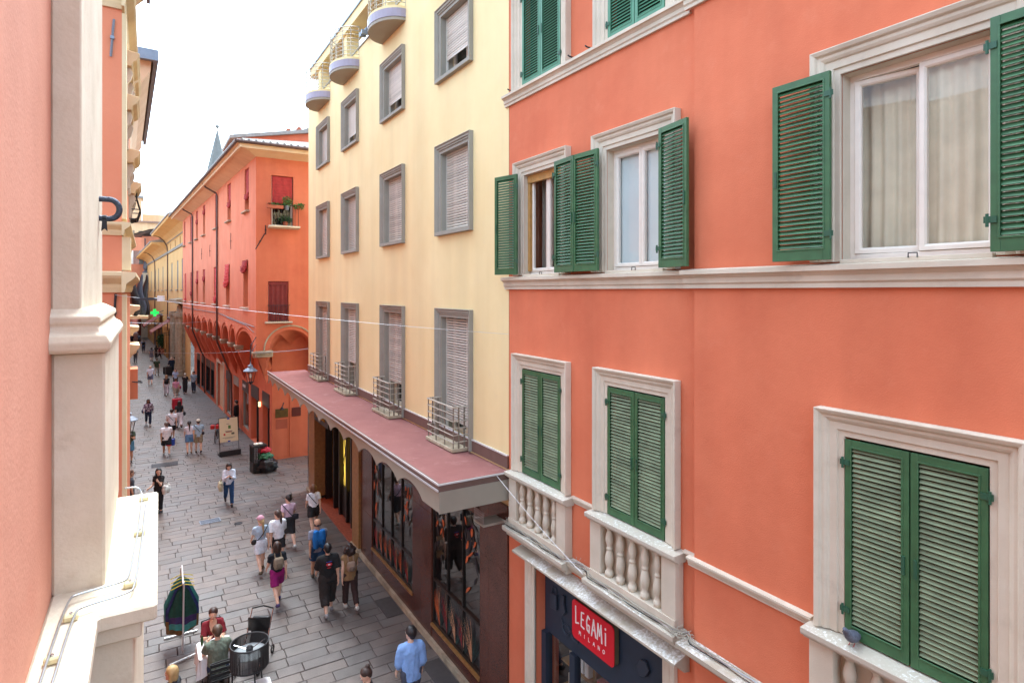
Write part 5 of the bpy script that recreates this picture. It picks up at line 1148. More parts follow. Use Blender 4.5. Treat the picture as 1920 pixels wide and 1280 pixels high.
wire('slack white cable from the canopy corner down to the middle balcony', F0(9.42, .35, 4.98), F0(7.0, .25, 4.12), .04, .006, mat='white_metal')
wire('second thin wire farther down the street at arch height', (3.6, 45, 6.3), (-1.3, 44, 6.4), .12, .009)
sl = thing('street_light', 'flat dark street light hung on the wire at the left', 'street light', (.2, 11.6, 8.05)); a = Vector((-.45, 11.75, 8.24)); b = Vector((5.75, 9.56, 7.50)); T = world_T(-.03, 11.6, R(-19), 8.165)
MB(T).prism([(-.14, 0), (-.12, .025), (.14, .03), (.18, .015), (.18, -.01), (-.12, -.015)], -.06, .06, 'h').build('housing', 'iron', sl); MB(T).box(.19, .28, -.04, .04, -.03, .06).build('junction_box', 'white_metal', sl)
# drains
def grate(x, y, w, d, rz, label):
    T = world_T(x, y, rz, .007); t = thing('drain_cover', label, 'drain', (x, y, .007))
    mb = MB(T); mb.box(-w / 2, w / 2, -d / 2, -d / 2 + .04, 0, .012); mb.box(-w / 2, w / 2, d / 2 - .04, d / 2, 0, .012); mb.box(-w / 2, -w / 2 + .04, -d / 2 + .04, d / 2 - .04, 0, .012); mb.box(w / 2 - .04, w / 2, -d / 2 + .04, d / 2 - .04, 0, .012); mb.build('frame', 'zinc', t)
    n = 7
    for k in range(n): MB(T).box(-w / 2 + .045, w / 2 - .045, -d / 2 + .05 + k * (d - .1) / n, -d / 2 + .05 + (k + .55) * (d - .1) / n, .001, .011).build('bar', 'zinc', t)
    MB(T).box(-w / 2 + .04, w / 2 - .04, -d / 2 + .04, d / 2 - .04, -.003, .0005).build('pit', 'shop_dark', t)
gx, gy = ground(394, 977); grate(gx, gy, .68, .42, R(4), 'grey slotted drain grate in the paving left of the walking group')
for (px_, py_, rx_, lb) in ((309, 871, .45, 'dark square cover in the paving behind the man in a white shirt'), (424, 990, .0, '')):
    if rx_:
        gx, gy = ground(px_, py_); tag(MB(world_T(gx, gy, 0, .007)).box(-.55, .55, -.35, .35, 0, .006).build('manhole_cover', 'iron', bevel=.003), lb, 'manhole')
gx, gy = ground(447, 981); mb = MB(world_T(gx, gy, 0, .006)); mb.lathe([(.14, 0), (.14, .008), (.12, .01), (.1, .006), (.02, .006)], (0, 0, 0), 14); tag(mb.build('valve_cover', 'iron'), 'small round iron cover in the paving right of the drain grate', 'manhole')
# advertising board
bx, by = ground(430, 852); T = world_T(bx, by, R(7))
ab = thing('sign_board', 'cream advertising board in a dark metal frame on the paving', 'sign board', (bx, by, 0))
MB(T).box(-.50, .50, -.25, .25, 0, .09).build('foot', 'black_metal', ab, bevel=.02); MB(T).box(-.50, .50, -.24, -.10, .09, .26).build('foot_panel', 'shop_dark', ab)
tl = lambda a, b, q: T(a, b + .18 * (q - .2) - .05, q)
MB(tl).sweep([(-.46, .1), (.46, .1), (.46, 1.86), (-.46, 1.86)], [(0, -.015), (0, .015), (.025, .015), (.025, -.015)], closed=True).build('frame', 'black_metal', ab)
MB(tl).box(-.435, .435, -.012, .012, .66, 1.83).build('poster', 'poster_cream', ab)
for a, b_, c, d, m_ in ((-.06, .06, 1.76, 1.83, 'blue_paint'), (-.06, .06, .66, .72, 'blue_paint'), (-.18, .18, 1.16, 1.2, 'grey_trim'), (-.14, .14, 1.12, 1.16, 'terracotta'), (-.25, -.17, .98, 1.08, 'bright_red_cloth'), (.12, .26, 1.0, 1.1, 'olive_edge'), (-.3, .3, .86, .885, 'taupe_panel'), (-.2, .2, .82, .84, 'taupe_panel'), (-.02, .1, 1.3, 1.46, 'leaf_green'), (-.1, .04, 1.52, 1.55, 'taupe_panel')):
    MB(tl).box(a, b_, -.016, -.0125, c, d).build('print', m_, ab)
# bicycle behind the board, seen from the front
bx, by = ground(404, 831); BT = world_T(bx, by, R(-12))
bi = thing('bicycle', 'parked bicycle with red front bag behind the advertising board', 'bicycle', (bx, by, 0))
def wheel(yc):
    mb = MB(BT); n = 20; mb.tube([(0, yc + .32 * math.cos(2 * pi * k / n), .34 + .32 * math.sin(2 * pi * k / n)) for k in range(n + 1)], .018, 6, caps=False); w = mb.build('wheel', 'rubber', bi)
    mb = MB(BT)
    for k in range(8): a = pi * k / 8; mb.tube([(0, yc - .31 * math.cos(a), .34 - .31 * math.sin(a)), (0, yc + .31 * math.cos(a), .34 + .31 * math.sin(a))], .003, 3)
    mb.build('spokes', 'chrome', w)
wheel(0); wheel(1.05)
fr = MB(BT)
for p, q in (((0, .1, .85), (0, .42, .32)), ((0, .42, .32), (0, .82, .86)), ((0, .13, .78), (0, .78, .78)), ((0, .42, .32), (0, 1.05, .34)), ((0, .78, .76), (0, 1.05, .34))): fr.tube([p, q], .018, 6)
fr.build('frame', 'rubber', bi); MB(BT).tube([(0, .0, .34), (0, .06, .7), (0, .1, .98)], .016, 6).build('fork', 'chrome', bi)
MB(BT).tube([(-.32, .2, 1.02), (-.22, .1, 1.08), (0, .08, 1.04), (.22, .1, 1.08), (.32, .2, 1.02)], .014, 6).build('handlebar', 'rubber', bi)
MB(BT).prism([(-.07, .72), (.07, .72), (.02, .98), (-.02, .98)], .86, .92, 'z').build('saddle', 'rubber', bi)
for s in (-1, 1): MB(BT).box(s * .13 - .1, s * .13 + .1, -.2, .02, .82, 1.04).build('front_bag', 'red_paint', bi, bevel=.03)
# litter cage and bundles
bx, by = ground(484, 884); bn = thing('litter_bin', 'black slatted metal litter bin with open top near the arcade corner', 'litter bin', (bx, by, 0)); T = world_T(bx, by, R(10))
MB(T).box(-.30, .30, -.26, .26, 0, .50).build('lower_case', 'black_metal', bn, bevel=.02); MB(T).box(-.31, .31, -.27, .27, 1.18, 1.26).build('upper_ring', 'black_metal', bn, bevel=.01)
for k in range(7):
    x = -.28 + k * .093
    for yy in (-.25, .25): MB(T).box(x - .016, x + .016, yy - .012, yy + .012, .50, 1.18).build('slat', 'black_metal', bn)
for k in range(5):
    yy = -.19 + k * .095
    for x in (-.29, .29): MB(T).box(x - .012, x + .012, yy - .016, yy + .016, .50, 1.18).build('slat', 'black_metal', bn)
MB(T).box(-.2, .0, -.15, .1, 1.262, 1.34).build('crumpled_paper', 'white_paper', bn, bevel=.04); MB(T).box(.02, .2, -.1, .15, 1.262, 1.31).build('crumpled_paper', 'white_paper', bn, bevel=.03)
def lump(name, mat, c, r, seed, label, cat, group=None, z0=0):
    mb = MB(); nu, nv = 30, 20; v = []
    for j in range(nv + 1):
        for i in range(nu):
            a = 2 * pi * i / nu; b = -pi / 2 + pi * j / nv; d = Vector((math.cos(a) * math.cos(b), math.sin(a) * math.cos(b), math.sin(b)))
            k = 1 + .34 * mnoise.noise(d * 2.2 + Vector((seed, 0, 0))) + .22 * mnoise.noise(d * 5 + Vector((0, seed, 0))); v.append((c[0] + d.x * r[0] * k, c[1] + d.y * r[1] * k, max(z0 + .003, c[2] + d.z * r[2] * k)))
    mb.add(v, [(j * nu + i, j * nu + (i + 1) % nu, (j + 1) * nu + (i + 1) % nu, (j + 1) * nu + i) for j in range(nv) for i in range(nu)])
    return tag(mb.build(name, mat, smooth=True), label, cat, group)
plain('bag_black', lin(30, 30, 33), .35, bump=.4, bscale=14); plain('bundle_red', lin(190, 34, 56), .6, bump=.4, bscale=16); plain('bundle_green', lin(52, 110, 76), .6, var=.5, vscale=14, bump=.4, bscale=16)
bx, by = ground(500, 884)
lump('rubbish_bag', 'bag_black', (bx, by, .30), (.44, .36, .36), 3.1, 'shiny black rubbish bag on the paving beside the litter bin', 'bag')
lump('cloth_bundle', 'bundle_green', (bx - .04, by + .05, .72), (.30, .26, .18), 7.7, 'dark green printed bundle on top of the black rubbish bag', 'bundle', z0=.5); lump('cloth_bundle', 'bundle_red', (bx - .08, by + .12, .98), (.26, .22, .15), 9.2, 'red bundle on top of the green bundle beside the litter bin', 'bundle', z0=.8)
# clothes rack
rx, ry = ground(343, 1227); rk = thing('clothes_rack', 'white metal clothes rack on a bar foot beside the cafe table', 'clothes rack', (rx, ry, 0))
e0, e1 = Vector((*ground(318, 1246, .06), .06)), Vector((*ground(368, 1224, .06), .06))
MB().tube([(e0.x, e0.y, 0.01), tuple(e0), tuple(e1), (e1.x, e1.y, .01)], .022, 8).build('foot_bar', 'white_metal', rk)
MB().tube([(rx, ry, .06), (rx + .02, ry + .02, 1.66)], .02, 8).build('pole', 'white_metal', rk); MB().tube([(rx, ry - .1, 1.66), (rx + .02, ry + .95, 1.66)], .018, 8).build('top_bar', 'white_metal', rk)
MB().tube([(rx, ry + .9, .05), (rx, ry + .9, 1.64)], .02, 8).build('pole', 'white_metal', rk); MB().tube([(rx - .35, ry + .9, .03), (rx + .35, ry + .9, .03)], .022, 8).build('foot_bar', 'white_metal', rk)
plain('poncho_green', lin(24, 64, 52), .95, var=.2, vscale=12); plain('poncho_purple', lin(58, 42, 84), .95, var=.25, vscale=12); plain('poncho_teal', lin(62, 128, 122), .95, var=.2, vscale=12); plain('poncho_tan', lin(120, 92, 58), .95, var=.25, vscale=12); plain('poncho_navy', lin(44, 52, 96), .95, var=.3, vscale=14); plain('hanger_yellow', lin(214, 190, 70), .4)
def garment(y, mats, seed, label, w=.42, top=1.52, length=1.0):
    t = thing('poncho', label, 'garment', (rx, y, top - length), 'ponchos on the clothes rack'); pr = random.Random(seed)
    for zb0, zb1, m_ in mats:
        mb = MB()
        def fn(u, v, sd):
            q = zb0 + (zb1 - zb0) * v; a = (u - .5) * 2; ww = w * (.45 + .75 * min(1, q * 1.5)) if q < .5 else w * (1.02 - .1 * (q - .5)); fold = .022 * math.sin(a * 9 + seed * 3) * (.3 + q)
            return (rx + a * ww, y + sd * (.03 + .035 * (1 - a * a)) + fold, top - .02 - length * q - .10 * a * a * (1 - q) - .05 * math.sin(a * 3 + seed) * q)
        mb.grid(lambda u, v: fn(u, v, -1), 18, 6); mb.grid(lambda u, v: fn(u, v, 1), 18, 6); mb.build('cloth_panel', m_, t, smooth=True, flip=False)
    MB().tube([(rx - .24, y, top - .02), (rx - .1, y, top + .03), (rx, y, top + .06), (rx + .1, y, top + .03), (rx + .24, y, top - .02)], .01, 5).build('hanger', 'hanger_yellow', t)
    MB().tube([(rx, y, top + .06), (rx, y, top + .13), (rx + .03, y, top + .16)], .005, 4).build('hook', 'chrome', t)
garment(ry + .08, [(0, .62, 'poncho_green'), (.62, .78, 'poncho_purple'), (.78, .93, 'poncho_teal')], 1, 'dark green poncho with a purple band, nearest on the clothes rack', .28)
garment(ry + .26, [(0, .7, 'poncho_navy'), (.7, 1, 'poncho_tan')], 2, 'navy and tan poncho, second from the front on the clothes rack', .34, length=1.08)
garment(ry + .44, [(0, .5, 'poncho_teal'), (.5, 1, 'poncho_purple')], 3, 'teal and purple poncho, third from the front on the clothes rack', .32)
garment(ry + .66, [(0, 1, 'poncho_teal')], 4, 'plain teal poncho hanging last on the clothes rack', .36)
# cafe table, chairs
def cafe_table(x, y, w, d, label, rz=0):
    T = world_T(x, y, rz); t = thing('cafe_table', label, 'table', (x, y, 0), 'cafe tables under white cloths')
    MB(T).box(-w / 2, w / 2, -d / 2, d / 2, .70, .725).build('top', 'black_metal', t)
    for sx in (-1, 1):
        for sy in (-1, 1): MB(T).tube([(sx * (w / 2 - .06), sy * (d / 2 - .06), 0), (sx * (w / 2 - .06), sy * (d / 2 - .06), .7)], .015, 6).build('leg', 'black_metal', t)
    c = MB(T); n = 40; per = []
    for k in range(n):
        a = 2 * pi * k / n; ca, sa = math.cos(a), math.sin(a); m = max(abs(ca) / (w / 2 + .01), abs(sa) / (d / 2 + .01)); per.append((ca / m, sa / m, 1 + .10 * math.sin(k * 2.1) * .5 + .08))
    v = [(p[0], p[1], .735) for p in per] + [(p[0] * 1.02, p[1] * 1.02, .70) for p in per] + [(p[0] * p[2] * 1.03, p[1] * p[2] * 1.03, .46 - .12 * abs(math.sin(2 * pi * k / n * 2)) ** 3) for k, p in enumerate(per)]
    f = [tuple(range(n))] + [(r * n + k, r * n + (k + 1) % n, (r + 1) * n + (k + 1) % n, (r + 1) * n + k) for r in range(2) for k in range(n)]
    o = c.add(v, f).build('table_cloth', 'table_cloth', flip=False); tag(o, label.replace('small cafe table under a white cloth', 'white cloth draped over the cafe table'), 'tablecloth', 'white tablecloths')
    return T
def chair(x, y, rz, label):
    """slatted metal cafe chair; the sitter faces local +y"""
    T = world_T(x, y, rz); t = thing('cafe_chair', label, 'chair', (x, y, 0), 'dark metal cafe chairs')
    for sx in (-1, 1):
        MB(T).tube([(sx * .2, .2, 0), (sx * .2, .19, .45)], .012, 6).build('leg', 'black_metal', t); MB(T).tube([(sx * .2, -.26, 0), (sx * .2, -.2, .45), (sx * .2, -.27, .86)], .012, 6).build('leg', 'black_metal', t)
    for k in range(6): MB(T).box(-.21, .21, -.19 + k * .07, -.14 + k * .07, .44, .455).build('seat_slat', 'black_metal', t)
    for k in range(3): MB(T).box(-.21, .21, -.25 - .013 * k, -.235 - .013 * k, .56 + k * .11, .62 + k * .11).build('back_slat', 'black_metal', t)
    MB(T).tube([(-.2, -.27, .86), (0, -.29, .88), (.2, -.27, .86)], .014, 6).build('top_rail', 'black_metal', t)
TX, TY = ground(402, 1212, .74)
cafe_table(TX, TY, .62, .72, 'small cafe table under a white cloth between the seated couple')
MAN = ground(409, 1196, 1.14); WOM = ground(399, 1152, 1.14)
chair(MAN[0] + .02, MAN[1] - .12, R(2), 'dark metal slatted chair under the man in a green shirt'); chair(WOM[0], WOM[1] + .12, R(180), 'dark metal chair under the woman in the red top')
TB = ground(476, 1290, .74); cafe_table(TB[0], TB[1] - .1, .62, .7, 'small cafe table under a white cloth at the bottom edge below the lamp')
cx, cy = ground(522, 1268, .86); chair(cx - .1, cy - .35, R(-75), 'empty dark metal chair at the bottom edge right of the lamp')
for k, (dx, dy, r, h, m_) in enumerate(((-.16, .1, .035, .12, 'glass_jar'), (-.1, .2, .03, .16, 'glass_jar'), (-.22, .22, .028, .2, 'leaf_dark'), (.02, .24, .04, .05, 'sign_white'), (-.02, .02, .09, .015, 'sign_white'))):
    mb = MB(world_T(TX + dx, TY + dy, 0, .737)); mb.lathe([(r * .7, 0), (r, h * .15), (r, h * .7), (r * .45, h * .85), (r * .45, h)] if h > .1 else [(r * .5, 0), (r, h), (r * .9, h), (r * .45, h * .3)], (0, 0, 0), 10)
    tag(mb.build(('water_glass', 'water_glass', 'bottle', 'cup', 'plate')[k], m_, smooth=True), ('clear glass on the white tablecloth, nearer of two', 'clear glass on the white tablecloth, farther of two', 'slim green bottle on the white tablecloth', 'white cup on the cafe table', 'white plate on the cafe table')[k], ('glass', 'glass', 'bottle', 'cup', 'plate')[k])
mb = MB(world_T(TX, TY, 0, .739)); mb.box(.08, .26, -.3, -.05, 0, .004); tag(mb.build('menu_card', 'poster_cream'), 'folded paper menu on the cafe table by the man', 'menu')
# floor lamp with a string shade
lx, ly = ground(468, 1203, 1.5); lp = thing('floor_lamp', 'black three legged floor lamp with a wide string drum shade', 'lamp', (lx, ly, 0))
mb = MB(world_T(lx, ly))
nst = 96
for k in range(nst):
    a = 2 * pi * k / nst; ca, sa = math.cos(a), math.sin(a); jx = random.gauss(0, .004)
    mb.tube([(.34 * ca, .34 * sa, 1.49), ((.335 + jx) * ca, (.335 + jx) * sa, 1.06)], .0085, 4, caps=False)
tag(mb.build('string_shade', 'wicker_black', lp), kind='stuff')
for z, r in ((1.495, .345), (1.06, .338)): MB(world_T(lx, ly)).tube([(r * math.cos(2 * pi * k / 32), r * math.sin(2 * pi * k / 32), z) for k in range(33)], .014, 6, caps=False).build('shade_hoop', 'black_metal', lp)
mb = MB(world_T(lx, ly)); mb.lathe([(.02, 1.30), (.315, 1.30), (.315, 1.31), (.02, 1.315)], (0, 0, 0), 32); mb.build('diffuser', 'linen_shade', lp)
for k in range(3): a = 2 * pi * k / 3 + .4; MB(world_T(lx, ly)).tube([(.05 * math.cos(a), .05 * math.sin(a), 1.36), (.33 * math.cos(a), .33 * math.sin(a), 1.42)], .008, 5).build('spoke', 'chrome', lp); MB(world_T(lx, ly)).tube([(.28 * math.cos(a + .3), .28 * math.sin(a + .3), 1.08), (.40 * math.cos(a + .3), .40 * math.sin(a + .3), 0)], .016, 6).build('leg', 'black_metal', lp)
mb = MB(world_T(lx, ly)); mb.lathe([(.06, 1.32), (.07, 1.40), (.03, 1.44)], (0, 0, 0), 10); mb.build('lamp_holder', 'black_metal', lp)
# pushchair
sx, sy = ground(478, 1243); st = thing('pushchair', 'black folding pushchair parked behind the string lamp', 'pushchair', (sx, sy, 0)); T = world_T(sx, sy, R(150))
mb = MB(T); mb.grid(lambda u, v: (.24 * math.cos(pi * u) , -.2 + .34 * math.sin(pi * u) * math.sin(pi / 2 * v) - .1 * v, .62 + .42 * math.sin(pi / 2 * v) * (.6 + .4 * math.sin(pi * u))), 12, 8); mb.build('hood', 'bag_black', st, smooth=True, flip=False)
mb = MB(T); mb.prism([(-.25, .28), (.3, .34), (.3, .42), (-.18, .38), (-.36, .86), (-.44, .84)], -.2, .2, 's'); mb.build('seat', 'bag_black', st, bevel=.02)
for s in (-1, 1):
    MB(T).tube([(s * .24, .42, .08), (s * .24, -.1, .5), (s * .24, -.45, 1.0)], .013, 6).build('side_tube', 'chrome', st); MB(T).tube([(s * .24, -.4, .1), (s * .24, .0, .5)], .013, 6).build('rear_tube', 'chrome', st)
    for yy in (.42, -.4): mb = MB(T); mb.tube([(s * .24, yy + .08 * math.cos(k * pi / 6), .09 + .08 * math.sin(k * pi / 6)) for k in range(13)], .018, 5, caps=False); mb.build('wheel', 'rubber', st)
MB(T).tube([(-.24, -.45, 1.0), (0, -.5, 1.03), (.24, -.45, 1.0)], .016, 6).build('handle', 'rubber', st)
# luggage and cases
sx, sy = ground(332, 768); T = world_T(sx, sy, R(15)); su = thing('suitcase', 'bright red upright suitcase in the middle of the street', 'suitcase', (sx, sy, 0))
MB(T).box(-.30, .30, -.15, .15, .06, .80).build('shell', 'bundle_red', su, bevel=.05)
for a in (-.22, .22): MB(T).tube([(a, .1, .78), (a, .1, 1.02)], .012, 5).build('handle_rod', 'chrome', su); MB(T).tube([(a - .02, .0, .045), (a + .02, .0, .045)], .045, 8).build('wheel', 'rubber', su)
MB(T).tube([(-.22, .1, 1.02), (.22, .1, 1.02)], .016, 5).build('grip', 'rubber', su)
for k, (px_, py_, w_, h_) in enumerate(((312, 701, .6, .75), (316, 704, .55, .9))):
    sx, sy = ground(px_, py_); T = world_T(sx, sy, R(10 * k)); c_ = thing('black_case', ('low black wheeled case' if k == 0 else 'taller black wheeled case') + ' beside the man in a dark suit', 'case', (sx, sy, 0), 'black cases in the street')
    MB(T).box(-w_ / 2, w_ / 2, -.22, .22, .05, h_).build('shell', 'bag_black', c_, bevel=.03); MB(T).tube([(-.1, .0, h_), (-.1, .0, h_ + .06), (.1, .0, h_ + .06), (.1, 0, h_)], .012, 5).build('handle', 'rubber', c_)
    for a in (-.2, .2): MB(T).tube([(a, -.18, .04), (a + .04, -.18, .04)], .04, 7).build('wheel', 'rubber', c_)
# plants
def foliage(mb, c, r, n, size, seed, droop=0):
    pr = random.Random(seed)
    for k in range(n):
        d = Vector((pr.gauss(0, 1), pr.gauss(0, 1), pr.gauss(0, 1))).normalized() * (pr.random() ** .4); p = Vector(c) + Vector((d.x * r[0], d.y * r[1], d.z * r[2]))
        a = Vector((pr.gauss(0, 1), pr.gauss(0, 1), pr.gauss(.2, 1))).normalized(); b = a.cross(Vector((pr.gauss(0, 1), pr.gauss(0, 1), pr.gauss(0, 1)))).normalized(); s = size * pr.uniform(.6, 1.3)
        mb.add([tuple(p - a * s), tuple(p + b * s * .45), tuple(p + a * s), tuple(p - b * s * .45)], [(0, 1, 2, 3)], raw=True)
def potted(name, label, loc, pot_r, pot_h, fol_r, fol_z, n, size, seed, mat='leaf_green', box=None, potmat='terracotta'):
    t = thing(name, label, 'plant', loc, None); x, y, z = loc
    if box: MB(world_T(x, y, 0, z)).box(-box[0], box[0], -box[1], box[1], 0, pot_h).build('planter', potmat, t, bevel=.01)
    else: mb = MB(world_T(x, y, 0, z)); mb.lathe([(pot_r * .7, 0), (pot_r, pot_h * .85), (pot_r * 1.08, pot_h * .86), (pot_r * 1.08, pot_h), (pot_r * .9, pot_h)], (0, 0, 0), 10); mb.build('pot', potmat, t)
    mb = MB(); pr = random.Random(seed)
    for k in range(6): a = pr.random() * 6.28; mb.tube([(x, y, z + pot_h * .9), (x + fol_r[0] * .5 * math.cos(a), y + fol_r[1] * .5 * math.sin(a), z + fol_z + fol_r[2] * .3)], .006, 4)
    mb.build('stems', 'leaf_dark', t); mb = MB(); foliage(mb, (x, y, z + fol_z), fol_r, n, size, seed); mb.build('leaves', mat, t, flip=False)
p = SD(.78, .40, 12.19); potted('window_box', 'terracotta window box on the red house balcony rail with trailing plants', p, 0, .16, (.42, .1, .08), .2, 90, .05, 1, box=(.36, .08))
p = SD(1.32, .40, 12.16); potted('potted_plant', 'bushy light green plant in a grey pot on the balcony rail', p, .1, .2, (.26, .2, .26), .40, 260, .05, 2, potmat='zinc')
p = SD(1.86, .42, 12.20); potted('potted_plant', 'spilling green plant at the right end of the balcony rail', p, .12, .18, (.30, .2, .17), .16, 240, .055, 3)
p = SD(1.28, .2, 11.43); potted('potted_plant', 'dark leafy pot plant on the balcony floor behind the bars', p, .12, .18, (.34, .16, .2), .3, 260, .06, 4, 'leaf_dark')
p = SD(.52, .40, 12.22); potted('potted_plant', 'small pink flower pot at the left end of the balcony rail', p, .08, .12, (.1, .1, .06), .15, 50, .03, 5, 'bundle_red')
gx, gy = ground(305, 663); potted('potted_tree', 'round clipped green bush in a tub outside the ochre house shops', (gx, gy, 0), .4, .7, (.75, .7, 1.0), 1.7, 900, .13, 6, 'leaf_dark')
gx, gy = ground(317, 668); potted('potted_plant', 'low leafy plant in a tub before the ochre house portal', (gx, gy, 0), .3, .5, (.6, .5, .35), .75, 300, .1, 7, 'leaf_dark')

# ================================================================== PEOPLE: bodies grown as one smooth surface from joints
def surface(prims, lo, hi, h, k=.03, cuts=()):
    """smooth union of tapered limbs sampled on a grid and skinned with surface nets"""
    lo = np.array(lo); n = np.ceil((np.array(hi) - lo) / h).astype(int) + 2
    ax = [lo[i] + np.arange(n[i]) * h for i in range(3)]
    F = np.full(tuple(n), .25)
    for pr in prims:
        a, b, ra, rb = (np.array(pr[0], float), np.array(pr[1], float), pr[2], pr[3]); fy = pr[4] if len(pr) > 4 else 1.0; cut = pr[5] if len(pr) > 5 else None
        m = max(ra, rb) + k + 2 * h; l = np.minimum(a, b) - m; u = np.maximum(a, b) + m
        i0 = np.clip(np.floor((l - lo) / h).astype(int), 0, n - 1); i1 = np.clip(np.ceil((u - lo) / h).astype(int) + 1, 1, n)
        if np.any(i1 <= i0): continue
        sl = tuple(slice(i0[i], i1[i]) for i in range(3))
        X, Y, Z = np.meshgrid(*[ax[i][sl[i]] for i in range(3)], indexing='ij', sparse=True)
        d = b - a; dd = max(1e-9, d @ d)
        t = np.clip(((X - a[0]) * d[0] + (Y - a[1]) * d[1] + (Z - a[2]) * d[2]) / dd, 0, 1)
        D = np.sqrt((X - a[0] - t * d[0]) ** 2 + ((Y - a[1] - t * d[1]) * fy) ** 2 + (Z - a[2] - t * d[2]) ** 2) - (ra + (rb - ra) * t)
        if cut is not None:
            e = d / math.sqrt(dd); D = np.maximum(D, (X - b[0]) * e[0] + (Y - b[1]) * e[1] + (Z - b[2]) * e[2])
        G = F[sl]; kk = pr[6] if len(pr) > 6 else k
        hh = np.clip(.5 + .5 * (G - D) / kk, 0, 1); F[sl] = G * (1 - hh) + D * hh - kk * hh * (1 - hh)
    if len(cuts):
        X, Y, Z = np.meshgrid(*ax, indexing='ij', sparse=True)
        for c in cuts:
            if c[0] == 'plane':
                p, nn = c[1], c[2]; F = np.maximum(F, (X - p[0]) * nn[0] + (Y - p[1]) * nn[1] + (Z - p[2]) * nn[2])
            else:
                p, r = c[1], c[2]; F = np.maximum(F, (1 - np.sqrt(((X - p[0]) / r[0]) ** 2 + ((Y - p[1]) / r[1]) ** 2 + ((Z - p[2]) / r[2]) ** 2)) * min(r))
    S = F < 0; c = n - 1
    acc = np.zeros((*c, 3)); cnt = np.zeros(tuple(c)); quads = []
    idx = np.arange(np.prod(c)).reshape(tuple(c))
    for axn in range(3):
        s0 = [slice(None)] * 3; s1 = [slice(None)] * 3; s0[axn] = slice(0, -1); s1[axn] = slice(1, None)
        A, B = F[tuple(s0)], F[tuple(s1)]; X = (A < 0) != (B < 0)
        I = np.argwhere(X)
        if not len(I): continue
        f0 = A[X]; f1 = B[X]; t = f0 / (f0 - f1); P = I.astype(float); P[:, axn] += t
        o = [i for i in range(3) if i != axn]; cells = []; ok = np.ones(len(I), bool)
        for da in (0, -1):
            for db in (0, -1):
                J = I.copy(); J[:, o[0]] += da; J[:, o[1]] += db
                good = np.all(J >= 0, 1) & np.all(J < c, 1); ok &= good; Jc = np.clip(J, 0, c - 1); cells.append(Jc)
                np.add.at(acc, tuple(Jc[good].T), P[good]); np.add.at(cnt, tuple(Jc[good].T), 1)
        q = [idx[tuple(cells[i][ok].T)] for i in (0, 1, 3, 2)]; q = np.stack(q, 1)
        fl = (f0[ok] < 0) ^ (axn == 1); q[fl] = q[fl][:, ::-1]; quads.append(q)
    if not quads: return np.zeros((0, 3)), np.zeros((0, 4), int)
    m = cnt > 0; V = acc[m] / cnt[m][:, None] * h + lo; rm = -np.ones(np.prod(c), int); rm[idx[m]] = np.arange(m.sum())
    return V, rm[np.concatenate(quads)]
def smooth_np(V, Q, it=1, lam=.5):
    for _ in range(it):
        s = np.zeros_like(V); c = np.zeros(len(V))
        for i in range(4):
            a, b = Q[:, i], Q[:, (i + 1) % 4]; np.add.at(s, a, V[b]); np.add.at(c, a, 1)
        V = V * (1 - lam) + lam * s / np.maximum(c, 1)[:, None]
    return V
def make_head(h):
    pr = [((0, -.012, .03), (0, -.005, .045), .088, .086, .95, None, .03), ((0, .012, -.045), (0, .018, -.075), .062, .048, .92, None, .04), ((0, .065, -.005), (0, .094, -.03), .010, .015, 1, None, .015), ((0, .075, -.108 + .012), (0, .075, -.098), .018, .02, 1, None, .03),
          ((-.076, -.005, -.01), (-.078, -.012, .012), .014, .017, 1, None, .012), ((.076, -.005, -.01), (.078, -.012, .012), .014, .017, 1, None, .012), ((-.028, .082, .022), (.028, .082, .022), .012, .012, 1, None, .025), ((-.018, .080, -.062), (.018, .080, -.062), .009, .009, 1, None, .015)]
    V, Q = surface(pr, (-.12, -.13, -.14), (.12, .14, .16), h, .03, [('ell', (-.031, .098, .002), (.019, .018, .012)), ('ell', (.031, .098, .002), (.019, .018, .012))])
    V = smooth_np(V, Q, 1, .35); mi = np.zeros(len(Q), int); C = V[Q].mean(1)
    mi[(np.abs(C[:, 0]) < .024) & (np.abs(C[:, 2] + .062) < .010) & (C[:, 1] > .06)] = 1
    v, f, m = V.tolist(), [tuple(q) for q in Q.tolist()], mi.tolist()
    for sx in (-1, 1):
        for (cx, cy, cz, r, mm) in ((.031, .083, .002, .0125, 2), (.031, .0925, .002, .0065, 3)):
            o = len(v)
            for j in range(5):
                for i in range(6): a, b = 2 * pi * i / 6, -pi / 2 + pi * j / 4; v.append([sx * cx + r * math.cos(a) * math.cos(b), cy + r * math.sin(a) * math.cos(b), cz + r * math.sin(b)])
            for j in range(4):
                for i in range(6): f.append((o + j * 6 + i, o + j * 6 + (i + 1) % 6, o + j * 6 + 6 + (i + 1) % 6, o + j * 6 + 6 + i)); m.append(mm)
        o = len(v); v += [[sx * .014, .092, .022], [sx * .048, .080, .022], [sx * .048, .080, .029], [sx * .014, .093, .029]]; f.append((o, o + 1, o + 2, o + 3)); m.append(3)
    return np.array(v), f, m
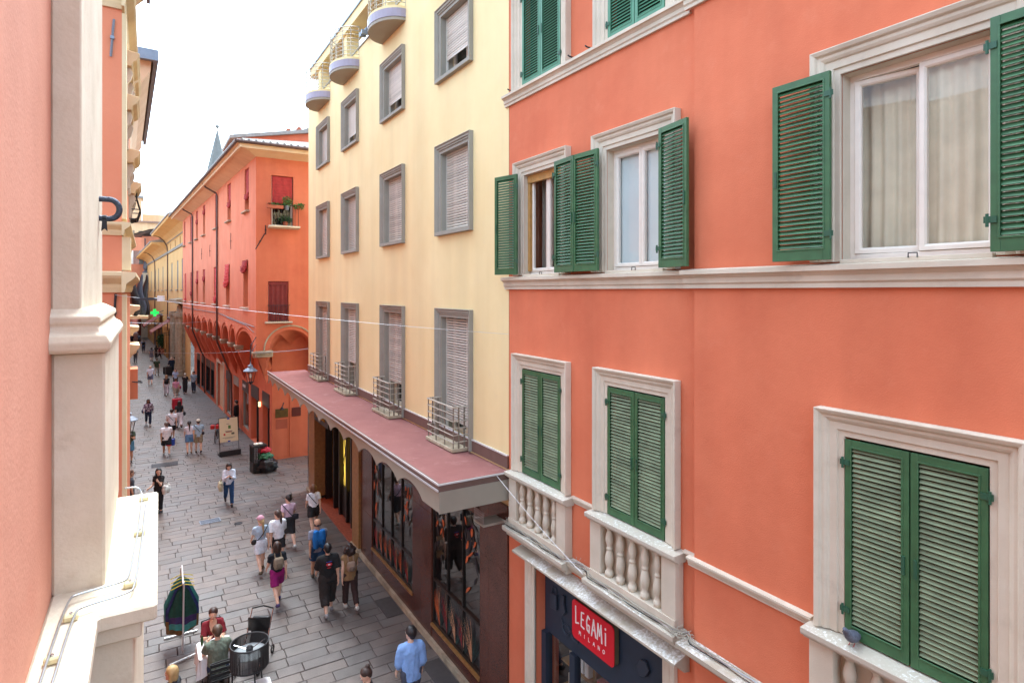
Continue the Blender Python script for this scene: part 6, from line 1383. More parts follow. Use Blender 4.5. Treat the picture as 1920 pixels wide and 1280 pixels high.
def make_hand(h, grip=.35):
    """right hand, wrist at the origin, fingers along -z, palm facing -x, thumb towards +y"""
    pr = [((0, -.022, -.03), (0, -.026, -.085), .016, .014, 1, None, .012), ((0, .0, -.03), (0, .0, -.09), .017, .014, 1, None, .012), ((0, .022, -.03), (0, .026, -.085), .016, .014, 1, None, .012), ((0, 0, .02), (0, 0, -.03), .022, .022, 1, None, .02)]
    for y, L, z0 in ((.032, .072, -.088), (.011, .08, -.094), (-.011, .074, -.092), (-.032, .058, -.084)):
        p = np.array((0, y, z0)); a = grip * .5
        for s, r0, r1 in ((.45, .0095, .009), (.32, .009, .0082), (.23, .0082, .007)):
            q = p + L * s * np.array((-math.sin(a), .0, -math.cos(a))); pr.append((tuple(p), tuple(q), r0, r1, 1, None, .004)); p = q; a += grip
    pr += [((-.004, .03, -.03), (-.016, .052, -.06), .014, .012, 1, None, .01), ((-.016, .052, -.06), (-.026, .058, -.09), .011, .008, 1, None, .004)]
    V, Q = surface(pr, (-.10, -.07, -.20), (.05, .09, .06), h, .01); return V, [tuple(q) for q in Q.tolist()]
HEADS = {0: make_head(.0085), 1: make_head(.016)}; HANDS = {0: make_hand(.0065), 1: make_hand(.011)}
for nm, c in (('skin_fair', (222, 176, 150)), ('skin_tan', (196, 146, 116)), ('skin_brown', (136, 92, 68))): plain(nm, lin(*c), .55, var=.06, vscale=30)
plain('lips', lin(170, 92, 86), .5); plain('eye_white', lin(225, 222, 218), .3); plain('eye_dark', lin(38, 28, 24), .3)
def cmat(rgb, rough=.9):
    nm = 'cloth_%d_%d_%d' % rgb
    if nm not in MATS: plain(nm, lin(*rgb), rough, var=.10, vscale=14, bump=.7, bscale=22)
    return nm
def striped(name, c1, c2, scale):
    m, n, b = newmat(name); g = N(n, 'ShaderNodeNewGeometry'); w = N(n, 'ShaderNodeTexWave', bands_direction='Z'); w.inputs['Scale'].default_value = scale; w.inputs['Distortion'].default_value = 1.5; n.links.new(g.outputs['Position'], w.inputs['Vector'])
    mx = N(n, 'ShaderNodeMix', data_type='RGBA'); mx.inputs[6].default_value = (*lin(*c1), 1); mx.inputs[7].default_value = (*lin(*c2), 1); n.links.new(w.outputs['Fac'], mx.inputs[0]); n.links.new(mx.outputs[2], b.inputs['Base Color']); b.inputs['Roughness'].default_value = .9
striped('cloth_pinkstripe', (226, 206, 216), (196, 150, 176), 9)
def plaid(name):
    m, n, b = newmat(name); g = N(n, 'ShaderNodeNewGeometry'); c = N(n, 'ShaderNodeTexChecker'); c.inputs['Scale'].default_value = 9; c.inputs['Color1'].default_value = (*lin(196, 190, 198), 1); c.inputs['Color2'].default_value = (*lin(92, 62, 88), 1)
    n.links.new(g.outputs['Position'], c.inputs['Vector']); n.links.new(c.outputs[0], b.inputs['Base Color']); b.inputs['Roughness'].default_value = .9
plaid('cloth_plaid')
def rot2(v, a): return np.array((v[0] * math.cos(a) - v[1] * math.sin(a), v[0] * math.sin(a) + v[1] * math.cos(a), v[2]))
class Person: pass
def person(label, at, head=0, height=1.7, far=0, skin='skin_fair', pose=None, top=None, bottom=None, shoes=(40, 40, 44), hair=('short', (40, 30, 26)), build=1.0, hat=None, look=0, nod=0, z0=0.0, thing_name='person', sit=False, female=False):
    """at = ground point; head = degrees the figure is turned from facing up the street (+Y), counter-clockwise"""
    P = Person(); k = height / 1.72; po = dict(lh=18, rh=-16, lk=8, rk=26, ls=-18, rs=20, le=18, re=25, la=9, ra=9, lean=3); po.update(pose or {}); g = {q: R(v) for q, v in po.items()}
    J = {}; up = np.array((0, math.sin(g['lean']), math.cos(g['lean']))); hipw = .088 * build ** .5
    for s, sx in (('l', -1), ('r', 1)):
        h_, kn = g[s + 'h'], g[s + 'k']; sp = g.get('spread', .02) * sx
        J[s + 'hip'] = np.array((sx * hipw, 0, 0)); J[s + 'knee'] = J[s + 'hip'] + .43 * np.array((sp, math.sin(h_), -math.cos(h_))); J[s + 'ank'] = J[s + 'knee'] + .42 * np.array((0, math.sin(h_ - kn), -math.cos(h_ - kn)))
    base = (.475 - z0 / k) if sit else (.085 - min(J['lank'][2], J['rank'][2]))
    if sit: base = .56 / k
    O = np.array((0, 0, base))
    for q in list(J): J[q] = J[q] + O
    J['pel'] = O; sw = .175 * (.93 if female else 1) * build ** .4
    J['chest'] = O + up * .33; J['neck'] = O + up * .50; J['head'] = O + up * .655 + np.array((0, .02 + .03 * nod / 30, -.015 * abs(nod) / 30))
    for s, sx in (('l', -1), ('r', 1)):
        sh = O + up * .430 + np.array((sx * sw, 0, 0)); ab = g[s + 'a'] * sx; fl = g[s + 's']
        d = np.array((math.sin(ab), math.sin(fl) * math.cos(ab), -math.cos(fl) * math.cos(ab))); el = sh + .28 * d; f2 = fl + g[s + 'e']; inn = g.get(s + 'i', 0) * -sx
        d2 = np.array((math.sin(ab * .3) + math.sin(inn), math.sin(f2), -math.cos(f2))); d2 /= np.linalg.norm(d2); J[s + 'sh'], J[s + 'el'], J[s + 'wr'], J[s + 'dir'] = sh, el, el + .245 * d2, d2
    for s in 'lr':
        pit = -.5 if (g[s + 'h'] < -.1 and not sit and g[s + 'k'] > .3) else 0.0; fwd = np.array((0, math.cos(pit), math.sin(pit))); J[s + 'heel'] = J[s + 'ank'] + np.array((0, -.035, -.045)); J[s + 'toe'] = J[s + 'ank'] - np.array((0, 0, .048)) + fwd * .15
    seedv = [random.random() * 50]; b_ = build; hgrid = .028 if far == 2 else (.021 if far else .0165)
    T = lambda a, b, ra, rb, fy=1.0, cut=None, kk=.03: (a, b, ra, rb, fy, cut, kk)
    torso = lambda e=0.0: [T(J['pel'] - up * .02, J['pel'] + up * .08, .145 * b_ + e, .125 * b_ + e, 1.35), T(J['pel'] + up * .10, J['chest'] + up * .02, .118 * b_ + e, .142 * b_ + e, 1.42), T(J['chest'] + up * .02 - np.array((sw * .55, 0, 0)), J['chest'] + up * .02 + np.array((sw * .55, 0, 0)), .078 * b_ + e, .078 * b_ + e, 1.0), T(J['lsh'] + np.array((.02, 0, .0)), J['rsh'] - np.array((.02, 0, 0)), .052 + e, .052 + e, 1.1)] + [T(J['neck'] - up * .03, J[s + 'sh'] + np.array((0, 0, .005)), .05 + e, .042 + e) for s in 'lr']
    bust = [T(J['chest'] + np.array((sx * .062, .075, .0)), J['chest'] + np.array((sx * .062, .08, -.02)), .052, .052) for sx in (-1, 1)] if female else []
    body = torso() + bust + [T(J['neck'] - up * .08, J['neck'] + up * .07, .056, .05)]
    for s in 'lr':
        body += [T(J[s + 'hip'], J[s + 'knee'], .088 * b_, .058 * b_ ** .5), T(J[s + 'knee'], J[s + 'knee'] * .6 + J[s + 'ank'] * .4 + np.array((0, -.012, 0)), .055, .054), T(J[s + 'knee'] * .6 + J[s + 'ank'] * .4 + np.array((0, -.012, 0)), J[s + 'ank'], .053, .036), T(J[s + 'heel'] + np.array((0, .01, .01)), J[s + 'toe'], .032, .026), T(J[s + 'sh'], J[s + 'el'], .050 * b_ ** .5, .040), T(J[s + 'el'], J[s + 'wr'], .041, .027)]
    pts = np.array([v for q, v in J.items() if not q.endswith('dir')]); lo, hi = pts.min(0) - .2, pts.max(0) + .2; lo[2] = min(lo[2], -.05)
    V, Q = surface(body, lo, hi, hgrid, .03); V = smooth_np(V, Q, 1, .4)
    rz = R(head); ca, sa = math.cos(rz), math.sin(rz)
    def W(A):
        A = np.asarray(A, float).reshape(-1, 3) * k
        return np.stack([at[0] + A[:, 0] * ca - A[:, 1] * sa, at[1] + A[:, 0] * sa + A[:, 1] * ca, z0 * 0 + A[:, 2]], 1)
    root = thing(thing_name, label, 'person', (at[0], at[1], 0))
    vs_ = [V]; fs = [tuple(q) for q in Q.tolist()]; mi = [0] * len(fs)
    hv, hf, hm = HEADS[1 if far else 0]; ly = R(look); nd = R(nod)
    def HT(A):
        A = np.asarray(A, float); B = A.copy(); B[:, 1] = A[:, 1] * math.cos(nd) + A[:, 2] * math.sin(nd); B[:, 2] = -A[:, 1] * math.sin(nd) + A[:, 2] * math.cos(nd)
        C = B.copy(); C[:, 0] = B[:, 0] * math.cos(ly) - B[:, 1] * math.sin(ly); C[:, 1] = B[:, 0] * math.sin(ly) + B[:, 1] * math.cos(ly); return C * 1.04 + J['head']
    o = len(V); vs_.append(HT(hv)); fs += [tuple(i + o for i in f) for f in hf]; mi += hm; o += len(hv)
    nv, nf = HANDS[1 if far else 0]
    for s, sx in (('l', -1), ('r', 1)):
        d = J[s + 'dir']; z_ = -d; y_ = np.array((0, 1.0, .0)); y_ = y_ - z_ * (y_ @ z_); 
        if np.linalg.norm(y_) < .3: y_ = np.array((0, 0, 1.0)) - z_ * z_[2]
        y_ /= np.linalg.norm(y_); x_ = np.cross(y_, z_); A = nv.copy(); 
        if sx < 0: A[:, 0] *= -1
        vs_.append(J[s + 'wr'] + A[:, :1] * x_ + A[:, 1:2] * y_ + A[:, 2:3] * z_); fs += [tuple(i + o for i in (f if sx > 0 else f[::-1])) for f in nf]; mi += [0] * len(nf); o += len(nv)
    mesh_obj('body', W(np.concatenate(vs_)), fs, [skin, 'lips', 'eye_white', 'eye_dark'], root, True, 0, mi, False)
    def grow(name, prims, mat, kk=.02, cuts=(), sm=1, hg=None, tf=None, l=None, u=None):
        V, Q = surface(prims, lo if l is None else l, hi if u is None else u, hg or hgrid, kk, cuts)
        if not len(Q): return None
        V = smooth_np(V, Q, sm, .4); V = tf(V) if tf else V
        if name != 'shoe':      # creases in the cloth
            off = seedv[0]; D = np.array([mnoise.noise(Vector((q[0] * 16 + off, q[1] * 16, q[2] * 9 + 7 * (q[0] + q[1])))) + .5 * mnoise.noise(Vector((q[0] * 34, q[1] * 34 + off, q[2] * 20))) for q in V])
            ctr = np.array((0, 0, 0)) + V.mean(0); R_ = V - ctr; R_[:, 2] = 0; R_ /= np.maximum(np.linalg.norm(R_, axis=1), .05)[:, None]; V = V + R_ * (D * .016)[:, None]
        return mesh_obj(name, W(V), [tuple(q) for q in Q.tolist()], mat, root, True, 0, None, False)
    # ---- top
    if top:
        kind, c, e, hem = top.get('kind', 'tee'), top['c'], top.get('loose', .02), top.get('hem', -.06)
        pr = torso(e) + [(p[0], p[1], p[2] + e * .6, p[3] + e * .6) for p in bust]
        if hem < .02: pr.append(T(J['pel'] + up * (hem + .02), J['chest'], .15 * b_ + e, .14 * b_ + e, 1.3))
        fr = {'tank': .0, 'tee': .62, 'long': 1.0, 'half': .9}.get(kind, .62)
        for s in 'lr':
            if fr > 0: pr.append(T(J[s + 'sh'], J[s + 'sh'] + (J[s + 'el'] - J[s + 'sh']) * min(1, fr), .056 * b_ ** .5 + e * .8, .052 + e * 1.1, 1, 1 if fr < 1 else None, .02))
            if kind == 'long': wl_ = top.get('wrist', .85); pr.append(T(J[s + 'el'], J[s + 'el'] + (J[s + 'wr'] - J[s + 'el']) * wl_, .050 + e * .6, .038 + e * .5, 1, 1, .02))
        cuts = [('plane', J['pel'] + up * hem, -up), ('ell', J['neck'] + up * .055 + np.array((0, .012, 0)), (.088, .085, .055))]
        nk = top.get('neck', 0)
        if nk: cuts.append(('ell', J['neck'] + np.array((0, .10, -.02)), (.075, .14, nk)))
        grow('shirt', pr, c if isinstance(c, str) else cmat(c), .02, cuts)
    # ---- bottom
    if bottom:
        kind, c, L, e = bottom['kind'], bottom['c'], bottom.get('len', .5), bottom.get('loose', .016); m_ = c if isinstance(c, str) else cmat(c); ws = bottom.get('waist', .10)
        if kind in ('shorts', 'trousers'):
            pr = [T(J['pel'] - up * .03, J['pel'] + up * .09, .15 * b_ + e, .13 * b_ + e, 1.3)]
            for s in 'lr':
                if L <= .5: pr.append(T(J[s + 'hip'], J[s + 'hip'] + (J[s + 'knee'] - J[s + 'hip']) * L * 2, .092 * b_ + e, .075 * b_ ** .5 + e * 1.6, 1, 1, .012))
                else: pr += [T(J[s + 'hip'], J[s + 'knee'], .092 * b_ + e, .066 + e, 1, None, .012), T(J[s + 'knee'], J[s + 'knee'] + (J[s + 'ank'] - J[s + 'knee']) * (L - .5) * 2, .066 + e, .05 + e, 1, 1, .012)]
            grow(kind, pr, m_, .012, [('plane', J['pel'] + up * ws, up)])
        else:
            kn = (J['lknee'] + J['rknee']) / 2; end = J['pel'] + (kn - J['pel']) * L * 2 / 1.0; wd = bottom.get('wide', .19)
            pr = [T(J['pel'] + up * ws, J['pel'], .128 * b_ + e, .155 * b_ + e, 1.3), T(J['pel'], end, .155 * b_ + e, wd + e, 1.15, 1)]
            for s in 'lr': pr.append(T(J[s + 'hip'], J[s + 'hip'] + (J[s + 'knee'] - J[s + 'hip']) * min(1, L * 1.9), .10 * b_ + e, .085 + e, 1, None, .05))
            grow('skirt', pr, m_, .03, [('plane', J['pel'] + up * ws, up), ('plane', end, -np.array((0, 0, 1.0)))])
    # ---- shoes
    if shoes:
        for s in 'lr':
            fz = min(J[s + 'heel'][2], J[s + 'toe'][2]) - .042
            grow('shoe', [T(J[s + 'heel'], J[s + 'toe'] + np.array((0, -.01, 0)), .044, .040, 1), T(J[s + 'heel'] + np.array((0, .0, .01)), J[s + 'ank'] + np.array((0, .0, .0)), .044, .042)], cmat(shoes, .6), .02, [('plane', np.array((0, 0, J[s + 'ank'][2] + .01)), np.array((0, 0, 1.0)))], 1, .014 if not far else .024, l=J[s + 'ank'] - .22, u=J[s + 'ank'] + .26)
    # ---- hair
    st, hc = hair; hm_ = cmat(hc, .5); hg = .013 if not far else .022; cap = [((0, -.022, .045), (0, -.015, .052), .096, .093, .93, None, .02), ((0, -.055, .0), (0, -.05, -.03), .066, .055, .9, None, .02)]
    facecut = [('ell', (0, .115, -.03), (.072, .098, .108))]; L0, U0 = np.array((-.3, -.35, -.65)), np.array((.3, .25, .3))
    if st == 'bald': cap = [((-.06, -.03, -.01), (.06, -.03, -.01), .045, .045, 1, None, .02), ((0, -.07, -.01), (0, -.07, -.03), .04, .035, 1, None, .02)]; facecut = [('ell', (0, .06, .1), (.2, .1, .1)), ('ell', (0, -.02, .09), (.12, .1, .08))]
    if st == 'bob': cap += [((sx * .065, -.03, .02), (sx * .072, -.02, -.10), .045, .04, 1, None, .02) for sx in (-1, 1)] + [((0, -.06, 0), (0, -.065, -.10), .07, .06, 1, None, .02)]
    if st == 'long': cap += [((sx * .06, -.04, .02), (sx * .075, -.03, -.22), .045, .04, 1, None, .02) for sx in (-1, 1)] + [((0, -.06, 0), (0, -.085, -.30), .075, .055, 1.2, None, .03)]
    if st == 'pony': cap += [((0, -.10, .05), (0, -.135, -.02), .035, .04, 1, None, .01), ((0, -.135, -.02), (.01, -.13, -.40), .04, .02, 1, None, .01)]
    if st == 'bun': cap += [((0, -.07, .12), (0, -.085, .135), .042, .042, 1, None, .008)]
    if st == 'curly': cap += [((random.gauss(0, .055), -.05 + random.gauss(0, .035), -.06 + random.gauss(0, .07)), (random.gauss(0, .055), -.06 + random.gauss(0, .03), -.09 + random.gauss(0, .07)), .042, .040, 1, None, .018) for _ in range(40)]
    if st != 'none':
        hv_ = surface(cap, L0, U0, hg, .02, facecut)
        if len(hv_[1]): mesh_obj('hair', W(HT(smooth_np(hv_[0], hv_[1], 1, .3))), [tuple(q) for q in hv_[1].tolist()], hm_, root, True, 0, None, False)
    if hat:
        hv_ = surface([((0, -.015, .055), (0, -.012, .062), .104, .10, .93, None, .01), ((-.04, .10, .05), (.04, .10, .05), .05, .05, .8, None, .01)], L0, U0, hg, .01, [('plane', np.array((0, 0, .045)), np.array((0, .12, -1.0))), ('ell', (0, .13, .115), (.12, .10, .06))])
        mesh_obj('cap', W(HT(hv_[0])), [tuple(q) for q in hv_[1].tolist()], cmat(hat), root, True, 0, None, False)
    P.J, P.W, P.up, P.root, P.k, P.b, P.HT = J, W, up, root, k, b_, HT
    return P
def rbox(P, name, parent, c, r, rad, mat, h=.018, tf=None):
    """soft box in the figure's frame"""
    c, r = np.array(c), np.array(r); pr = []
    ax = int(np.argmax(r)); d = np.zeros(3); d[ax] = r[ax] - rad
    o = [i for i in range(3) if i != ax]
    for sa in (-1, 1):
        for sb in (-1, 1):
            q = np.zeros(3); q[o[0]] = sa * max(0, r[o[0]] - rad); q[o[1]] = sb * max(0, r[o[1]] - rad); pr.append((c + q - d, c + q + d, rad, rad, 1, None, rad * 1.2))
    for t in (-1, 0, 1):
        q = np.zeros(3); q[o[0]] = max(0, r[o[0]] - rad) * t; e = np.zeros(3); e[o[1]] = max(0, r[o[1]] - rad); pr.append((c + q - e, c + q + e, rad, rad, 1, None, rad * 1.2)); pr.append((c + q - d * .5, c + q + d * .5, rad, rad, 1, None, rad))
    V, Q = surface(pr, c - r - .06, c + r + .06, h, rad); return mesh_obj(name, P.W(V), [tuple(q) for q in Q.tolist()], mat, parent, True, 0, None, False)
def ptube(P, name, parent, pts, r, mat, seg=6):
    mb = MB(); mb.tube([tuple(q) for q in P.W(np.array(pts))], r * P.k, seg); return mb.build(name, mat, parent, smooth=True)
def backpack(P, label, c, size=(.14, .07, .20), drop=0.0, group=None):
    m = cmat(c, .8); ctr = P.J['chest'] + np.array((0, -.155 * P.b - size[1] * .6, -.02 - drop)); t = thing('backpack', label, 'backpack', tuple(P.W(ctr)[0]))
    rbox(P, 'pack', t, ctr, size, min(size[1] * .95, .06), m); rbox(P, 'front_pocket', t, ctr + np.array((0, -size[1], -size[2] * .35)), (size[0] * .7, .03, size[2] * .45), .028, cmat(tuple(int(q * .8) for q in c), .8))
    for sx, s in ((-1, 'l'), (1, 'r')):
        sh = P.J[s + 'sh']; x = sx * size[0] * .75
        ptube(P, 'strap', t, [(x, ctr[1] + size[1] * .4, ctr[2] + size[2] * .8), (x * .95, -.07 * P.b + P.J['neck'][1] * .6, P.J['neck'][2] - .0), (x * .95, .03 + P.J['neck'][1] * .6, P.J['neck'][2] + .005), (x * 1.1, .13 * P.b + P.J['chest'][1], P.J['chest'][2] + .03), (x * 1.3, .08, P.J['chest'][2] - .12), (x * 1.25, ctr[1] + size[1] * .5, P.J['chest'][2] - .16)], .016, m)
    return t
def crossbody(P, label, c, side=1, bag=True, small=False, size=(.11, .04, .08)):
    m = cmat(c, .7); t = thing('shoulder_bag', label, 'bag', tuple(P.W(P.J['pel'])[0])); z = P.J['chest'][2] - .04; cy_ = P.J['chest'][1]; b = P.b
    loop = [(side * (-.03 + .165 * b * math.cos(a) - (.06 if False else 0)), cy_ * .6 + .145 * b * math.sin(a), z - .22 * math.cos(a)) for a in [2 * pi * q / 18 for q in range(19)]]
    ptube(P, 'strap', t, loop, .013, m)
    if bag: rbox(P, 'pouch', t, (side * .20 * b, -.04, P.J['pel'][2] + .06), size if not small else (.07, .035, .06), .035, m)
    return t
def tote(P, label, c, side=-1, z=-.12, size=(.06, .16, .17)):
    m = cmat(c, .85); ctr = np.array((side * (.24 * P.b + size[0]), -.02, P.J['pel'][2] + z)); t = thing('tote_bag', label, 'bag', tuple(P.W(ctr)[0])); rbox(P, 'pouch', t, ctr, size, size[0] * .9, m)
    for yy in (-.07, .07): ptube(P, 'handle', t, [ctr + np.array((0, yy, size[2])), (side * .20, yy * .5, P.J['chest'][2]), (side * .17, yy * .3, P.J['neck'][2] - .03), (side * .17, -yy * .3, P.J['neck'][2] - .03)], .012, m)
    return t
def held(P, name, label, cat, hand, mat, size=(.035, .01, .07), off=(0, .02, -.07)):
    c = P.J[hand + 'wr'] + P.J[hand + 'dir'] * .08 + np.array(off) * .3; V = P.W(c)[0]; mb = MB(); s = size
    mb.box(V[0] - s[0], V[0] + s[0], V[1] - s[1], V[1] + s[1], V[2] - s[2], V[2] + s[2]); return tag(mb.build(name, mat, bevel=.004), label, cat)

BLK, WHT, NAVY = (30, 30, 33), (238, 238, 240), (38, 46, 66)
STAND = dict(lh=2, rh=-2, lk=2, rk=2, ls=0, rs=2, le=8, re=10, la=6, ra=6, lean=0)
def walk(d=1, **kw):
    p = dict(lh=20, rh=-17, lk=8, rk=30, ls=-20, rs=22, le=16, re=24, la=8, ra=8, lean=3) if d > 0 else dict(rh=20, lh=-17, rk=8, lk=30, rs=-20, ls=22, re=16, le=24, la=8, ra=8, lean=3)
    p.update(kw); return p
GP = lambda x, y: ground(x, y)
# --- the group walking away in the middle
p = person('woman in a pale blue crop top, white skirt and pink cap walking away', GP(489, 1071), 4, 1.66, pose=walk(-1), top=dict(kind='tee', c=(176, 192, 208), hem=.10, loose=.014), bottom=dict(kind='skirt', c=(224, 230, 238), len=.36, wide=.17), shoes=(84, 70, 50), hair=('pony', (186, 156, 110)), hat=(196, 144, 160), look=20, female=True); crossbody(p, 'black strap bag across the back of the woman in the pink cap', BLK, -1, small=True)
p = person('woman with a very long brown ponytail, white blouse and black shorts walking away', GP(521, 1062), 3, 1.72, pose=walk(1), top=dict(kind='half', c=(236, 236, 240), hem=-.02, loose=.035), bottom=dict(kind='shorts', c=BLK, len=.36, loose=.022), shoes=(190, 188, 186), hair=('pony', (74, 52, 42)), look=32, female=True)
p = person('woman with a dark hair bun, pink striped top and black skirt walking away', GP(541, 1024), 2, 1.70, pose=walk(1), top=dict(kind='tee', c='cloth_pinkstripe', hem=.02, loose=.02), bottom=dict(kind='skirt', c=BLK, len=.52, wide=.15), shoes=(206, 204, 202), hair=('bun', (38, 30, 28)), look=40, female=True); crossbody(p, 'small dark bag with straps over the pink striped top', (40, 42, 50), 1)
p = person('woman in a white shirt and black dungaree shorts walking by the shop entrance', GP(588, 998), -4, 1.68, pose=walk(-1), top=dict(kind='tee', c=(236, 236, 240), hem=.0), bottom=dict(kind='shorts', c=BLK, len=.38, loose=.03, waist=.14), shoes=(176, 160, 150), hair=('bob', (116, 78, 54)), female=True); crossbody(p, 'black strap across the white shirt by the shop entrance', BLK, 1, bag=False)
p = person('balding man in a grey shirt and blue shorts walking away', GP(596, 1086), -2, 1.76, skin='skin_tan', pose=walk(1), top=dict(kind='tee', c=(128, 128, 140), hem=-.08, loose=.026), bottom=dict(kind='shorts', c=(28, 62, 96), len=.42, loose=.024), shoes=(86, 74, 64), hair=('bald', (84, 66, 54)), build=1.06); backpack(p, 'bright blue backpack on the balding man', (14, 104, 176), (.15, .075, .25))
p = person('woman in a black shirt and magenta shorts striding away', GP(520, 1131), 2, 1.67, pose=walk(-1, lh=-24, rh=22), top=dict(kind='tee', c=(28, 31, 38), hem=-.0, loose=.016), bottom=dict(kind='shorts', c=(146, 22, 104), len=.44, loose=.022), shoes=(62, 48, 96), hair=('bob', (62, 44, 36)), look=10, female=True); backpack(p, 'small beige backpack on the woman in magenta shorts', (142, 126, 106), (.11, .055, .15), .03)
p = person('man in a black printed shirt and wide dark trousers walking away', GP(615, 1149), -4, 1.79, pose=walk(-1, lh=-10, rh=14), top=dict(kind='half', c=(22, 22, 24), hem=-.12, loose=.045), bottom=dict(kind='trousers', c=(44, 38, 36), len=.80, loose=.05), shoes=(150, 150, 152), hair=('short', (24, 22, 24)), build=1.08)
def back_print(P):
    c = P.J['chest'] + np.array((0, -.155, .0))
    for dx, dz, w, h, m_ in ((0, .02, .075, .04, 'caution_red'), (0, .02, .03, .016, 'sign_white'), (0, .085, .07, .012, 'blue_paint'), (0, -.06, .05, .01, 'caution_red')):
        mb = MB(); n = 16; V = P.W(np.array([(c[0] + dx + w * math.cos(2 * pi * k / n), c[1] - .012 - (.003 if m_ == 'sign_white' else 0) + .9 * (w * math.cos(2 * pi * k / n)) ** 2, c[2] + dz + h * math.sin(2 * pi * k / n)) for k in range(n)])); mb.add([tuple(q) for q in V], [tuple(range(n))]); mb.build('print', m_, P.root, flip=False)
back_print(p)
p = person('woman with dark curly hair, tan vest and brown trousers walking away', GP(656, 1139), -4, 1.68, pose=walk(1, lh=10, rh=-14), top=dict(kind='tank', c=(140, 110, 76), hem=-.14, loose=.03), bottom=dict(kind='trousers', c=(58, 40, 38), len=.94, loose=.02), shoes=(206, 200, 192), hair=('curly', (46, 32, 28)), build=1.08, female=True); backpack(p, 'small brown and white backpack on the tan vest', (152, 128, 110), (.095, .05, .12), .05)
p = person('bearded man in a light blue shirt walking away at the bottom edge', GP(771, 1352), -6, 1.82, pose=walk(-1, ls=6, rs=-6, lh=-8, rh=10, re=30), top=dict(kind='long', c=(132, 166, 216), hem=-.14, loose=.028, wrist=.5), bottom=dict(kind='trousers', c=(70, 72, 84), len=.96), shoes=BLK, hair=('short', (36, 28, 26)), look=28)
p = person('woman with dark hair tied up and black top at the bottom edge', ground(690, 1262, 1.5), 80, 1.62, pose=STAND, top=dict(kind='tee', c=BLK, hem=-.05), bottom=dict(kind='trousers', c=(50, 52, 60), len=.95), hair=('bun', (60, 42, 34)), look=0, nod=20, female=True)
# --- woman with the phone
p = person('woman in a white top and blue jeans walking towards us looking at her phone', GP(429, 946), 178, 1.68, pose=walk(1, ls=25, rs=28, le=92, re=96, li=35, ri=35, la=4, ra=4), top=dict(kind='long', c=(214, 220, 232), hem=-.06, loose=.022, wrist=.75), bottom=dict(kind='trousers', c=(34, 70, 112), len=.96, loose=.016), shoes=(40, 36, 36), hair=('bob', (48, 34, 28)), nod=24, female=True); tote(p, 'cream tote bag on the shoulder of the woman in jeans', (196, 188, 158), 1); held(p, 'mobile_phone', 'dark phone held by the woman in jeans', 'phone', 'l', 'rubber', (.035, .012, .06))
# --- cafe table
p = person('woman in a dark red cardigan sitting at the cafe table facing us', WOM, 180, 1.66, pose=dict(lh=84, rh=84, lk=84, rk=84, ls=32, rs=38, le=70, re=76, li=30, ri=30, la=10, ra=10, lean=4), top=dict(kind='half', c=(120, 22, 36), hem=-.06, loose=.018, neck=.22), bottom=dict(kind='trousers', c=(150, 148, 156), len=.95), hair=('short', (62, 40, 34)), look=-14, nod=4, sit=True, female=True)
p = person('man in a sage green shirt sitting at the cafe table with his back to us', MAN, 0, 1.74, pose=dict(lh=84, rh=84, lk=86, rk=86, ls=38, rs=40, le=60, re=62, li=20, ri=20, la=12, ra=12, lean=10), top=dict(kind='tee', c=(108, 120, 106), hem=-.08, loose=.03), bottom=dict(kind='trousers', c=(36, 50, 76), len=.96), hair=('short', (86, 66, 52)), nod=14, sit=True, build=1.08)
bl = ground(326, 1268, 1.12); p = person('blonde woman at the bottom left corner looking left', bl, 60, 1.66, pose=dict(lh=84, rh=84, lk=84, rk=84, ls=20, rs=20, le=50, re=50, lean=3), top=dict(kind='tee', c=(60, 64, 70)), bottom=dict(kind='trousers', c=NAVY, len=.95), hair=('bob', (190, 158, 108)), sit=True, female=True, look=10); chair(bl[0] + .08, bl[1] - .05, R(60), 'dark metal chair under the blonde woman at the bottom left corner')
# --- left edge, behind the pale ledge
p = person('man with sunglasses and dark polo shirt half hidden by the pale ledge', ground(244, 897, 1.45), -80, 1.78, pose=STAND, top=dict(kind='tee', c=(62, 62, 68), hem=-.08), bottom=dict(kind='trousers', c=(60, 58, 60), len=.95), hair=('short', (92, 62, 46)), skin='skin_tan', look=8)
sgm = MB()
V = p.W(p.HT(np.array([(-.06, .085, -.008), (.06, .085, -.008), (.06, .085, .018), (-.06, .085, .018), (-.055, .105, -.008), (.055, .105, -.008), (.055, .105, .018), (-.055, .105, .018)])))
sgm.add([tuple(q) for q in V], [(0, 1, 2, 3), (7, 6, 5, 4), (0, 4, 5, 1), (3, 2, 6, 7), (0, 3, 7, 4), (1, 5, 6, 2)]); sgm.build('sunglasses', 'rubber', p.root)
p = person('woman with black hair and black top raising a hand beside the pale ledge', GP(298, 960), 140, 1.66, pose=dict(STAND, ls=30, le=110, rs=10, re=60), top=dict(kind='tee', c=(28, 27, 29), hem=-.06), bottom=dict(kind='trousers', c=(30, 30, 32), len=.95), hair=('bob', (24, 21, 21)), look=40, female=True); tote(p, 'white tote bag on the woman in black', (205, 200, 192), -1, -.02)
p = person('man in a green shirt and blue shorts under the left lantern facing us', ground(242, 866), 185, 1.76, pose=dict(STAND, ls=30, rs=34, le=80, re=80, li=25, ri=25), top=dict(kind='tee', c=(62, 76, 60), hem=-.1, loose=.03), bottom=dict(kind='shorts', c=(92, 150, 186), len=.47, loose=.03), shoes=(120, 116, 112), hair=('short', (40, 32, 28)), skin='skin_tan', far=1)
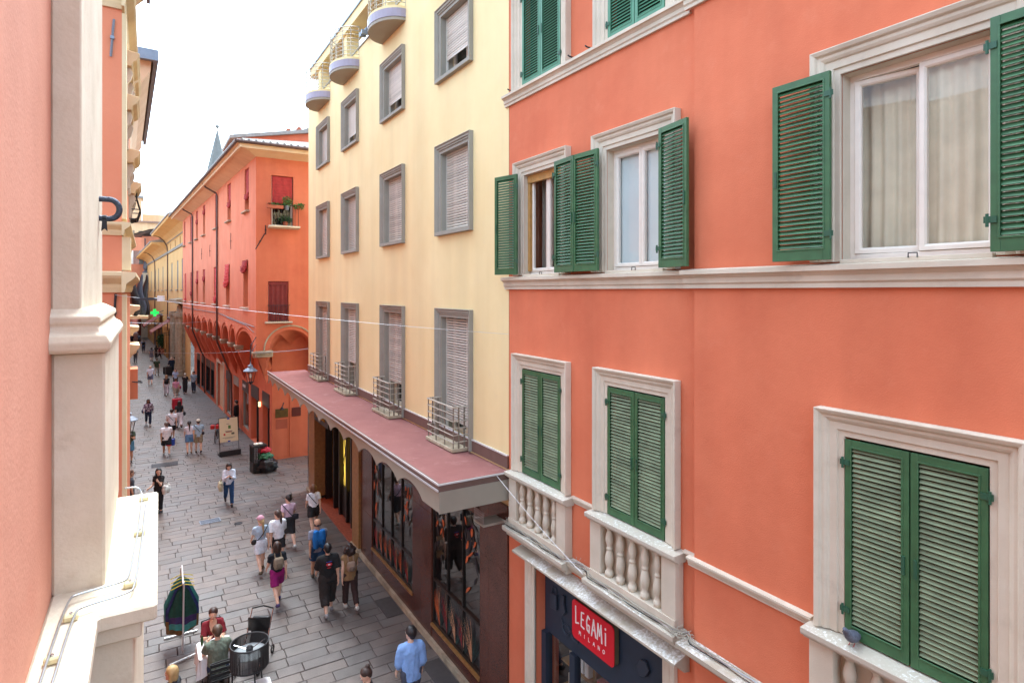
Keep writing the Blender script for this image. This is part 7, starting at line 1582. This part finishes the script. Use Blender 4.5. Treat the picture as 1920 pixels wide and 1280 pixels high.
# --- middle distance
p = person('heavy man in a white shirt and black shorts with red hems walking away', GP(312, 853), 2, 1.70, far=1, skin='skin_tan', pose=walk(1), top=dict(kind='tee', c=(236, 236, 242), hem=-.12, loose=.035), bottom=dict(kind='shorts', c=(30, 36, 44), len=.46, loose=.03), shoes=(200, 198, 192), hair=('short', (92, 80, 72)), build=1.16)
for s in 'lr':
    q = p.J[s + 'hip'] + (p.J[s + 'knee'] - p.J[s + 'hip']) * .88; r_ = .118
    mb = MB(); c = p.W(q)[0]; mb.lathe([(r_, -.03), (r_ + .002, .025)], tuple(c), 14); mb.build('red_hem', 'caution_red', p.root)
w = p.W(p.J['rwr'])[0]; bgo = thing('carrier_bag', 'blue and white carrier bag held by the heavy man in white', 'bag', (w[0] + .02, w[1], w[2] - .5)); MB().box(w[0] - .09, w[0] + .16, w[1] - .06, w[1] + .06, w[2] - .50, w[2] - .16).build('pouch', 'blue_paint', bgo, bevel=.02); MB().box(w[0] - .13, w[0] - .0901, w[1] - .055, w[1] + .055, w[2] - .48, w[2] - .17).build('side', 'sign_white', bgo); MB().tube([(w[0] - .06, w[1], w[2] - .16), (w[0] + .0, w[1], w[2] - .08), (w[0] + .1, w[1], w[2] - .16)], .008, 5).build('handle', 'blue_paint', bgo)
p = person('man in a white shirt with a dark strap across his back walking away', GP(322, 823), 0, 1.72, far=1, pose=walk(-1), top=dict(kind='tee', c=(236, 236, 242), hem=-.12, loose=.035), bottom=dict(kind='shorts', c=BLK, len=.47, loose=.028), shoes=(196, 196, 196), hair=('short', (50, 40, 36)), build=1.06); crossbody(p, 'dark strap bag across the back of the man in white', (50, 52, 60), 1, small=True)
p = person('woman with long black hair, black top and white trousers walking away', GP(336, 802), 2, 1.66, far=1, pose=walk(1), top=dict(kind='tee', c=BLK, hem=.0, loose=.02), bottom=dict(kind='trousers', c=(224, 224, 228), len=.97, loose=.05), hair=('long', (28, 24, 24)), female=True); tote(p, 'dark handbag on the woman in white trousers', (40, 38, 44), 1, -.02, (.05, .1, .09))
p = person('woman in a pale top and denim shorts walking away beside the man in a cap', GP(355, 850), 0, 1.66, far=1, pose=walk(-1, lh=-8, rh=8), top=dict(kind='tee', c=(226, 222, 232), hem=.03, loose=.016), bottom=dict(kind='shorts', c=(98, 140, 184), len=.36, loose=.02), shoes=(130, 96, 76), hair=('pony', (36, 30, 30)), female=True)
p = person('man in a pale blue shirt, beige shorts and white cap walking away', GP(372, 848), 2, 1.70, far=1, pose=walk(1, lh=8, rh=-8), top=dict(kind='tee', c=(168, 194, 214), hem=-.1, loose=.03), bottom=dict(kind='shorts', c=(150, 140, 116), len=.46, loose=.028), shoes=(50, 44, 42), hair=('short', (70, 60, 54)), hat=(220, 212, 196)); crossbody(p, 'black strap bag across the back of the man in the white cap', BLK, 1, small=True)
p = person('woman in a plaid shirt and jeans walking towards us', GP(278, 797), 182, 1.66, far=1, skin='skin_brown', pose=walk(1, la=16, ra=16), top=dict(kind='long', c='cloth_plaid', hem=-.04, loose=.028), bottom=dict(kind='trousers', c=(34, 46, 70), len=.96), shoes=(206, 204, 204), hair=('long', (30, 24, 24)), female=True); tote(p, 'dark blue handbag carried by the woman in the plaid shirt', (36, 48, 88), 1, .02, (.05, .12, .09))
p = person('woman with long fair hair, dark top and white trousers walking away', GP(312, 741), 0, 1.66, far=1, pose=walk(1), top=dict(kind='tank', c=(44, 44, 50), hem=.0), bottom=dict(kind='trousers', c=(222, 222, 230), len=.97, loose=.03), hair=('long', (164, 128, 92)), female=True); backpack(p, 'black backpack on the fair haired woman', (26, 26, 28), (.13, .07, .17), .06)
p = person('woman with curly brown hair and pale blue shirt facing us', GP(329, 727), 175, 1.62, far=1, pose=dict(STAND, le=70, re=70, ls=15, rs=15), top=dict(kind='tee', c=(178, 194, 220), hem=-.08), bottom=dict(kind='trousers', c=(60, 56, 60), len=.95), hair=('bob', (110, 70, 54)), female=True)
p = person('woman in a pink shirt and beige shorts pulling the red suitcase', GP(330, 748), 4, 1.62, far=1, pose=walk(-1), top=dict(kind='tee', c=(216, 150, 172), hem=-.08, loose=.026), bottom=dict(kind='shorts', c=(176, 158, 140), len=.48, loose=.03), hair=('short', (96, 64, 50)), build=1.08, female=True); tote(p, 'pink handbag on the woman in the pink shirt', (160, 54, 88), 1, .04, (.05, .1, .1))
p = person('woman with white hair dressed in black with a pale scarf', GP(347, 738), -30, 1.66, far=1, pose=dict(STAND, ls=20, le=70, rs=15, re=70), top=dict(kind='tee', c=BLK, hem=-.2, loose=.04), bottom=dict(kind='trousers', c=BLK, len=.96, loose=.03), shoes=(200, 198, 196), hair=('short', (206, 196, 176)), female=True)
ptube(p, 'scarf', p.root, [(-.1, -.1, p.J['neck'][2] - .02), (0, -.13, p.J['neck'][2] - .0), (.12, -.09, p.J['neck'][2] - .04), (.16, .04, p.J['chest'][2] + .05), (.1, .15, p.J['chest'][2] - .05), (.05, .16, p.J['chest'][2] - .2)], .035, cmat((206, 186, 160)))
p = person('man in a grey shirt and dark trousers standing by the arcade shops', GP(363, 736), 150, 1.76, far=1, skin='skin_tan', pose=dict(STAND, rs=12, re=60), top=dict(kind='tee', c=(158, 170, 180), hem=-.08, loose=.026), bottom=dict(kind='trousers', c=(44, 52, 70), len=.96), hair=('short', (44, 36, 32)), look=-20); crossbody(p, 'dark shoulder bag on the man in the grey shirt', (60, 60, 66), -1)
p = person('man in black standing in the dark red doorway', GP(443, 806), 60, 1.78, far=1, pose=STAND, top=dict(kind='long', c=(24, 24, 26), hem=-.12, loose=.025), bottom=dict(kind='trousers', c=(24, 24, 26), len=.96), shoes=(22, 22, 22), hair=('short', (28, 24, 22)))
p = person('bald man in a white shirt and grey shorts walking away', GP(282, 722), 0, 1.74, far=1, pose=walk(1), top=dict(kind='tee', c=(234, 236, 244), hem=-.1, loose=.03), bottom=dict(kind='shorts', c=(110, 118, 142), len=.46, loose=.028), shoes=(170, 130, 110), hair=('bald', (150, 120, 104)), build=1.08)
p = person('man in a dark green shirt and pale trousers walking away', GP(294, 704), -5, 1.74, far=1, pose=walk(-1), top=dict(kind='tee', c=(58, 70, 50), hem=-.1, loose=.035), bottom=dict(kind='trousers', c=(176, 168, 156), len=.9), hair=('short', (90, 70, 56)), build=1.12)
p = person('man in grey with a rucksack walking away on the left', GP(254, 680), 0, 1.74, far=1, pose=walk(1), top=dict(kind='tee', c=(96, 98, 108), hem=-.08), bottom=dict(kind='trousers', c=(100, 100, 110), len=.96), hair=('short', (50, 44, 40))); backpack(p, 'grey rucksack on the man in grey', (78, 80, 90), (.15, .08, .2))
p = person('woman in a grey sleeveless dress walking away', GP(284, 677), 0, 1.66, far=1, pose=walk(-1), top=dict(kind='tank', c=(128, 126, 138), hem=.0, loose=.03), bottom=dict(kind='skirt', c=(128, 126, 138), len=.5, wide=.2), hair=('bob', (60, 46, 40)), female=True)
p = person('woman in a dark red top and black trousers facing the shops', GP(299, 673), -70, 1.66, far=1, pose=walk(1, le=80, re=80), top=dict(kind='tank', c=(112, 34, 40), hem=-.05), bottom=dict(kind='trousers', c=BLK, len=.96), hair=('short', (40, 32, 30)), female=True)
p = person('person in black beside the woman in the dark red top', GP(293, 673), -40, 1.68, far=1, pose=STAND, top=dict(kind='tee', c=BLK), bottom=dict(kind='trousers', c=BLK, len=.96), hair=('long', (36, 28, 26)))
p = person('man in a dark suit standing over the black cases', GP(322, 703), 20, 1.78, far=1, pose=dict(STAND, ls=25, rs=20, le=30), top=dict(kind='long', c=(34, 42, 62), hem=-.16, loose=.03), bottom=dict(kind='trousers', c=(30, 34, 48), len=.96), hair=('bald', (120, 96, 82)))
p = person('person in black handing something to the man in the dark suit', GP(328, 694), 100, 1.74, far=1, pose=dict(STAND, ls=40, le=50, rs=35, re=50), top=dict(kind='tee', c=(28, 28, 30)), bottom=dict(kind='trousers', c=(28, 28, 30), len=.96), hair=('short', (70, 50, 42)))
p = person('man in a pale blue shirt with a black backpack far up the street', GP(269, 661), 0, 1.76, far=2, pose=walk(1), top=dict(kind='tee', c=(108, 136, 186), hem=-.1), bottom=dict(kind='trousers', c=(56, 62, 84), len=.96), hair=('short', (120, 110, 100))); backpack(p, 'black backpack on the man in pale blue far up the street', (28, 30, 38), (.15, .08, .2))
p = person('man in shorts with a grey rucksack far up the street', GP(261, 647), 0, 1.76, far=2, pose=walk(-1), top=dict(kind='tee', c=(140, 132, 120), hem=-.08), bottom=dict(kind='shorts', c=(60, 56, 60), len=.44), hair=('short', (44, 38, 36))); backpack(p, 'grey blue rucksack on the man in shorts far up the street', (96, 110, 132), (.16, .08, .22))
p = person('person with a dark blue rucksack far up the street on the left', GP(247, 648), 0, 1.72, far=2, pose=walk(1), top=dict(kind='tee', c=(46, 50, 66), hem=-.08), bottom=dict(kind='shorts', c=(40, 40, 52), len=.44), hair=('long', (40, 32, 30))); backpack(p, 'dark blue rucksack far up the street on the left', (40, 46, 70), (.15, .08, .2))
p = person('farthest walker in pale trousers at the end of the street', GP(246, 617), 0, 1.74, far=2, pose=walk(1), top=dict(kind='tee', c=(110, 104, 104)), bottom=dict(kind='trousers', c=(186, 176, 164), len=.96), hair=('short', (60, 50, 46)))
p = person('man in a beige shirt half hidden along the left house fronts', GP(242, 713), -60, 1.74, far=1, pose=dict(STAND, ls=30, le=70), top=dict(kind='tee', c=(196, 172, 134), hem=-.08), bottom=dict(kind='trousers', c=(70, 56, 50), len=.95), hair=('short', (60, 46, 40)))
